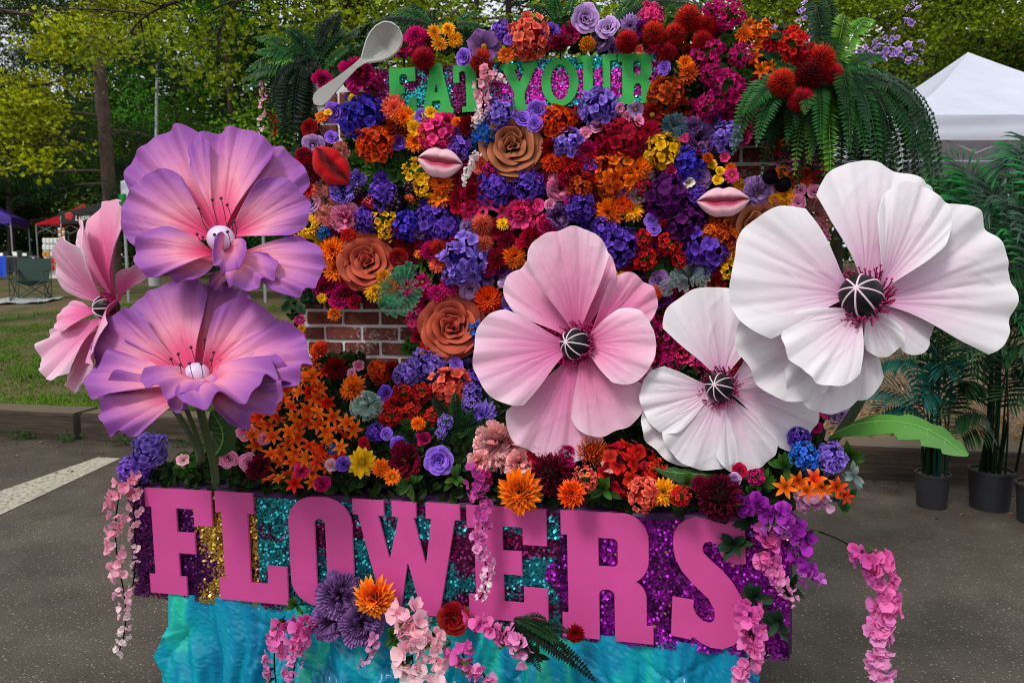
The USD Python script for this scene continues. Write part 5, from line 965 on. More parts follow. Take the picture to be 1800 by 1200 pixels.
m_ivy = petal_mat('leaf_backing', two('0c180a', '2a4a1c'), rough=.45, trans=.2, var=.45, hue=.02)
rg = np.random.default_rng(21); pts = []
KEEP2 = KEEP[:3]
while len(pts) < 9500:
    x, y = rg.uniform(505, 1462), rg.uniform(35, 850)
    if not contains_xy(WALLPOLY.buffer(14), x, y) and not (y > 770 and 250 < x < 1480): continue
    if any(a - 2 < x < c + 2 and b - 2 < y < d + 2 for a, b, c, d in KEEP2): continue
    if y < 205 and 668 < x < 1162 and y > 92: continue
    if x > 1445 and y < 780: continue
    if y > 835 and rg.random() < .75: continue
    pts.append(at(x, y, backing_Y(x, min(y, 830)) + (.02 if y > 770 else 0) - rg.uniform(-.03, .06)))
for k in range(1500):                                                   # the bed of leaves on top of the box
    u, w = rg.uniform(0, 1), rg.uniform(0, BOXD); P = BL + fx * FW * u + fz * (FH + rg.uniform(.0, .05)) - fn * w; pts.append(P)
for k in range(3600):
    x, y = rg.uniform(560, 1440), rg.uniform(640, 835); pts.append(at(x, y, backing_Y(x, y) - rg.uniform(-.05, .05)))
for k in range(2200):
    x, y = rg.uniform(410, 640), rg.uniform(625, 850)
    if x > 545 - (y - 640) * 1.2: pts.append(at(x, y, backing_Y(x, y) - rg.uniform(-.04, .03)))
pts = np.array(pts); N = unit_rows(np.array([[0, -1, .25]]) + rg.normal(0, .55, pts.shape))
v, f, uv = leaf_cloud(pts, N, .046, rg, .55, .12, 'oval')
p_ = part(None, 'leaf_backing', (v, f), m_ivy, False, uv=uv); data(p_, 'dark green artificial leaves packed behind and between the flowers of the wall', 'foliage', kind='stuff')

# ---- ferns
FERN = {'dark': two('0c2012', '1f4a24'), 'mid': two('123016', '35702e'), 'bright': two('2c5c16', '7cb03c'), 'black': two('0a140e', '1c3222')}
fern_m = {k: petal_mat('fern_' + k, v, rough=.42, trans=.18, var=.30, hue=.015) for k, v in FERN.items()}
def frond(curve, W, pairs=34, tilt=.25, rg=None, nh=None, droop=.25, wmul=.17):
    sp_ = spline(curve, pairs + 1) if len(curve) != 3 else bez(curve, pairs + 1)
    t = unit_rows(np.gradient(sp_, axis=0)); nh = np.array([0, -.7, .7]) if nh is None else np.asarray(nh, float)
    s_ = unit_rows(np.cross(t, nh)); n = np.cross(s_, t); mb = MB(); u = np.linspace(0, 1, pairs + 1); spc = np.linalg.norm(sp_[-1] - sp_[0]) / pairs
    mb.add(*tube(sp_, np.linspace(.0022, .0006, pairs + 1), 4))
    w = W * np.sin(np.pi * np.clip(u * .94 + .05, 0, 1)) ** .65
    for i in range(1, pairs + 1):
        for sd in (-1, 1):
            L = w[i] * rg.uniform(.9, 1.08); d = unit(s_[i] * sd * .97 + t[i] * (.14 + .25 * u[i]) + n[i] * rg.normal(.0, .10)); nn = unit(np.cross(d, t[i]) * sd + n[i] * .5); h = spc * .60
            b = sp_[i]; tt = unit(t[i]); q = [b, b + d * L * .28 - tt * h + n[i] * L * .04, b + d * L * .68 - tt * h * .72 - n[i] * L * droop * .35, b + d * L - n[i] * L * droop, b + d * L * .68 + tt * h * .72 - n[i] * L * droop * .35, b + d * L * .28 + tt * h + n[i] * L * .04, b + d * L * .5 + n[i] * L * (-droop * .12 - .05)]
            y = float(np.clip(.5 + rg.normal(0, .15), 0, 1)); mb.add(q, [[0, 1, 6], [1, 2, 6], [2, 3, 6], [3, 4, 6], [4, 5, 6], [5, 0, 6]], [[.1, y], [.3, y], [.6, y], [1, y], [.6, y], [.3, y], [.5, y]])
    return mb
def fern(name, label, origin, tips, W, mat, seed, lift=.12, fwd=.10, pairs=34, Yo=None, cat='fern', jitter=.02):
    rg = np.random.default_rng(seed); t = thing(name, label, cat); O = at(*origin)
    if len(tips) > 14:
        ex = []
        for tp in tips:
            q = rg.uniform(.55, .95); ex.append((origin[0] + (tp[0] - origin[0]) * q + rg.normal(0, 22), origin[1] + (tp[1] - origin[1]) * q + rg.normal(8, 22), tp[2] if len(tp) > 2 else mat, (tp[3] if len(tp) > 3 else 0) + rg.uniform(-.05, .08)))
        tips = list(tips) + ex
    for tp in tips:
        tx_, ty_ = tp[:2]; m = tp[2] if len(tp) > 2 else mat; dy = tp[3] if len(tp) > 3 else rg.uniform(-.12, .05)
        E = at(tx_, ty_, origin[2] + dy); o = O + rg.normal(0, jitter, 3); L = np.linalg.norm(E - o); mid = o + (E - o) * .5 + np.array([0, -fwd * L, lift * L * 2])
        if ty_ > origin[1] + 45 and len(tips) > 14: mid = o + (E - o) * [.78, .6, 0] + np.array([0, -fwd * L, .05 + lift * L * .9])
        part(t, 'frond', frond([o, mid, E], W * min(1, .45 + L * 1.3), pairs, rg=rg, nh=unit([rg.normal(0, .25), -.8, .6])), fern_m[m], False)
    return t
YR = wall_pt(1440, 160)[1] - .16
fern('fern', 'big drooping dark green fern at the upper right, under the red pompons', (1445, 165, YR), [
    (1652, 335, 'dark', -.1), (1640, 300, 'dark', .0), (1628, 262, 'dark', .1), (1612, 215, 'dark'), (1600, 176, 'mid'), (1583, 150, 'mid', .1), (1570, 320, 'dark', -.05), (1548, 262, 'dark', -.15), (1530, 305, 'dark', -.1), (1512, 238, 'mid', -.2), (1500, 330, 'dark', -.1), (1482, 288, 'dark', -.1),
    (1470, 320, 'dark', -.12), (1455, 300, 'mid', -.15), (1440, 345, 'dark', -.05), (1425, 288, 'bright', -.12), (1412, 270, 'dark'), (1396, 306, 'bright', -.1), (1386, 262, 'mid'), (1288, 270, 'mid', -.18), (1296, 206, 'mid', -.16), (1322, 232, 'dark', -.1), (1350, 262, 'dark'), (1322, 190, 'dark', .02), (1325, 96, 'dark', .1), (1345, 62, 'dark', .1), (1366, 78, 'mid', .1),
    (1486, 28, 'bright', .1), (1502, 48, 'bright', .1), (1462, 60, 'mid', .12), (1536, 36, 'bright', .15), (1420, 10, 'dark', .2), (1446, 0, 'dark', .2), (1560, 110, 'mid', .1), (1590, 250, 'dark', .1), (1560, 210, 'dark', -.1), (1640, 345, 'mid', .1), (1606, 300, 'dark', .05), (1440, 240, 'dark', -.2), (1400, 225, 'dark', -.18), (1560, 345, 'dark', .0), (1535, 350, 'dark', .05), (1590, 345, 'dark', .05), (1500, 300, 'dark', -.2), (1520, 270, 'mid', -.22), (1620, 330, 'dark', 0), (1545, 320, 'mid', -.18), (1470, 360, 'dark', 0), (1575, 300, 'dark', -.2), (1430, 330, 'dark', 0), (1655, 300, 'dark', .1), (1490, 260, 'mid', -.25), (1600, 260, 'mid', -.1), (1345, 300, 'dark', 0), (1372, 330, 'dark', 0), (1510, 352, 'dark', .1), (1565, 370, 'dark', .1), (1615, 360, 'dark', .1), (1640, 250, 'dark', .1), (1580, 200, 'mid', 0), (1625, 200, 'dark', .15), (1460, 330, 'bright', -.2), (1530, 240, 'dark', -.28), (1400, 330, 'dark', -.05), (1415, 200, 'mid', -.25), (1330, 250, 'mid', -.1)], .046, 'dark', 31, lift=.20, pairs=40)
YL = wall_pt(560, 110)[1] + .02
fern('fern', 'dark fern bush at the upper left behind the spoon handle', (560, 120, YL), [(452, 66, 'mid', .1), (448, 92, 'mid', .05), (440, 132, 'mid', .1), (462, 160, 'bright', .1), (470, 110, 'bright', .05), (478, 190, 'black', 0), (492, 236, 'black', 0), (516, 282, 'black', -.05), (505, 300, 'black', .05), (500, 150, 'dark', .1), (520, 60, 'dark', .1), (560, 40, 'dark', .1), (606, 52, 'dark', .1), (640, 60, 'dark', .05), (590, 30, 'black', .15), (470, 210, 'black', .1), (530, 200, 'black', .08), (490, 130, 'dark', 0), (530, 320, 'black', .02), (545, 240, 'black', .05), (430, 160, 'mid', .15), (618, 80, 'mid', -.05), (515, 90, 'black', .1), (540, 150, 'black', .08)], .052, 'dark', 32, lift=.10)
fern('fern', 'dark fern fronds arching left over the top edge behind the spoon bowl', (770, 62, wall_pt(770, 60)[1] + .05), [(640, 62, 'dark', .05), (660, 40, 'black', .05), (690, 22, 'mid', .1), (720, 8, 'dark', .1), (800, 60, 'dark', 0), (846, 46, 'dark', .05), (870, 60, 'mid', .0), (840, 20, 'mid', .1), (612, 88, 'mid', 0), (600, 70, 'dark', .1), (760, 20, 'black', .1), (700, 60, 'dark', -.05)], .045, 'dark', 33, lift=.14)
fern('fern', 'fresh green fern fronds standing up along the middle of the top edge', (985, 72, wall_pt(985, 70)[1] + .05), [(948, -10, 'mid', .05), (975, -8, 'mid', 0), (1010, -6, 'mid', .05), (905, 28, 'mid', 0), (890, 44, 'dark', .02), (930, 8, 'dark', .1), (1036, 104, 'bright', -.12), (1000, 30, 'bright', 0), (1060, 10, 'mid', .1), (880, 62, 'dark', 0)], .042, 'mid', 34, lift=.10)
fern('fern', 'grey green fern fronds arching right between the lilac roses and red pompons', (1062, 70, wall_pt(1062, 70)[1] + .05), [(1180, 34, 'mid', 0), (1160, 16, 'mid', .05), (1192, 6, 'dark', .05), (1120, -4, 'mid', .1), (1210, 90, 'dark', -.1), (1100, 60, 'mid', -.05), (1250, 20, 'dark', .1)], .042, 'mid', 35, lift=.14)
fern('fern', 'dark fern frond hanging over the lower edge of the sign under letter R', (898, 1094, 1.98), [(1046, 1196, 'black', -.04), (1010, 1170, 'black', 0), (960, 1090, 'black', -.04), (985, 1130, 'dark', -.06), (950, 1180, 'black', -.05), (1000, 1110, 'black', -.02), (930, 1150, 'black', -.06)], .036, 'black', 36, lift=.12, fwd=.1, jitter=.01)
fern('fern', 'single green fern frond hanging below the largest white poppy', (1556, 565, 2.5), [(1612, 646, 'mid', 0)], .03, 'mid', 37, lift=.2)
fern('fern', 'dark fern fronds behind the purple rose above the box edge', (800, 800, backing_Y(800, 790) + .02), [(760, 700, 'black', .05), (800, 690, 'dark', .05), (830, 720, 'dark', .05), (740, 760, 'dark', .05), (720, 780, 'black', .02), (850, 750, 'dark', 0), (680, 780, 'black', .05), (770, 740, 'black', .08), (650, 770, 'black', .05), (700, 740, 'dark', .06)], .04, 'dark', 38)
fern('fern', 'green fern fronds between the pale pink and smaller white poppies, low down', (1075, 850, backing_Y(1075, 800) + .02), [(1060, 745, 'mid', .05), (1085, 740, 'mid', .05), (1110, 760, 'mid', .05), (1040, 760, 'dark', .05), (1130, 780, 'mid', .02), (1020, 790, 'dark', .02), (1000, 790, 'dark', 0)], .036, 'mid', 39)

# ---- hanging sprays of pea-like blossoms
SPR = {'pale pink': [(0, h_('f09ab8')), (.5, h_('f2b4c8')), (.8, h_('f4d8e0')), (1, h_('f6f0ea'))], 'magenta': [(0, h_('b83a9a')), (.4, h_('d860b4')), (.7, h_('e8b0d4')), (.85, h_('f4e8ee')), (1, h_('f6f4ee'))], 'pink': [(0, h_('d850a8')), (.5, h_('ea7cc0')), (1, h_('e8a8d4'))], 'white': [(0, h_('f0e0e4')), (1, h_('f6f4ea'))], 'shell': [(0, h_('f4b0c4')), (.6, h_('f6c8d4')), (1, h_('f6eee6'))], 'lilac pink': [(0, h_('d084b8')), (1, h_('e0b0d0'))], 'orchid': [(0, h_('7c1488')), (.7, h_('b034b8')), (1, h_('d078d0'))], 'lilac blossom': [(0, h_('7a58b0')), (.5, h_('a884d0')), (1, h_('dcc8ec'))], 'red': [(0, h_('a00c10')), (1, h_('d42020'))]}
spr_m = {k: petal_mat('spray_' + k.replace(' ', '_'), v, trans=.3, var=.12) for k, v in SPR.items()}
m_green = GREEN()
def pea(rg, t, v):
    mb = MB()
    for az, W, L, el, cu in ((.5, .50, .95, 55, 40), (-.5, .50, .95, 55, 40), (math.pi + .35, .26, .7, 25, -20), (math.pi - .35, .26, .7, 25, -20)):
        a, b, c = fpetal(az, W, .04, 0, L * rg.uniform(.85, 1.1), el + rg.uniform(-14, 14), cu, .35, (.6, .45), 4, 2, v=v); c[:, 0] = np.clip(.12 * c[:, 0] + .88 * t, 0, 1); mb.add(a, b, c)
    return mb
def spray(name, label, pts, n, size, col, seed, spread=1.0, t0=.0, leafy=0, taper=.55, rad=.0024):
    rg = np.random.default_rng(seed); t = thing(name, label, 'flower spray'); C = spline([at(*p) for p in pts], 40); t_ = np.linspace(0, 1, 40)
    part(t, 'stem', tube(C, rad, 5)[:2], m_green)
    n = int(n * 1.6)
    for k in range(n):
        u = t0 + (1 - t0) * (k + rg.uniform(.2, .8)) / n; P = np.array([np.interp(u, t_, C[:, i]) for i in range(3)]); s = size * (1 - taper * ((u - t0) / (1 - t0)) ** 1.4) * rg.uniform(.85, 1.15)
        d = unit([rg.normal(0, 1), -abs(rg.normal(.6, .6)), rg.normal(-.1, .55)]); w = (u - t0) / (1 - t0)
        part(t, 'blossom', pea(rg, float(np.clip(w + rg.normal(0, .06), 0, 1)), rg.uniform(.25, .75)).tf(frame(P + d * s * rg.uniform(.35, .95) * spread, d, s=s, spin=rg.uniform(0, 6.28))), spr_m[col])
    for k in range(leafy):
        u = rg.uniform(0, .9); P = np.array([np.interp(u, t_, C[:, i]) for i in range(3)]); a, b, c = blade(rg.uniform(.035, .055), .013, rg); d = unit([rg.normal(0, 1), -.5, rg.normal(0, .5)]); M = frame(P, d); R = np.eye(4); R[:3, 0] = M[:3, 2]; R[:3, 1] = M[:3, 0]; R[:3, 2] = M[:3, 1]; R[:3, 3] = P
        part(t, 'leaf', MB().add(a, b, c).tf(R), LEAFM)
    return t
LEAFM = petal_mat('leaf_green', COL['green'], rough=.45, trans=.25, var=.35, hue=.02)
yl = hit(230, 900, BL, fn)[1]
spray('wisteria', 'long pale pink wisteria hanging off the left end of the sign box', [(232, 846, yl - .04), (208, 880, yl - .08), (204, 960, yl - .09), (216, 1030, yl - .08), (221, 1090, yl - .08), (207, 1150, yl - .08)], 46, .030, 'pale pink', 1)
spray('wisteria', 'shorter white and pink wisteria between the box end and letter F', [(246, 850, yl - .03), (236, 900, yl - .06), (238, 960, yl - .06), (233, 1030, yl - .06)], 20, .022, 'shell', 2)
ye = hit(850, 950, BL, fn)[1] - .065
spray('wisteria', 'magenta wisteria fading to white, hanging over the second pink letter E', [(800, 812, ye), (838, 846, ye - .02), (850, 905, ye - .03), (846, 955, ye - .03), (856, 1000, ye - .03), (843, 1052, ye - .03)], 48, .027, 'magenta', 3, t0=.12)
yt = wall_pt(850, 160)[1] - .18
spray('wisteria', 'pale pink wisteria hanging between the green words EAT and YOUR', [(862, 122, yt), (846, 150, yt), (850, 186, yt), (832, 216, yt)], 34, .022, 'pale pink', 4, taper=.2)
spray('wisteria', 'short pale spray beside the red pompon left of the green letter Y', [(856, 128, yt), (872, 134, yt), (888, 150, yt)], 10, .018, 'shell', 5, taper=.3)
spray('wisteria', 'little white hanging spray right of the left pale pink lips', [(840, 268, yt), (826, 296, yt), (813, 324, yt)], 30, .014, 'white', 6, taper=.3)
ys = hit(1345, 1000, BL, fn)[1] - .06
spray('wisteria', 'pink wisteria over the right end of the sign above the dark leaves', [(1352, 925, ys), (1348, 975, ys - .02), (1362, 1010, ys - .03), (1392, 1055, ys - .03)], 34, .030, 'pink', 7)
spray('wisteria', 'pink wisteria hanging below the curve of the letter S', [(1318, 1035, ys), (1316, 1085, ys - .03), (1325, 1135, ys - .04), (1308, 1180, ys - .03), (1318, 1240, ys - .03)], 40, .029, 'pink', 8, taper=.15, t0=.1)
spray('wisteria', 'pink wisteria on a long bent stem reaching out at the far right', [(1395, 932, ys), (1452, 938, ys - .05), (1508, 966, ys - .08), (1546, 1002, ys - .1), (1552, 1070, ys - .1), (1542, 1130, ys - .1), (1552, 1240, ys - .1)], 62, .030, 'pink', 9, t0=.36, taper=.1, rad=.0022, leafy=5)
yb = hit(520, 1080, BL, fn)[1] - .09
spray('wisteria', 'pink wisteria strand left of the dusky carnations under letter O', [(545, 1078, yb), (530, 1110, yb - .03), (520, 1150, yb - .04), (512, 1240, yb - .04)], 34, .028, 'pink', 10, taper=.15)
spray('wisteria', 'leftmost pink wisteria strand over the turquoise skirt', [(500, 1082, yb), (488, 1115, yb - .03), (482, 1160, yb - .04), (492, 1240, yb - .04)], 28, .027, 'pink', 11, taper=.15, leafy=6)
spray('wisteria', 'short lilac pink strand below the right dusky carnation', [(655, 1120, yb - .1), (650, 1145, yb - .12), (634, 1172, yb - .12)], 14, .020, 'lilac pink', 12)
spray('sweet_pea', 'pale shell pink sweet peas in the middle under the letter W', [(716, 1066, 2.02), (722, 1100, 1.98), (724, 1150, 1.97), (745, 1230, 1.96)], 26, .038, 'shell', 13, taper=.0, leafy=9)
spray('sweet_pea', 'pale sweet peas right of the others, hanging over the skirt', [(742, 1090, 2.02), (762, 1130, 1.98), (768, 1170, 1.97), (775, 1230, 1.96)], 16, .030, 'shell', 14, taper=.0, leafy=4)
spray('sweet_pea', 'bright pink sweet peas under the second pink letter E', [(842, 1088, 1.99), (872, 1104, 1.96), (905, 1122, 1.95), (915, 1150, 1.95)], 26, .030, 'pink', 15, taper=.1, leafy=8)
spray('sweet_pea', 'low bright pink sweet peas on the skirt at the bottom edge', [(812, 1135, 1.98), (826, 1165, 1.95), (850, 1185, 1.94), (845, 1230, 1.94)], 18, .028, 'pink', 16, taper=.1, leafy=5)
spray('orchid_spray', 'purple orchid flowers at the upper right corner of the sign', [(1310, 880, ys), (1340, 886, ys - .02), (1372, 905, ys - .03), (1350, 925, ys - .03)], 22, .032, 'orchid', 17, taper=.1, leafy=5)
spray('orchid_spray', 'purple orchid flowers hanging beside the pink wisteria on the right', [(1378, 915, ys), (1405, 945, ys - .03), (1408, 985, ys - .03), (1434, 1022, ys - .03)], 24, .030, 'orchid', 18, taper=.3)
spray('sweet_pea', 'light pink blossoms below the orange lilies at the right', [(1392, 892, ys + .06), (1425, 876, ys), (1450, 884, ys - .02)], 15, .028, 'lilac pink', 19, taper=.3)
spray('wisteria', 'thin pale pink strand hanging in the dark fern at the left', [(455, 130, YL + .1), (464, 170, YL + .08), (458, 215, YL + .08), (468, 262, YL + .08)], 24, .014, 'pale pink', 20, taper=.1)
spray('red_blossom_twig', 'twig of tiny red blossoms in the fern left of the red ranunculus', [(470, 195, YL + .1), (484, 215, YL + .08), (480, 240, YL + .08)], 14, .009, 'red', 21, taper=.1)
yw = wall_pt(1500, 100)[1] + .10
def blossom_branch(label, pts, n, size, seed):
    rg = np.random.default_rng(seed); t = thing('blossom_branch', label, 'blossom branch'); C = spline([at(*p) for p in pts], 40); t_ = np.linspace(0, 1, 40); part(t, 'twig', tube(C, np.linspace(.004, .0015, 40), 6)[:2], m_twig)
    for k in range(n):
        u = .15 + .85 * (k + rg.random()) / n; P = np.array([np.interp(u, t_, C[:, i]) for i in range(3)]) + rg.normal(0, .016, 3); d = unit([rg.normal(0, .7), -.8, rg.normal(.1, .6)]); mb = MB()
        for a in range(5): V, F, uv = fpetal(a * 1.2566, .42, .05, 0, .95, rg.uniform(10, 45), 15, .25, (.62, .45), 3, 2, v=rg.random()); mb.add(V, F, uv)
        part(t, 'blossom', mb.tf(frame(P, d, s=size * rg.uniform(.7, 1.15), spin=rg.uniform(0, 6))), spr_m['lilac blossom'])
m_twig = plain('twig_brown', (0.05, 0.03, 0.03), rough=.8)
blossom_branch('lilac blossom branch reaching right over the fern towards the white tent', [(1470, 120, yw), (1510, 96, yw), (1560, 88, yw), (1625, 84, yw)], 26, .016, 1)
blossom_branch('lilac blossom branch pointing up and right above the big fern', [(1500, 110, yw), (1535, 80, yw), (1562, 62, yw), (1592, 40, yw), (1600, -10, yw)], 20, .015, 2)
blossom_branch('lilac blossom twig low on the right of the fern top', [(1520, 90, yw), (1560, 100, yw), (1590, 104, yw), (1618, 112, yw)], 12, .015, 3)
blossom_branch('lilac blossom twigs between the magenta geraniums and the red ones', [(1360, 90, yw), (1350, 62, yw), (1335, 52, yw), (1322, 40, yw)], 14, .014, 4)
blossom_branch('upright lilac blossom twig above the red geraniums', [(1432, 90, yw), (1424, 60, yw), (1418, 35, yw), (1404, 8, yw)], 16, .015, 5)

# ---- the mass of orange lilies
LP = Polygon([(432, 655), (540, 610), (570, 650), (585, 720), (630, 740), (600, 800), (560, 850), (470, 850), (455, 790), (420, 740), (405, 690)])
rg = np.random.default_rng(4); pts = []
while len(pts) < 84:
    x, y = rg.uniform(400, 635), rg.uniform(605, 860)
    if contains_xy(LP, x, y) and all(math.hypot(x - a, y - b) > 15.5 for a, b in pts): pts.append((x, y))
    elif rg.random() < .004: pts.append((x, y)) if contains_xy(LP, x, y) else None
CL = [('uppermost, below the purple petal', 540, 640), ('at the left edge beside the pink roses', 430, 700), ('in the middle', 500, 705), ('right, beside the mint tulle', 590, 720), ('lower left over the letter L', 480, 800), ('lowest, over the letter O', 545, 830)]
m_lily = [petal_mat('lily_orange', [(0, h_('d83a00')), (.5, h_('f06410')), (1, h_('fa8420'))], trans=.25, var=.2), petal_mat('lily_deep_orange', [(0, h_('b82400')), (.5, h_('e04408')), (1, h_('ee6414'))], trans=.25, var=.2)]
cl_t = [thing('lily_spray', 'spray of many small orange lilies, ' + c[0], 'lily spray', group=None) for c in CL]
for x, y in pts:
    k = min(range(6), key=lambda i: math.hypot(x - CL[i][1], y - CL[i][2])); Y = backing_Y(x, y) - rg.uniform(.06, .17); P = at(x, y, Y); d = unit(unit(EYE - P) + rg.normal(0, .5, 3)); s = rg.uniform(15, 21) * mpp(P)
    geo = k_lily(np.random.default_rng(int(rg.integers(1, 999)))); M = frame(P, d, s=s, spin=rg.uniform(0, 6)); mb = geo[0][1].tf(M); part(cl_t[k], 'lily', mb, m_lily[int(rg.random() < (.65 if x < 460 else .25))])
    q = bez([M[:3, 3] - d * s * .6, M[:3, 3] - d * s * 1.6 + [0, .02, -.02], at(CL[k][1], CL[k][2] + 20, backing_Y(CL[k][1], CL[k][2]) + .02)], 7); part(cl_t[k], 'stalk', tube(q, .0016, 4)[:2], m_green)

# ---- plush lips
def lips(label, px, py, w, h, tilt, c_dark, c_light, seed=0):
    P0 = at(px, py, wall_pt(px, py)[1] - .175); s = mpp(P0); W, H = w * s / 2, h * s
    t = thing('plush_lips', label, 'plush lips', frame(P0, unit(unit(EYE - P0) * .6 + WN * .4), spin=0.0) @ trimesh.transformations.rotation_matrix(-math.radians(tilt), (0, 0, 1)))
    m = petal_mat('lips_' + c_dark, [(0, h_(c_dark)), (.18, h_(c_dark)), (.55, h_(c_light)), (1, h_(c_light))], rough=.75, trans=0, var=.0, hue=.002, sheen=.12, fine=60.0)
    S, T = np.meshgrid(np.linspace(-1, 1, 49), np.linspace(0, 1, 17), indexing='ij'); A = np.abs(S)
    mouth = -.03 * H * np.cos(S * 3.1) + .02 * H * np.cos(S * 9)
    for nm, top_ in (('upper_lip', 1), ('lower_lip', -1)):
        if top_ > 0: edge = H * (.46 * (1 - A ** 2.2) - .07 * np.exp(-(S / .16) ** 2) + .02)
        else: edge = -H * (.54 * (1 - A ** 2.4) + .02 - .035 * np.exp(-(S / .2) ** 2))
        y = mouth + (edge - mouth) * T; z = .30 * H * (1 - A ** 2.6) ** .55 * np.sin(np.pi * np.clip(T * .90 + .06, 0, 1)) ** .62; z *= 1 - .22 * np.exp(-(S / .12) ** 2) * (T if top_ > 0 else .5 * T)
        V = np.stack([S * W, y, z], -1); B = V.copy(); B[..., 2] = -.10 * H
        F = grid_faces(48, 16); n = 49 * 17; v = np.vstack([V.reshape(-1, 3), B.reshape(-1, 3)]); ring = [i * 17 for i in range(49)] + [48 * 17 + j for j in range(1, 17)] + [i * 17 + 16 for i in range(47, -1, -1)] + [j for j in range(15, 0, -1)]; ring = np.array(ring); nx = np.roll(ring, -1)
        F = np.vstack([F, F[:, ::-1] + n, np.stack([ring, nx, nx + n, ring + n], 1)]); c = np.clip(T * 1.25 - .08 + .25 * A ** 3, 0, 1); uv = np.stack([np.tile(c.ravel(), 2), np.full(2 * n, .5)], 1)
        part(t, nm, MB().add(v, F, uv), m)
    part(t, 'peg', trimesh.creation.cylinder(.006, .14, sections=8, transform=trimesh.transformations.translation_matrix((0, 0, -.07))), m_twig, smooth=30)
lips('red plush lips set at a slant beside the left purple poppy', 584, 291, 84, 56, 47, '6a0206', 'b8060e')
lips('pale pink plush lips left of the copper foam rose', 774, 284, 80, 52, 8, 'b0405c', 'e8b8c2')
lips('pale pink plush lips above the tan foam rose at the right', 1271, 353, 90, 52, -1, 'a83a58', 'e6b4c0')

# ---- the big spoon
m_spoon = plain('bone_white_plastic', (0.36, 0.355, 0.33), rough=.28, var=.10, scale=9, spec=.6)
YS = wall_pt(620, 120)[1] - .23
A_, B_, C_ = at(552, 182, YS), at(628, 116, YS), at(702, 52, YS - .02); ax = unit(C_ - A_); LS = np.linalg.norm(C_ - A_); sd = unit(np.cross(ax, [0, 1, 0])); nr = np.cross(sd, ax)
if nr[1] > 0: nr = -nr
u = np.linspace(0, 1, 81); px_ = LS / 198
hw = .82 * np.interp(u, [0, .015, .05, .12, .22, .36, .50, .60, .66, .72, .79, .86, .93, .975, 1], np.array([2, 9, 15, 16, 12, 8, 5.5, 8, 17, 26, 32, 33.5, 29, 18, 3])) * px_
dep = np.interp(u, [0, .58, .66, .80, .92, 1], [0, 0, 14, 24, 14, 0]) * px_; S = np.linspace(-1, 1, 21); lft = np.interp(u, [0, .5, .62, 1], [0, 6, 2, 12]) * px_
V = A_ + (u * LS)[:, None, None] * ax + (S[None, :, None] * hw[:, None, None]) * sd + ((lft[:, None] - dep[:, None] * (1 - S[None] ** 2) + .0 * S[None])[..., None]) * nr
v, f, _ = thick(V, np.zeros((81, 21, 2)), 80, 20, .006); sp_t = thing('giant_spoon', 'giant bone white spoon fixed slantwise at the upper left, bowl up', 'spoon')
V1, F1, _ = thick(V[44:], np.zeros((37, 21, 2)), 36, 20, .006); part(sp_t, 'bowl', (V1, F1), m_spoon)
V2, F2, _ = thick(V[:45], np.zeros((45, 21, 2)), 44, 20, .009); part(sp_t, 'handle', (V2, F2), m_spoon)
# ================================================================ things beyond the kerb
def gpt(px, Y):                                                          # ground point at that pixel column and distance
    x = (px - CX) / FPX * (Y * math.cos(PITCH) + .05); return np.array([x, Y, float(ground_z(x, Y))])
def X_at(px, Y, z=1.5): d = Y * math.cos(PITCH) - (z - EYE[2]) * math.sin(PITCH); return (px - CX) / FPX * d
def Z_at(py, Y): return float(at(900, py, Y)[2])
# ---- grass blades and wood chips near the kerb
rg = np.random.default_rng(3); n = 64000
s = rg.uniform(-6, 4.6, n) ; o = KERB_W + .02 + rg.random(n) ** 1.7 * 7.5; x = KA[0] + _kd[0] * s + _kn[0] * o; y = KA[1] + _kd[1] * s + _kn[1] * o
k = meshkit.fbm(np.stack([x * 1.1, y * 1.1, 0 * x], 1), 4, 9); keep = ((k > .47) & (rg.random(n) < np.clip((k - .40) * 6, 0.1, 1))) | (o < .30 + KERB_W + .5 * rg.random(n)) & (rg.random(n) < np.clip(1.3 - (x + .5) * .8, .02, 1)); x, y = x[keep], y[keep]; n = len(x)
h = rg.uniform(.025, .075, n) * (1 + 1.2 * (meshkit.noise(np.stack([x * 2.1, y * 2.1, 0 * x + 4], 1), 2) > .68)); a = rg.uniform(0, 6.28, n); w = .004; le = rg.normal(0, .5, (n, 2)) * h[:, None]
z = ground_z(x, y) - .005; b = np.stack([np.cos(a) * w, np.sin(a) * w, 0 * a], 1); P = np.stack([x, y, z], 1); tip = P + np.stack([le[:, 0], le[:, 1], h], 1); mid = P + np.stack([le[:, 0] * .3, le[:, 1] * .3, h * .6], 1)
V = np.stack([P - b, P + b, mid + b * .7, tip, mid - b * .7], 1).reshape(-1, 3); F = (np.array([[0, 1, 2], [0, 2, 4], [4, 2, 3]])[None] + 5 * np.arange(n)[:, None, None]).reshape(-1, 3)
uv = np.stack([np.tile([0, 0, .6, 1, .6], n), np.repeat(rg.random(n), 5)], 1); m_grass = petal_mat('grass_blades', two('2a4208', '74a024'), rough=.6, trans=.3, var=.4, hue=.03)
p_ = part(None, 'grass', (V, F), m_grass, False, uv=uv); data(p_, 'patchy short green grass on the bank behind the kerb', 'grass', kind='stuff')
n = 7000; s = rg.uniform(5.2, 13, n); o = KERB_W + .15 + rg.random(n) ** 1.5 * 6; x = KA[0] + _kd[0] * s + _kn[0] * o; y = KA[1] + _kd[1] * s + _kn[1] * o; P = np.stack([x, y, ground_z(x, y) + .012], 1); Nn = unit_rows(np.array([[0, 0, 1.0]]) + rg.normal(0, .35, (n, 3)))
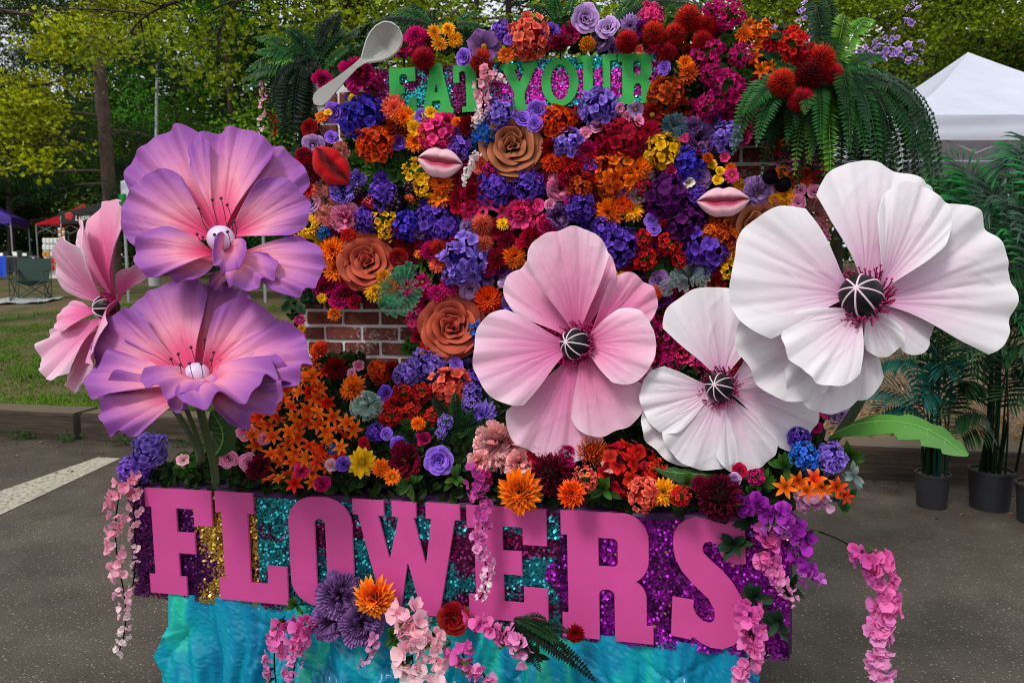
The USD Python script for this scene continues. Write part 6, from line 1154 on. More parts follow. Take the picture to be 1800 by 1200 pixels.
v, f, uv = leaf_cloud(P, Nn, .075, rg, .28, .05, 'kite'); p_ = part(None, 'wood_chips', (v, f), petal_mat('wood_chip', two('6a4828', 'b08858'), trans=0, var=.4), False, uv=uv); data(p_, 'pale brown wood chips strewn over the bank at the right', 'wood chips', kind='stuff')
n = 420; wx = []
for c in (along(-1.1, -.06), along(.15, -.05), along(.65, -.07), along(1.2, -.08), along(1.75, -.05), along(2.05, -.07)):
    m = int(rg.integers(24, 60)); wx.append(np.stack([c[0] + rg.normal(0, .06, m), c[1] + rg.normal(0, .025, m), np.abs(rg.normal(0, .04, m)) + .01], 1))
P = np.vstack(wx); v, f, uv = leaf_cloud(P, unit_rows(np.array([[0, -.4, 1.0]]) + rg.normal(0, .5, P.shape)), .034, rg, .5, .1, 'oval'); p_ = part(None, 'kerb_weeds', (v, f), LEAFM, False, uv=uv); data(p_, 'small green weeds growing at the foot of the timber kerb', 'weeds', kind='stuff')

P = []
for k in range(380):
    a = rg.uniform(-4, 8); P.append([*along(a, -abs(rg.normal(0, .35)) - .02), .008])
v, f, uv = leaf_cloud(np.array(P), unit_rows(np.array([[0, 0, 1.0]]) + rg.normal(0, .3, (380, 3))), .030, rg, .5, .12, 'oval'); p_ = part(None, 'leaf_litter', (v, f), petal_mat('dead_leaf', two('3a2614', '8a6a40'), trans=0, var=.4), False, uv=uv); data(p_, 'dry brown leaf litter blown along the foot of the kerb', 'leaf litter', kind='stuff')
# ---- trees
m_bark = plain('bark', (0.050, 0.036, 0.028), rough=.9, var=.45, scale=5, bump=.9, bscale=22)
m_bark2 = plain('pine_bark', (0.070, 0.045, 0.034), rough=.9, var=.5, scale=7, bump=1.0, bscale=20)
LEAFC = {'dark': two('18360e', '44702a'), 'mid': two('30560f', '6e9c2c'), 'lime': two('687408', 'bec422'), 'olive': two('42560a', '9caa26'), 'shade': two('34480a', '94a424'), 'needle': two('0e1c10', '2a4222'), 'palegreen': two('3a4c20', '76823e')}
m_tree = {k: petal_mat('foliage_' + k, v, rough=.5, trans=.42, var=.55, hue=.025) for k, v in LEAFC.items()}
def branchy(rg, H, r0, lean=(0, 0), nb=14, z0=.25, spread=.4, up=.5, wob=.02):
    """trunk and limbs; returns mesh and limb points"""
    mb = MB(); tr = spline([(0, 0, -.2), (lean[0] * .3 + rg.normal(0, wob * H), lean[1] * .3, H * .35), (lean[0] * .7, lean[1] * .7 + rg.normal(0, wob * H), H * .7), (lean[0], lean[1], H)], 24); mb.add(*tube(tr, np.linspace(r0, r0 * .15, 24) * (1 + .4 * np.exp(-np.arange(24) / 1.2)), 10)); ends = []
    for k in range(nb):
        u = z0 + (1 - z0) * (k + rg.random()) / nb; P = np.array([np.interp(u, np.linspace(0, 1, 24), tr[:, i]) for i in range(3)]); a = k * 2.4 + rg.uniform(-.5, .5); L = H * spread * (1.1 - .75 * u) * rg.uniform(.7, 1.15); d = np.array([math.cos(a), math.sin(a), 0]); e = P + d * L + np.array([0, 0, L * up * rg.uniform(.5, 1.3)])
        q = bez([P, P + d * L * .5 + [0, 0, L * up * .25], e], 8); r = r0 * .42 * (1.05 - u); mb.add(*tube(q, np.linspace(r, r * .2, 8), 6)); ends += [q[4], q[5], q[6], q[7]]
        for j in range(3):
            b = q[int(rg.integers(3, 7))]; e2 = b + rg.normal(0, L * .28, 3) + [0, 0, L * .1]; q2 = bez([b, (b + e2) / 2 + [0, 0, .06 * L], e2], 5); mb.add(*tube(q2, np.linspace(r * .35, r * .08, 5), 4)); ends += [q2[2], q2[4]]
    return mb, np.array(ends)
def crown(rg, ends, n, size, clump, flat=.55, shape='kite', droop=0.0, extra=0, box_=None):
    c = ends[rg.integers(0, len(ends), n // 55 + 1)] + rg.normal(0, clump * .7, (n // 55 + 1, 3)); idx = rg.integers(0, len(c), n); val = rg.random(len(c))
    P = c[idx] + rg.normal(0, 1, (n, 3)) * [clump, clump, clump * flat]; N = unit_rows(rg.normal(0, .6, (n, 3)) + [0, 0, 1.0]); P[:, 2] -= droop * rg.random(n)
    return leaf_cloud(P, N, size, rg, .55, .15, shape, vary=val[idx] * .7 + .15)
TREES = {}
def tree(kind, label, px, Y, H, seed, s=1.0, rot=0.0, group=None):
    P = gpt(px, Y); M = np.eye(4); c, sn = math.cos(rot) * s, math.sin(rot) * s; M[:2, :2] = [[c, -sn], [sn, c]]; M[2, 2] = s; M[:3, 3] = P
    if kind in TREES: return copy_of(TREES[kind], 'tree', label, 'tree', M, group)
    rg = np.random.default_rng(seed); t = thing('tree', label, 'tree', M, group); TREES[kind] = t
    spec = dict(dark=(13, .17, 22, .12, .34, .35, 'dark', 21000, .15, .45), mid=(12, .14, 22, .10, .36, .45, 'mid', 20000, .14, .40), olive=(11, .16, 20, .16, .42, .30, 'olive', 16000, .13, .36), bush=(4.2, .06, 16, .05, .5, .6, 'dark', 9000, .15, .35))[kind]
    H, r0, nb, z0, sprd, up, col, n, size, clump = spec; mb, ends = branchy(rg, H, r0, (rg.normal(0, .5), rg.normal(0, .5)), nb, z0, sprd, up)
    part(t, 'trunk', mb, m_bark, True); v, f, uv = crown(rg, ends, n, size, clump); part(t, 'crown', (v, f), m_tree[col], False, uv=uv, kind='stuff')
    return t
tree('dark', 'dark leafy tree right behind the grey lamp post', 315, 25, 13, 1)
tree('mid', 'mid green leafy tree between the lamp post and the fern bush', 425, 23, 12, 2)
tree('olive', 'olive green tree at the left edge behind the purple tent', 20, 33, 11, 3, s=1.15)
for k, (kd, lb, px, Y, s, r) in enumerate([
    ('dark', 'dark tree behind the pine trunk at the left', 130, 36, 1.15, 1.0), ('mid', 'green tree seen just right of the pine trunk', 245, 31, 1.1, 2.1), ('dark', 'dark tree above the upper purple poppy', 372, 32, 1.2, 3.0), ('mid', 'green tree behind the left fern bush', 520, 27, 1.1, 4.2), ('dark', 'dark tree above the spoon', 640, 24, 1.1, 5.0),
    ('olive', 'olive tree over the left half of the green letters', 770, 19, 1.0, 1.5), ('dark', 'dark tree behind the middle of the wall top', 900, 26, 1.2, 2.5), ('olive', 'olive tree behind the lilac roses at the top', 1040, 20, 1.05, 4.0), ('mid', 'green tree behind the red pompons at the top', 1190, 27, 1.15, .5), ('olive', 'olive tree behind the magenta geraniums', 1330, 18, 1.0, 3.4),
    ('mid', 'green tree behind the big fern', 1470, 25, 1.1, 5.5), ('olive', 'olive tree behind the left slope of the white tent', 1590, 19, 1.05, 5.9), ('dark', 'dark tree behind the peak of the white tent', 1690, 28, 1.25, 1.2), ('olive', 'olive tree at the right edge above the white tent', 1810, 21, 1.1, 2.7), ('mid', 'green tree at the far left edge', -90, 30, 1.2, 2.0), ('dark', 'dark tree well left of the tents', -420, 30, 1.2, 3.3), ('mid', 'green tree far out on the left side', -800, 27, 1.2, 1.3), ('olive', 'olive tree far out on the left side', -1150, 24, 1.2, 4.3), ('mid', 'green tree out at the right edge behind the palms', 1960, 24, 1.2, .2)]):
    tree(kd, lb, px, Y, 0, 10 + k, s, r)
tree('bush', 'dark bush at the wood edge behind the purple tent', 60, 37, 4, 40, s=1.1)
for kd, lb, px, Y, s, r in [('bush', 'dark bush behind the red and black tents', 160, 36, 1.2, 1), ('bush', 'dark bush behind the small white tent', 290, 30, 1.2, 2), ('bush', 'dark bush below the trees left of the fern bush', 430, 27, 1.1, 3), ('bush', 'dark bush behind the left edge of the brick wall', 540, 24, 1.0, 4), ('bush', 'dark bush behind the white tent at the right', 1650, 17, 1.1, 5), ('bush', 'dark bush behind the palms at the right edge', 1790, 15, 1.0, 0), ('bush', 'dark bush at the wood edge far left', -30, 35, 1.2, .7)]: tree(kd, lb, px, Y, 4, 1, s, r)
# the pine with the bare trunk
rg = np.random.default_rng(17); P = gpt(205, 17.5); M = np.eye(4); M[:3, 3] = P; t = thing('pine_tree', 'tall pine with bare reddish trunk and dead side branches, left of the lamp post', 'pine tree', M)
H = 15.0; tr = spline([(0, 0, -.2), (-.06, 0, 3), (-.22, 0, 7), (-.5, 0, 11), (-.6, 0, H)], 40); mb = MB().add(*tube(tr, np.linspace(.185, .06, 40) * (1 + .05 * rg.normal(0, 1, 40)), 14)); nd = []
for k in range(40):
    u = .16 + .8 * k / 40; Pb = np.array([np.interp(u, np.linspace(0, 1, 40), tr[:, i]) for i in range(3)]); a = rg.uniform(0, 6.28); L = rg.uniform(.4, 3.2) * (1.15 - .5 * u); d = np.array([math.cos(a), math.sin(a) * .8, 0]); q = bez([Pb, Pb + d * L * .5 + [0, 0, .12], Pb + d * L + [0, 0, rg.uniform(-.35, .25)]], 8); mb.add(*tube(q, np.linspace(.038, .008, 8), 6))
    if L > 1.0:
        for j in range(int(16 * L)): c = q[int(rg.integers(3, 8))] + rg.normal(0, [.28, .28, .12], 3); nd.append((c, d))
part(t, 'trunk', mb, m_bark2, True)
c = np.array([x[0] for x in nd]); n = 24000; i = rg.integers(0, len(c), n); Pn = c[i] + rg.normal(0, 1, (n, 3)) * [.14, .14, .06]; dn = unit_rows(rg.normal(0, 1, (n, 3)) * [1, 1, .45] + [0, 0, -.15]); v, f, uv = leaf_cloud(Pn, dn, .20, rg, .07, .0, 'kite')
part(t, 'needles', (v, f), m_tree['needle'], False, uv=uv, kind='stuff')
# low pine boughs at the left
rg = np.random.default_rng(19); P = gpt(70, 38); M = np.eye(4) * 1.6; M[3, 3] = 1; M[:3, 3] = P; t = thing('pine_tree', 'pale green young pine with sweeping boughs above the purple tent', 'pine tree', M); mb = MB().add(*tube([(0, 0, -.1), (.05, 0, 2.5), (0, .1, 5.2)], [.09, .06, .02], 8)); cs = []
for k in range(30):
    z = rg.uniform(1.4, 4.6); a = rg.uniform(0, 6.28); L = rg.uniform(1.0, 2.4) * (1.15 - z / 7); d = np.array([math.cos(a), math.sin(a), 0]); q = bez([(0, 0, z), d * L * .5 + [0, 0, z + .1], d * L + [0, 0, z - .15]], 7); mb.add(*tube(q, np.linspace(.02, .005, 7), 5)); cs += [q[j] for j in range(2, 7)]
part(t, 'trunk', mb, m_bark2); c = np.array(cs); n = 15000; i = rg.integers(0, len(c), n); v, f, uv = leaf_cloud(c[i] + rg.normal(0, 1, (n, 3)) * [.2, .2, .09], unit_rows(rg.normal(0, 1, (n, 3)) + [0, 0, .6]), .22, rg, .08, 0, 'kite'); part(t, 'needles', (v, f), m_tree['palegreen'], False, uv=uv, kind='stuff')
# leafy boughs of nearer trees
def bough(label, limbs, n, size, col, seed, r=.03, clump=.20, shape='lobed'):
    rg = np.random.default_rng(seed); t = thing('leafy_tree', label, 'tree'); mb = MB(); ends = []
    for L in limbs:
        q = spline([np.array(p) for p in L], 22); mb.add(*tube(q, np.linspace(r, r * .15, 22), 8))
        for k in range(16):
            b = q[int(rg.integers(5, 22))]; e = b + rg.normal(0, .38, 3) * [1, 1, .5] - [0, 0, .08]; w = bez([b, (b + e) / 2 + [0, 0, .08], e], 6); mb.add(*tube(w, np.linspace(r * .25, r * .06, 6), 4)); ends += [w[3], w[4], w[5], w[5]]
    part(t, 'branches', mb, m_bark); v, f, uv = crown(rg, np.array(ends), n, size, clump, .5, shape, droop=.08); part(t, 'leaves', (v, f), m_tree[col], False, uv=uv, kind='stuff')
Y = 11.0
g0 = gpt(-330, Y)
bough('yellow green oak at the left edge, its leafy boughs hanging before the pine', [[g0, g0 + [.2, 0, 2.5], at(-180, 60, Y), at(0, 20, Y - .3), at(110, 40, Y - .2), at(150, 80, Y)], [g0 + [.2, 0, 2], at(-150, 150, Y), at(-20, 140, Y), at(70, 150, Y), at(150, 118, Y)], [g0 + [.2, 0, 2.2], at(-150, 230, Y), at(10, 215, Y - .4), at(90, 235, Y - .3), at(150, 270, Y - .3)], [g0 + [.2, 0, 2.2], at(-150, 10, Y), at(0, -40, Y + .3), at(150, -20, Y + .4), at(200, 70, Y + .3)]], 6000, .08, 'lime', 5, r=.06, clump=.16)
Y = 8.0; g1 = gpt(620, 9.5)
bough('green oak whose drooping twigs hang at the top left behind the wall', [[g1, g1 + [0, 0, 3.5], at(560, -80, Y), at(430, -10, Y), at(385, 60, Y), at(375, 120, Y)], [g1 + [0, 0, 3.2], at(520, -60, Y), at(390, -30, Y), at(290, 10, Y), at(230, 60, Y + .4)], [g1 + [0, 0, 3.4], at(610, -50, Y - .3), at(560, 10, Y - .3), at(600, 30, Y - .3)], [g1 + [0, 0, 3.3], at(660, -60, Y - .5), at(720, 0, Y - .5), at(800, 20, Y - .5)], [g1 + [0, 0, 3.3], at(620, -60, Y - 1), at(700, -30, Y - 1.2), at(860, -10, Y - 1.2), at(1000, 0, Y - 1.4)]], 4600, .075, 'olive', 6, r=.05, clump=.19)
Y = 12.6; g2 = gpt(2250, 13.0)
bough('oak at the right whose dark limb crosses behind the top of the flowers', [[g2, g2 + [-.2, 0, 3.2], at(1900, -20, Y), at(1620, 22, Y), at(1450, 30, Y), at(1250, 30, Y)], [g2 + [-.2, 0, 2.8], at(1950, 60, Y + 1), at(1800, 90, Y + 1), at(1700, 60, Y + 1), at(1640, 130, Y + 1.2)], [g2 + [-.2, 0, 3], at(1900, -40, Y), at(1760, -10, Y), at(1660, 0, Y), at(1560, 50, Y)], [g2 + [-.2, 0, 2.7], at(1950, 130, Y + 1.6), at(1830, 130, Y + 1.6), at(1740, 110, Y + 1.6), at(1680, 90, Y + 1.6)], [g2 + [-.2, 0, 3], at(1900, -60, Y - .4), at(1500, -40, Y - .4), at(1380, -5, Y - .4), at(1290, -10, Y - .4)]], 12500, .085, 'shade', 7, r=.12, clump=.34)
# far wood
rg = np.random.default_rng(23); n = 74000; X = rg.uniform(-70, 55, n); Yf = rg.uniform(40, 52, n); hh = 8.5 + 4.0 * meshkit.noise(np.stack([X * .25, Yf * .25, 0 * X], 1), 1); Zf = rg.random(n) ** .8 * hh; P = np.stack([X, Yf, ground_z(X, Yf) + Zf], 1)
dens = meshkit.fbm(np.stack([X * .5, Yf * .3, Zf * .5], 1), 3, 3); k = (dens > .36) | (Zf < 3.5); P = P[k]; val = meshkit.fbm(P * .6, 3, 8); v, f, uv = leaf_cloud(P, unit_rows(rg.normal(0, .7, P.shape) + [0, -.3, .8]), .55, rg, .6, .15, 'kite', vary=val)
p_ = part(None, 'far_wood', (v, f), m_tree['dark'], False, uv=uv); data(p_, 'dark wood closing the background behind the tents', 'wood', kind='stuff')

# ---- lamp post
m_grey = plain('galvanised_grey', (0.40, 0.41, 0.42), rough=.45, metal=.3, var=.08); P = gpt(272, 21); t = thing('lamp_post', 'tall pale grey lamp post in front of the trees, left of the upper purple poppy', 'lamp post', frame(P, (0, 0, 1), up=(0, 1, 0)))
M_ = np.linalg.inv(frame(P, (0, 0, 1), up=(0, 1, 0))); loc = lambda q: (M_ @ np.append(q, 1))[:3]
top_ = at(276, 112, 21); part(t, 'pole', tube([(0, 0, 0), loc(top_) * .5, loc(top_)], [.06, .05, .035], 12)[:2], m_grey); arm = [loc(top_), loc(at(290, 104, 21)), loc(at(312, 106, 21)), loc(at(330, 112, 21))]; part(t, 'arm', tube(spline(arm, 10), .03, 8)[:2], m_grey)
part(t, 'lamp_head', bevel_box(.52, .22, .10, .03, loc(at(336, 114, 21))), m_grey, smooth=False); part(t, 'base', trimesh.creation.cylinder(.16, .3, sections=16, transform=trimesh.transformations.translation_matrix((0, 0, .12))), m_grey, smooth=30)

# ---- pop-up tents
def cloth_mat(name, c, trans=.25): return plain(name, c, rough=.6, var=.06, scale=2.5, bump=.15, bscale=5, trans=trans, spec=.25)
m_leg = plain('tent_leg_grey', (0.35, 0.35, 0.36), rough=.4, metal=.4)
def tent(label, P, half, eave, peak, val, rot, mat, vmat=None, vent=False, truss=True):
    c, sn = math.cos(rot), math.sin(rot); M = np.eye(4); M[:2, :2] = [[c, -sn], [sn, c]]; M[:3, 3] = P; t = thing('canopy_tent', label, 'canopy tent', M); vmat = vmat or mat; K = [(-half, -half), (half, -half), (half, half), (-half, half)]
    for i in range(4):
        a, b = np.array([*K[i], eave + val]), np.array([*K[(i + 1) % 4], eave + val]); pk = np.array([0, 0, peak]); n_ = 14; U, W = np.meshgrid(np.linspace(0, 1, n_ + 1), np.linspace(0, 1, n_ + 1), indexing='ij')
        V = (a + (b - a) * U[..., None]) * (1 - W[..., None]) + pk * W[..., None]; sag = -.05 * half * np.sin(np.pi * U) * np.sin(np.pi * W) ; V[..., 2] += sag + .006 * np.sin(U * 23 + i) * (1 - W) - .10 * half * np.sin(np.pi * W) * .55
        v, f, _ = thick(V, np.zeros((n_ + 1, n_ + 1, 2)), n_, n_, .004); part(t, 'roof_panel', (v, f), mat)
        U, W = np.meshgrid(np.linspace(0, 1, 31), np.linspace(0, 1, 7), indexing='ij'); o = unit([(a + b)[0], (a + b)[1], 0]); V = a + (b - a) * U[..., None] - np.array([0, 0, val]) * W[..., None] + o * ((.012 * np.sin(U * 21 + i * 2) * W + .008 * np.sin(W * 9 + U * 4) + .006)[..., None])
        v, f, _ = thick(V, np.zeros((31, 7, 2)), 30, 6, .003); part(t, 'valance', (v, f), vmat)
        part(t, 'leg', bevel_box(.045, .045, eave + val - .03, .006, (K[i][0] * .985, K[i][1] * .985, (eave + val - .03) / 2)), m_leg, smooth=False)
        if truss:
            q0, q1 = a * [.97, .97, 1], b * [.97, .97, 1]
            for s0 in range(4):
                A0, A1 = q0 + (q1 - q0) * s0 / 4, q0 + (q1 - q0) * (s0 + 1) / 4
                for zz in ((0, -.32), (-.32, 0)): part(t, 'truss_bar', tube(np.array([A0 + [0, 0, zz[0] - .06], A1 + [0, 0, zz[1] - .06]]), .010, 5)[:2], m_leg)
    if vent: part(t, 'vent_cap', trimesh.creation.cone(half * .30, half * .13, sections=4, transform=trimesh.transformations.translation_matrix((0, 0, peak - .06)) @ trimesh.transformations.rotation_matrix(math.pi / 4, (0, 0, 1))), mat, smooth=False)
    return t, M
m_tw = cloth_mat('tent_white', (0.68, 0.70, 0.80), .3); m_tp = cloth_mat('tent_purple', (0.115, 0.06, 0.44)); m_tr = cloth_mat('tent_red', (0.62, 0.012, 0.03)); m_tk = cloth_mat('tent_black', (0.022, 0.022, 0.026), .05); m_tb = cloth_mat('tent_blue', (0.02, 0.14, 0.50))
def tent_at(label, px, Y, half, ez, pz, val, rot, mat, **kw):
    P = gpt(px, Y); P[0] = X_at(px, Y, ez); return tent(label, P, half, ez - P[2], pz - P[2], val, rot, mat, **kw)
tent_at('large white canopy tent at the right behind the fern and palms', 1690, 9.5, 1.62, Z_at(247, 7.9), Z_at(92, 9.5), .255, .0, m_tw)
tent_at('white canopy tent partly hidden behind the upper purple poppy', 384, 15.5, 1.32, Z_at(342, 13.9), Z_at(252, 15.5), .27, .02, m_tw)
tent_at('purple canopy tent at the left edge', -42, 29.5, 1.5, Z_at(391, 28), Z_at(336, 29.5), .26, .38, m_tp)
tent_at('red canopy tent between the purple and the black one', 150, 31, 1.3, Z_at(395, 29.5), Z_at(357, 31), .05, .1, m_tr)
tk, Mk = tent_at('black canopy tent with a lettered banner and a vented top', 194, 27.5, 1.15, Z_at(393, 26), Z_at(350, 27.5), .42, .0, m_tk, vent=True)
tent_at('blue canopy tent just right of the black one', 232, 33, 1.5, Z_at(380, 31.5), Z_at(338, 33), .2, .2, m_tb)
m_wh = plain('banner_white', (0.75, 0.75, 0.72), rough=.6); m_rd = plain('banner_red', (0.50, 0.02, 0.03), rough=.6)
iv = np.linalg.inv(Mk); pf = lambda px, py: (iv @ np.append(at(px, py, 26 - .03), 1))[:3]
txt = meshkit.text_mesh("Lupita's", .24, .006, bold=True); txt.apply_transform(trimesh.transformations.rotation_matrix(.10, (0, 0, 1))); sh = np.eye(4); sh[0, 1] = .28; txt.apply_transform(sh); txt.apply_transform(trimesh.transformations.rotation_matrix(math.pi / 2, (1, 0, 0))); w = txt.bounds[1, 0] - txt.bounds[0, 0]; txt.apply_scale((pf(176, 380)[0] - pf(134, 380)[0]) / w); txt.apply_translation(pf(133, 389) - txt.bounds[0] * [1, 0, 1]); txt.vertices[:, 1] += pf(133, 389)[1] - txt.bounds[1, 1] - .02
part(tk, 'banner_lettering', txt, m_wh, smooth=False)
for k_ in range(5):
    a = k_ * 1.2566; d = trimesh.creation.icosphere(2, .085); d.vertices *= [1, .18, .8]; d.apply_translation(pf(122, 380) + [.075 * math.cos(a), -.02, .075 * math.sin(a)]); part(tk, 'rose_petal', d, m_rd)
# ---- table, display, chair, blanket, flag
def table(label, px, Y, w, d, h, cmat, clothdrop):
    P = gpt(px, Y); M = np.eye(4); M[:3, 3] = P; t = thing('folding_table', label, 'table', M); part(t, 'table_top', bevel_box(w, d, .04, .01, (0, 0, h)), m_wh, smooth=False)
    for sx in (-1, 1):
        for sy in (-1, 1): part(t, 'leg', tube([(sx * w * .42, sy * d * .4, 0), (sx * w * .42, sy * d * .4, h - .02)], .016, 6)[:2], m_leg)
    U, W = np.meshgrid(np.linspace(0, 1, 41), np.linspace(0, 1, 9), indexing='ij'); V = np.stack([(U - .5) * w * 1.02, -d / 2 - .02 - .03 * W * (1 + np.sin(U * 34)), h + .022 - W * clothdrop], -1); v, f, _ = thick(V, np.zeros((41, 9, 2)), 40, 8, .003); part(t, 'cloth_front', (v, f), cmat)
    for k in range(5): part(t, 'box', bevel_box(.22, .16, .10 + .05 * (k % 3), .01, ((k - 2) * w * .18, 0, h + .08 + .025 * (k % 3))), m_wh if k % 2 else m_tk, smooth=False)
m_blue = cloth_mat('table_cloth_blue', (0.02, 0.08, 0.62), .1); table('table with a bright blue cloth under the purple tent', -4, 25.5, 1.1, .6, .78, m_blue, .7); table('dark draped table under the purple tent', 40, 28, 1.0, .6, .74, m_tk, .6)
P = gpt(93, 25); M = np.eye(4); M[:3, 3] = P; t = thing('snack_rack', 'sloping snack rack of white and red packets left of the black tent', 'display rack', M); rr = np.random.default_rng(2); m_org = plain('packet_orange', (.6, .25, .04), rough=.4)
part(t, 'back_board', bevel_box(.55, .04, 1.35, .01, (0, .06, .72)), m_wh, smooth=False)
for k in range(5):
    for j in range(4): part(t, 'packet', bevel_box(.115, .07, .17, .02, ((j - 1.5) * .13, -.02 - .06 * (4 - k) / 4 + rr.uniform(-.01, .01), .42 + k * .22)), [m_wh, m_rd, m_org, m_wh][int(rr.integers(4)) if k < 3 else 0], smooth=False)
for lb, px in (('menu board of small pictures hanging at the left side of the black tent', 108.5), ('menu strip hanging in the middle of the black tent', 163)):
    P = at(px, 410, 26.3); M = np.eye(4); M[:3, 3] = P; t = thing('menu_board', lb, 'menu board', M); part(t, 'board', bevel_box(.30, .02, .42, .005), m_tk, smooth=False)
    for k in range(4):
        for j in range(2): part(t, 'picture', bevel_box(.10, .012, .075, .003, ((j - .5) * .13, -.018, (k - 1.5) * .097)), [m_org, m_wh][(k + j) % 2], smooth=False)
    part(t, 'cord', tube(np.array([(0, 0, .2), (0, 0, .62)]), .006, 5)[:2], m_wh)
m_cloth = plain('chair_cloth_green', (0.012, 0.040, 0.030), rough=.7, var=.2); m_frame = plain('chair_frame', (0.06, 0.065, 0.06), rough=.4, metal=.4)
Y = 15.8; P = gpt(55, Y); M = frame(P, (0, 0, 1), up=(0, 1, 0)); rot = trimesh.transformations.rotation_matrix(.30, (0, 0, 1)); M = np.eye(4); M[:3, 3] = P; M = M @ rot; t = thing('camping_chair', 'dark green folding camp chair on the grass left of the pink poppy', 'camp chair', M)
def sheet(P4, n=10, sag=.04):
    a, b, c, d = map(np.array, P4); U, W = np.meshgrid(np.linspace(0, 1, n + 1), np.linspace(0, 1, n + 1), indexing='ij'); V = ((a * (1 - U[..., None]) + b * U[..., None]) * (1 - W[..., None]) + (d * (1 - U[..., None]) + c * U[..., None]) * W[..., None]); V[..., 2] -= sag * np.sin(np.pi * U) * np.sin(np.pi * W); v, f, _ = thick(V, np.zeros((n + 1, n + 1, 2)), n, n, .006); return v, f
part(t, 'seat', sheet([(-.27, -.25, .43), (.27, -.25, .43), (.27, .24, .38), (-.27, .24, .38)], sag=.09), m_cloth); part(t, 'backrest', sheet([(-.28, .24, .40), (.28, .24, .40), (.31, .36, .90), (-.31, .36, .90)], sag=.0), m_cloth)
for sx in (-1, 1):
    part(t, 'leg', tube([(sx * .31, -.26, 0), (sx * .31, .22, .42)], .012, 7)[:2], m_frame); part(t, 'leg', tube([(sx * .30, .26, 0), (sx * .30, -.26, .44)], .012, 7)[:2], m_frame); part(t, 'upright', tube([(sx * .31, .22, .02), (sx * .31, .36, .92)], .012, 7)[:2], m_frame); part(t, 'front_post', tube([(sx * .32, -.27, .0), (sx * .32, -.27, .62)], .012, 7)[:2], m_frame)
    part(t, 'armrest', sheet([(sx * .32 - .04, -.30, .62), (sx * .32 + .04, -.30, .62), (sx * .32 + .04, .30, .66), (sx * .32 - .04, .30, .66)], 6, .02), m_cloth)
for yy in (-.26, .26): part(t, 'cross_bar', tube([(-.31, yy, .02), (.30, yy, .43)], .011, 7)[:2], m_frame); part(t, 'cross_bar', tube([(.31, yy, .02), (-.30, yy, .43)], .011, 7)[:2], m_frame)
m_blk = usdkit.material(stage, '/World/Looks/blanket', {'tc': ('texture_coordinate', {}), 'w': ('wave_texture', {'scale': 6.0, 'distortion': 6.0, 'detail': 2.0}), 'r': ('rgb_ramp', {'ramp': [(.4, (.06, .08, .10)), (.5, (.5, .55, .52))]}), 'p': ('principled_bsdf', {'roughness': .8})}, [('tc.object', 'w.vector'), ('w.fac', 'r.fac'), ('r.color', 'p.base_color')], surface='p.BSDF')
P = gpt(28, 15.5); U, W = np.meshgrid(np.linspace(-1, 1, 25), np.linspace(-1, 1, 17), indexing='ij'); X = P[0] + U * .75; Yb = P[1] + W * .45; V = np.stack([X, Yb, ground_z(X, Yb) + .045 + .02 * np.sin(U * 9) * np.cos(W * 7)], -1); v, f, _ = thick(V, np.zeros((25, 17, 2)), 24, 16, .01); solo('picnic_blanket', (v, f), m_blk, 'black and white patterned blanket lying on the grass under the camp chair', 'blanket')
m_gf = plain('flag_green', (.01, .26, .05), rough=.7, trans=.2); P = at(216, 357, 13.7); t = thing('hanging_flag', 'green and white cloth hanging under the left white tent', 'flag', None)
for nm, a, b, mt in (('green_field', 207, 222, m_gf), ('white_field', 222, 229, m_wh)):
    U, W = np.meshgrid(np.linspace(0, 1, 9), np.linspace(0, 1, 9), indexing='ij'); A0, A1, B0 = at(a, 341, 13.95), at(b, 341, 13.95), at(a, 372, 13.95); V = A0 + (A1 - A0) * U[..., None] + (B0 - A0) * W[..., None]; V[..., 1] += .03 * np.sin(U * 6 + W * 3); v, f, _ = thick(V, np.zeros((9, 9, 2)), 8, 8, .004); part(t, nm, (v, f), mt)

# ---- potted palms at the right
m_pot = plain('nursery_pot_black', (0.016, 0.016, 0.019), rough=.5, var=.2); m_soil = plain('potting_soil', (0.05, 0.035, 0.022), rough=.95, var=.4, scale=40, bump=.6)
PALM = {'teal': two('0c302a', '24685a'), 'dark': two('0c2414', '264e2c'), 'green': two('103818', '2a8040'), 'grey': two('1c3226', '466654')}; palm_m = {k: petal_mat('palm_' + k, v, rough=.4, trans=.2, var=.3) for k, v in PALM.items()}
def palm_frond(curve, L, pairs, rg, wid=.022, side=None):
    q = spline(curve, pairs + 10); t = unit_rows(np.gradient(q, axis=0)); mb = MB(); mb.add(*tube(q, np.linspace(.006, .0015, len(q)), 6)); s_ = unit_rows(np.cross(t, [0, -.5, .9] if side is None else side)); n = np.cross(s_, t)
    for i in range(10, pairs + 10):
        u = (i - 10) / pairs; l = L * (.35 + .65 * math.sin(math.pi * min(1, u * .8 + .18))) * rg.uniform(.9, 1.1)
        for sd in (-1, 1):
            d = unit(s_[i] * sd * .85 + t[i] * (.45 + .5 * u) + n[i] * rg.uniform(.02, .14)); dr = np.array([0, 0, -1.0]); w = t[i] * wid; b = q[i]; m1 = b + d * l * .4; m2 = b + d * l * .75 + dr * l * .07; e = b + d * l + dr * l * .2; y = rg.random()
            mb.add([b, m1 - w * .5, m2 - w * .4, e, m2 + w * .4, m1 + w * .5, m1 + n[i] * .003], [[0, 1, 6], [1, 2, 6], [2, 4, 6], [2, 3, 4], [4, 5, 6], [5, 0, 6]], [[0, y], [.3, y], [.7, y], [1, y], [.7, y], [.3, y], [.3, y]])
    return mb
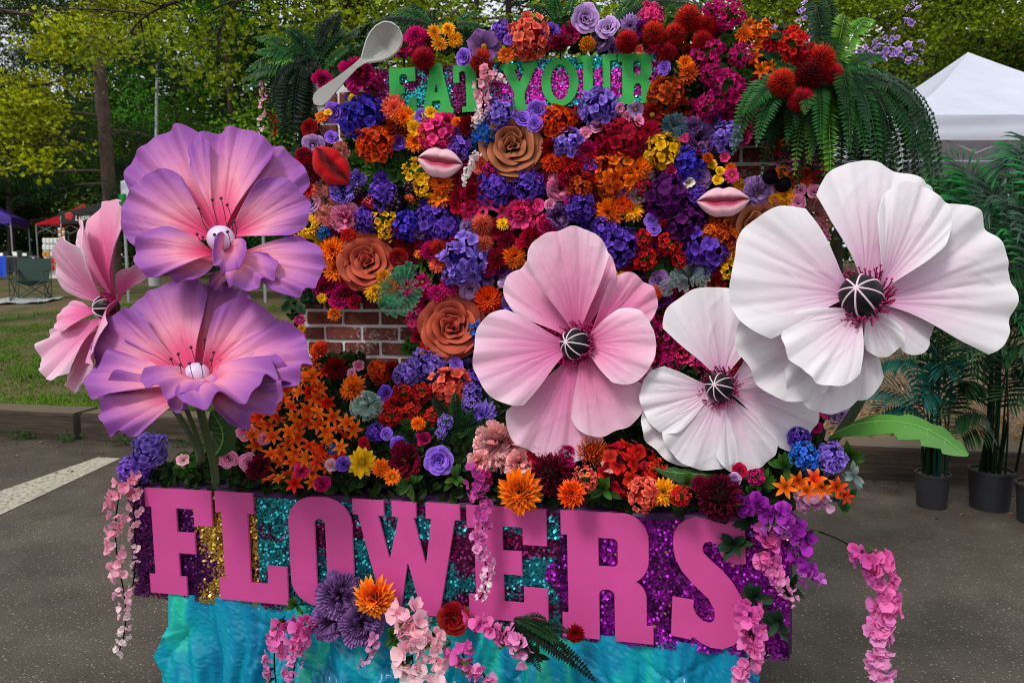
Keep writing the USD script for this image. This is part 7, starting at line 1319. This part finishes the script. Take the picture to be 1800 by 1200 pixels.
def palm(label, px, Y, pr, ph, tips, seed, L=.17):
    rg = np.random.default_rng(seed); x = X_at(px, Y, .2); M = np.eye(4); M[:3, 3] = (x, Y, .002); t = thing('potted_palm', label, 'potted palm', M); prof = [(0, 0), (pr * .86, 0), (pr, ph * .93), (pr * 1.05, ph * .93), (pr * 1.05, ph), (pr * .96, ph), (pr * .94, ph * .86), (0, ph * .86)]
    part(t, 'pot', trimesh.creation.revolve(prof[:-1] , sections=40), m_pot, smooth=35); part(t, 'soil', trimesh.creation.cylinder(pr * .95, .02, sections=32, transform=trimesh.transformations.translation_matrix((0, 0, ph * .88))), m_soil, smooth=35)
    for tx_, ty_, dy, mt in tips:
        e = at(tx_, ty_ + (34 if ty_ < 360 else 0), Y + dy) - M[:3, 3]; b = np.array([rg.normal(0, pr * .3), rg.normal(0, pr * .3), ph * .85]); d = e - b; k1 = b + [d[0] * .10, d[1] * .10, max(d[2], .30) * .55 + .05]; k2 = b + [d[0] * .50, d[1] * .5, max(d[2], .3) * .93 + .05]
        part(t, 'frond', palm_frond([b, k1, k2, e], L * rg.uniform(1.1, 1.4), 19, rg), palm_m[mt], False)
    for k in range(6): b = np.array([rg.normal(0, pr * .3), rg.normal(0, pr * .3), ph * .85]); part(t, 'cane', tube([b, b + [rg.normal(0, .03), rg.normal(0, .03), .35]], [.009, .006], 6)[:2], m_green)
palm('potted palm in the smaller black pot, left of the other two', 1640, 4.55, .098, .215, [(1552, 720, -.05, 'teal'), (1500, 690, .0, 'teal'), (1580, 640, .1, 'teal'), (1640, 520, .2, 'dark'), (1610, 600, .0, 'dark'), (1690, 610, .1, 'dark'), (1700, 680, -.1, 'dark'), (1720, 560, .1, 'dark'), (1660, 650, -.15, 'teal'), (1585, 560, .25, 'dark'), (1560, 480, .3, 'dark'), (1540, 640, -.05, 'teal'), (1620, 700, -.2, 'teal'), (1670, 480, .2, 'dark')], 1)
palm('tall potted palm in the wider black pot', 1742, 4.52, .124, .245, [(1640, 262, .3, 'green'), (1610, 300, .3, 'green'), (1675, 290, .2, 'green'), (1700, 300, .3, 'green'), (1590, 320, .35, 'green'), (1730, 310, .1, 'grey'), (1690, 420, .0, 'dark'), (1790, 480, .0, 'dark'), (1700, 640, -.15, 'dark'), (1680, 730, -.1, 'dark'), (1780, 560, -.1, 'dark'), (1800, 660, -.1, 'dark'), (1720, 360, .2, 'grey'), (1760, 420, .1, 'dark'), (1655, 330, .2, 'green'), (1830, 560, .0, 'dark'), (1735, 600, -.1, 'dark'), (1690, 760, -.15, 'dark')], 2, L=.20)
palm('potted palm cut by the right edge of the picture', 1832, 4.25, .132, .23, [(1752, 262, .2, 'green'), (1782, 250, .2, 'green'), (1805, 240, .2, 'grey'), (1730, 330, .1, 'grey'), (1770, 340, .1, 'grey'), (1745, 420, .0, 'green'), (1775, 480, -.1, 'dark'), (1720, 540, -.1, 'green'), (1790, 560, -.1, 'green'), (1850, 420, .1, 'dark'), (1760, 620, -.1, 'dark'), (1770, 700, -.15, 'dark'), (1740, 380, .2, 'green'), (1820, 330, .1, 'dark'), (1700, 610, -.1, 'dark'), (1790, 400, 0, 'grey')], 3, L=.20)
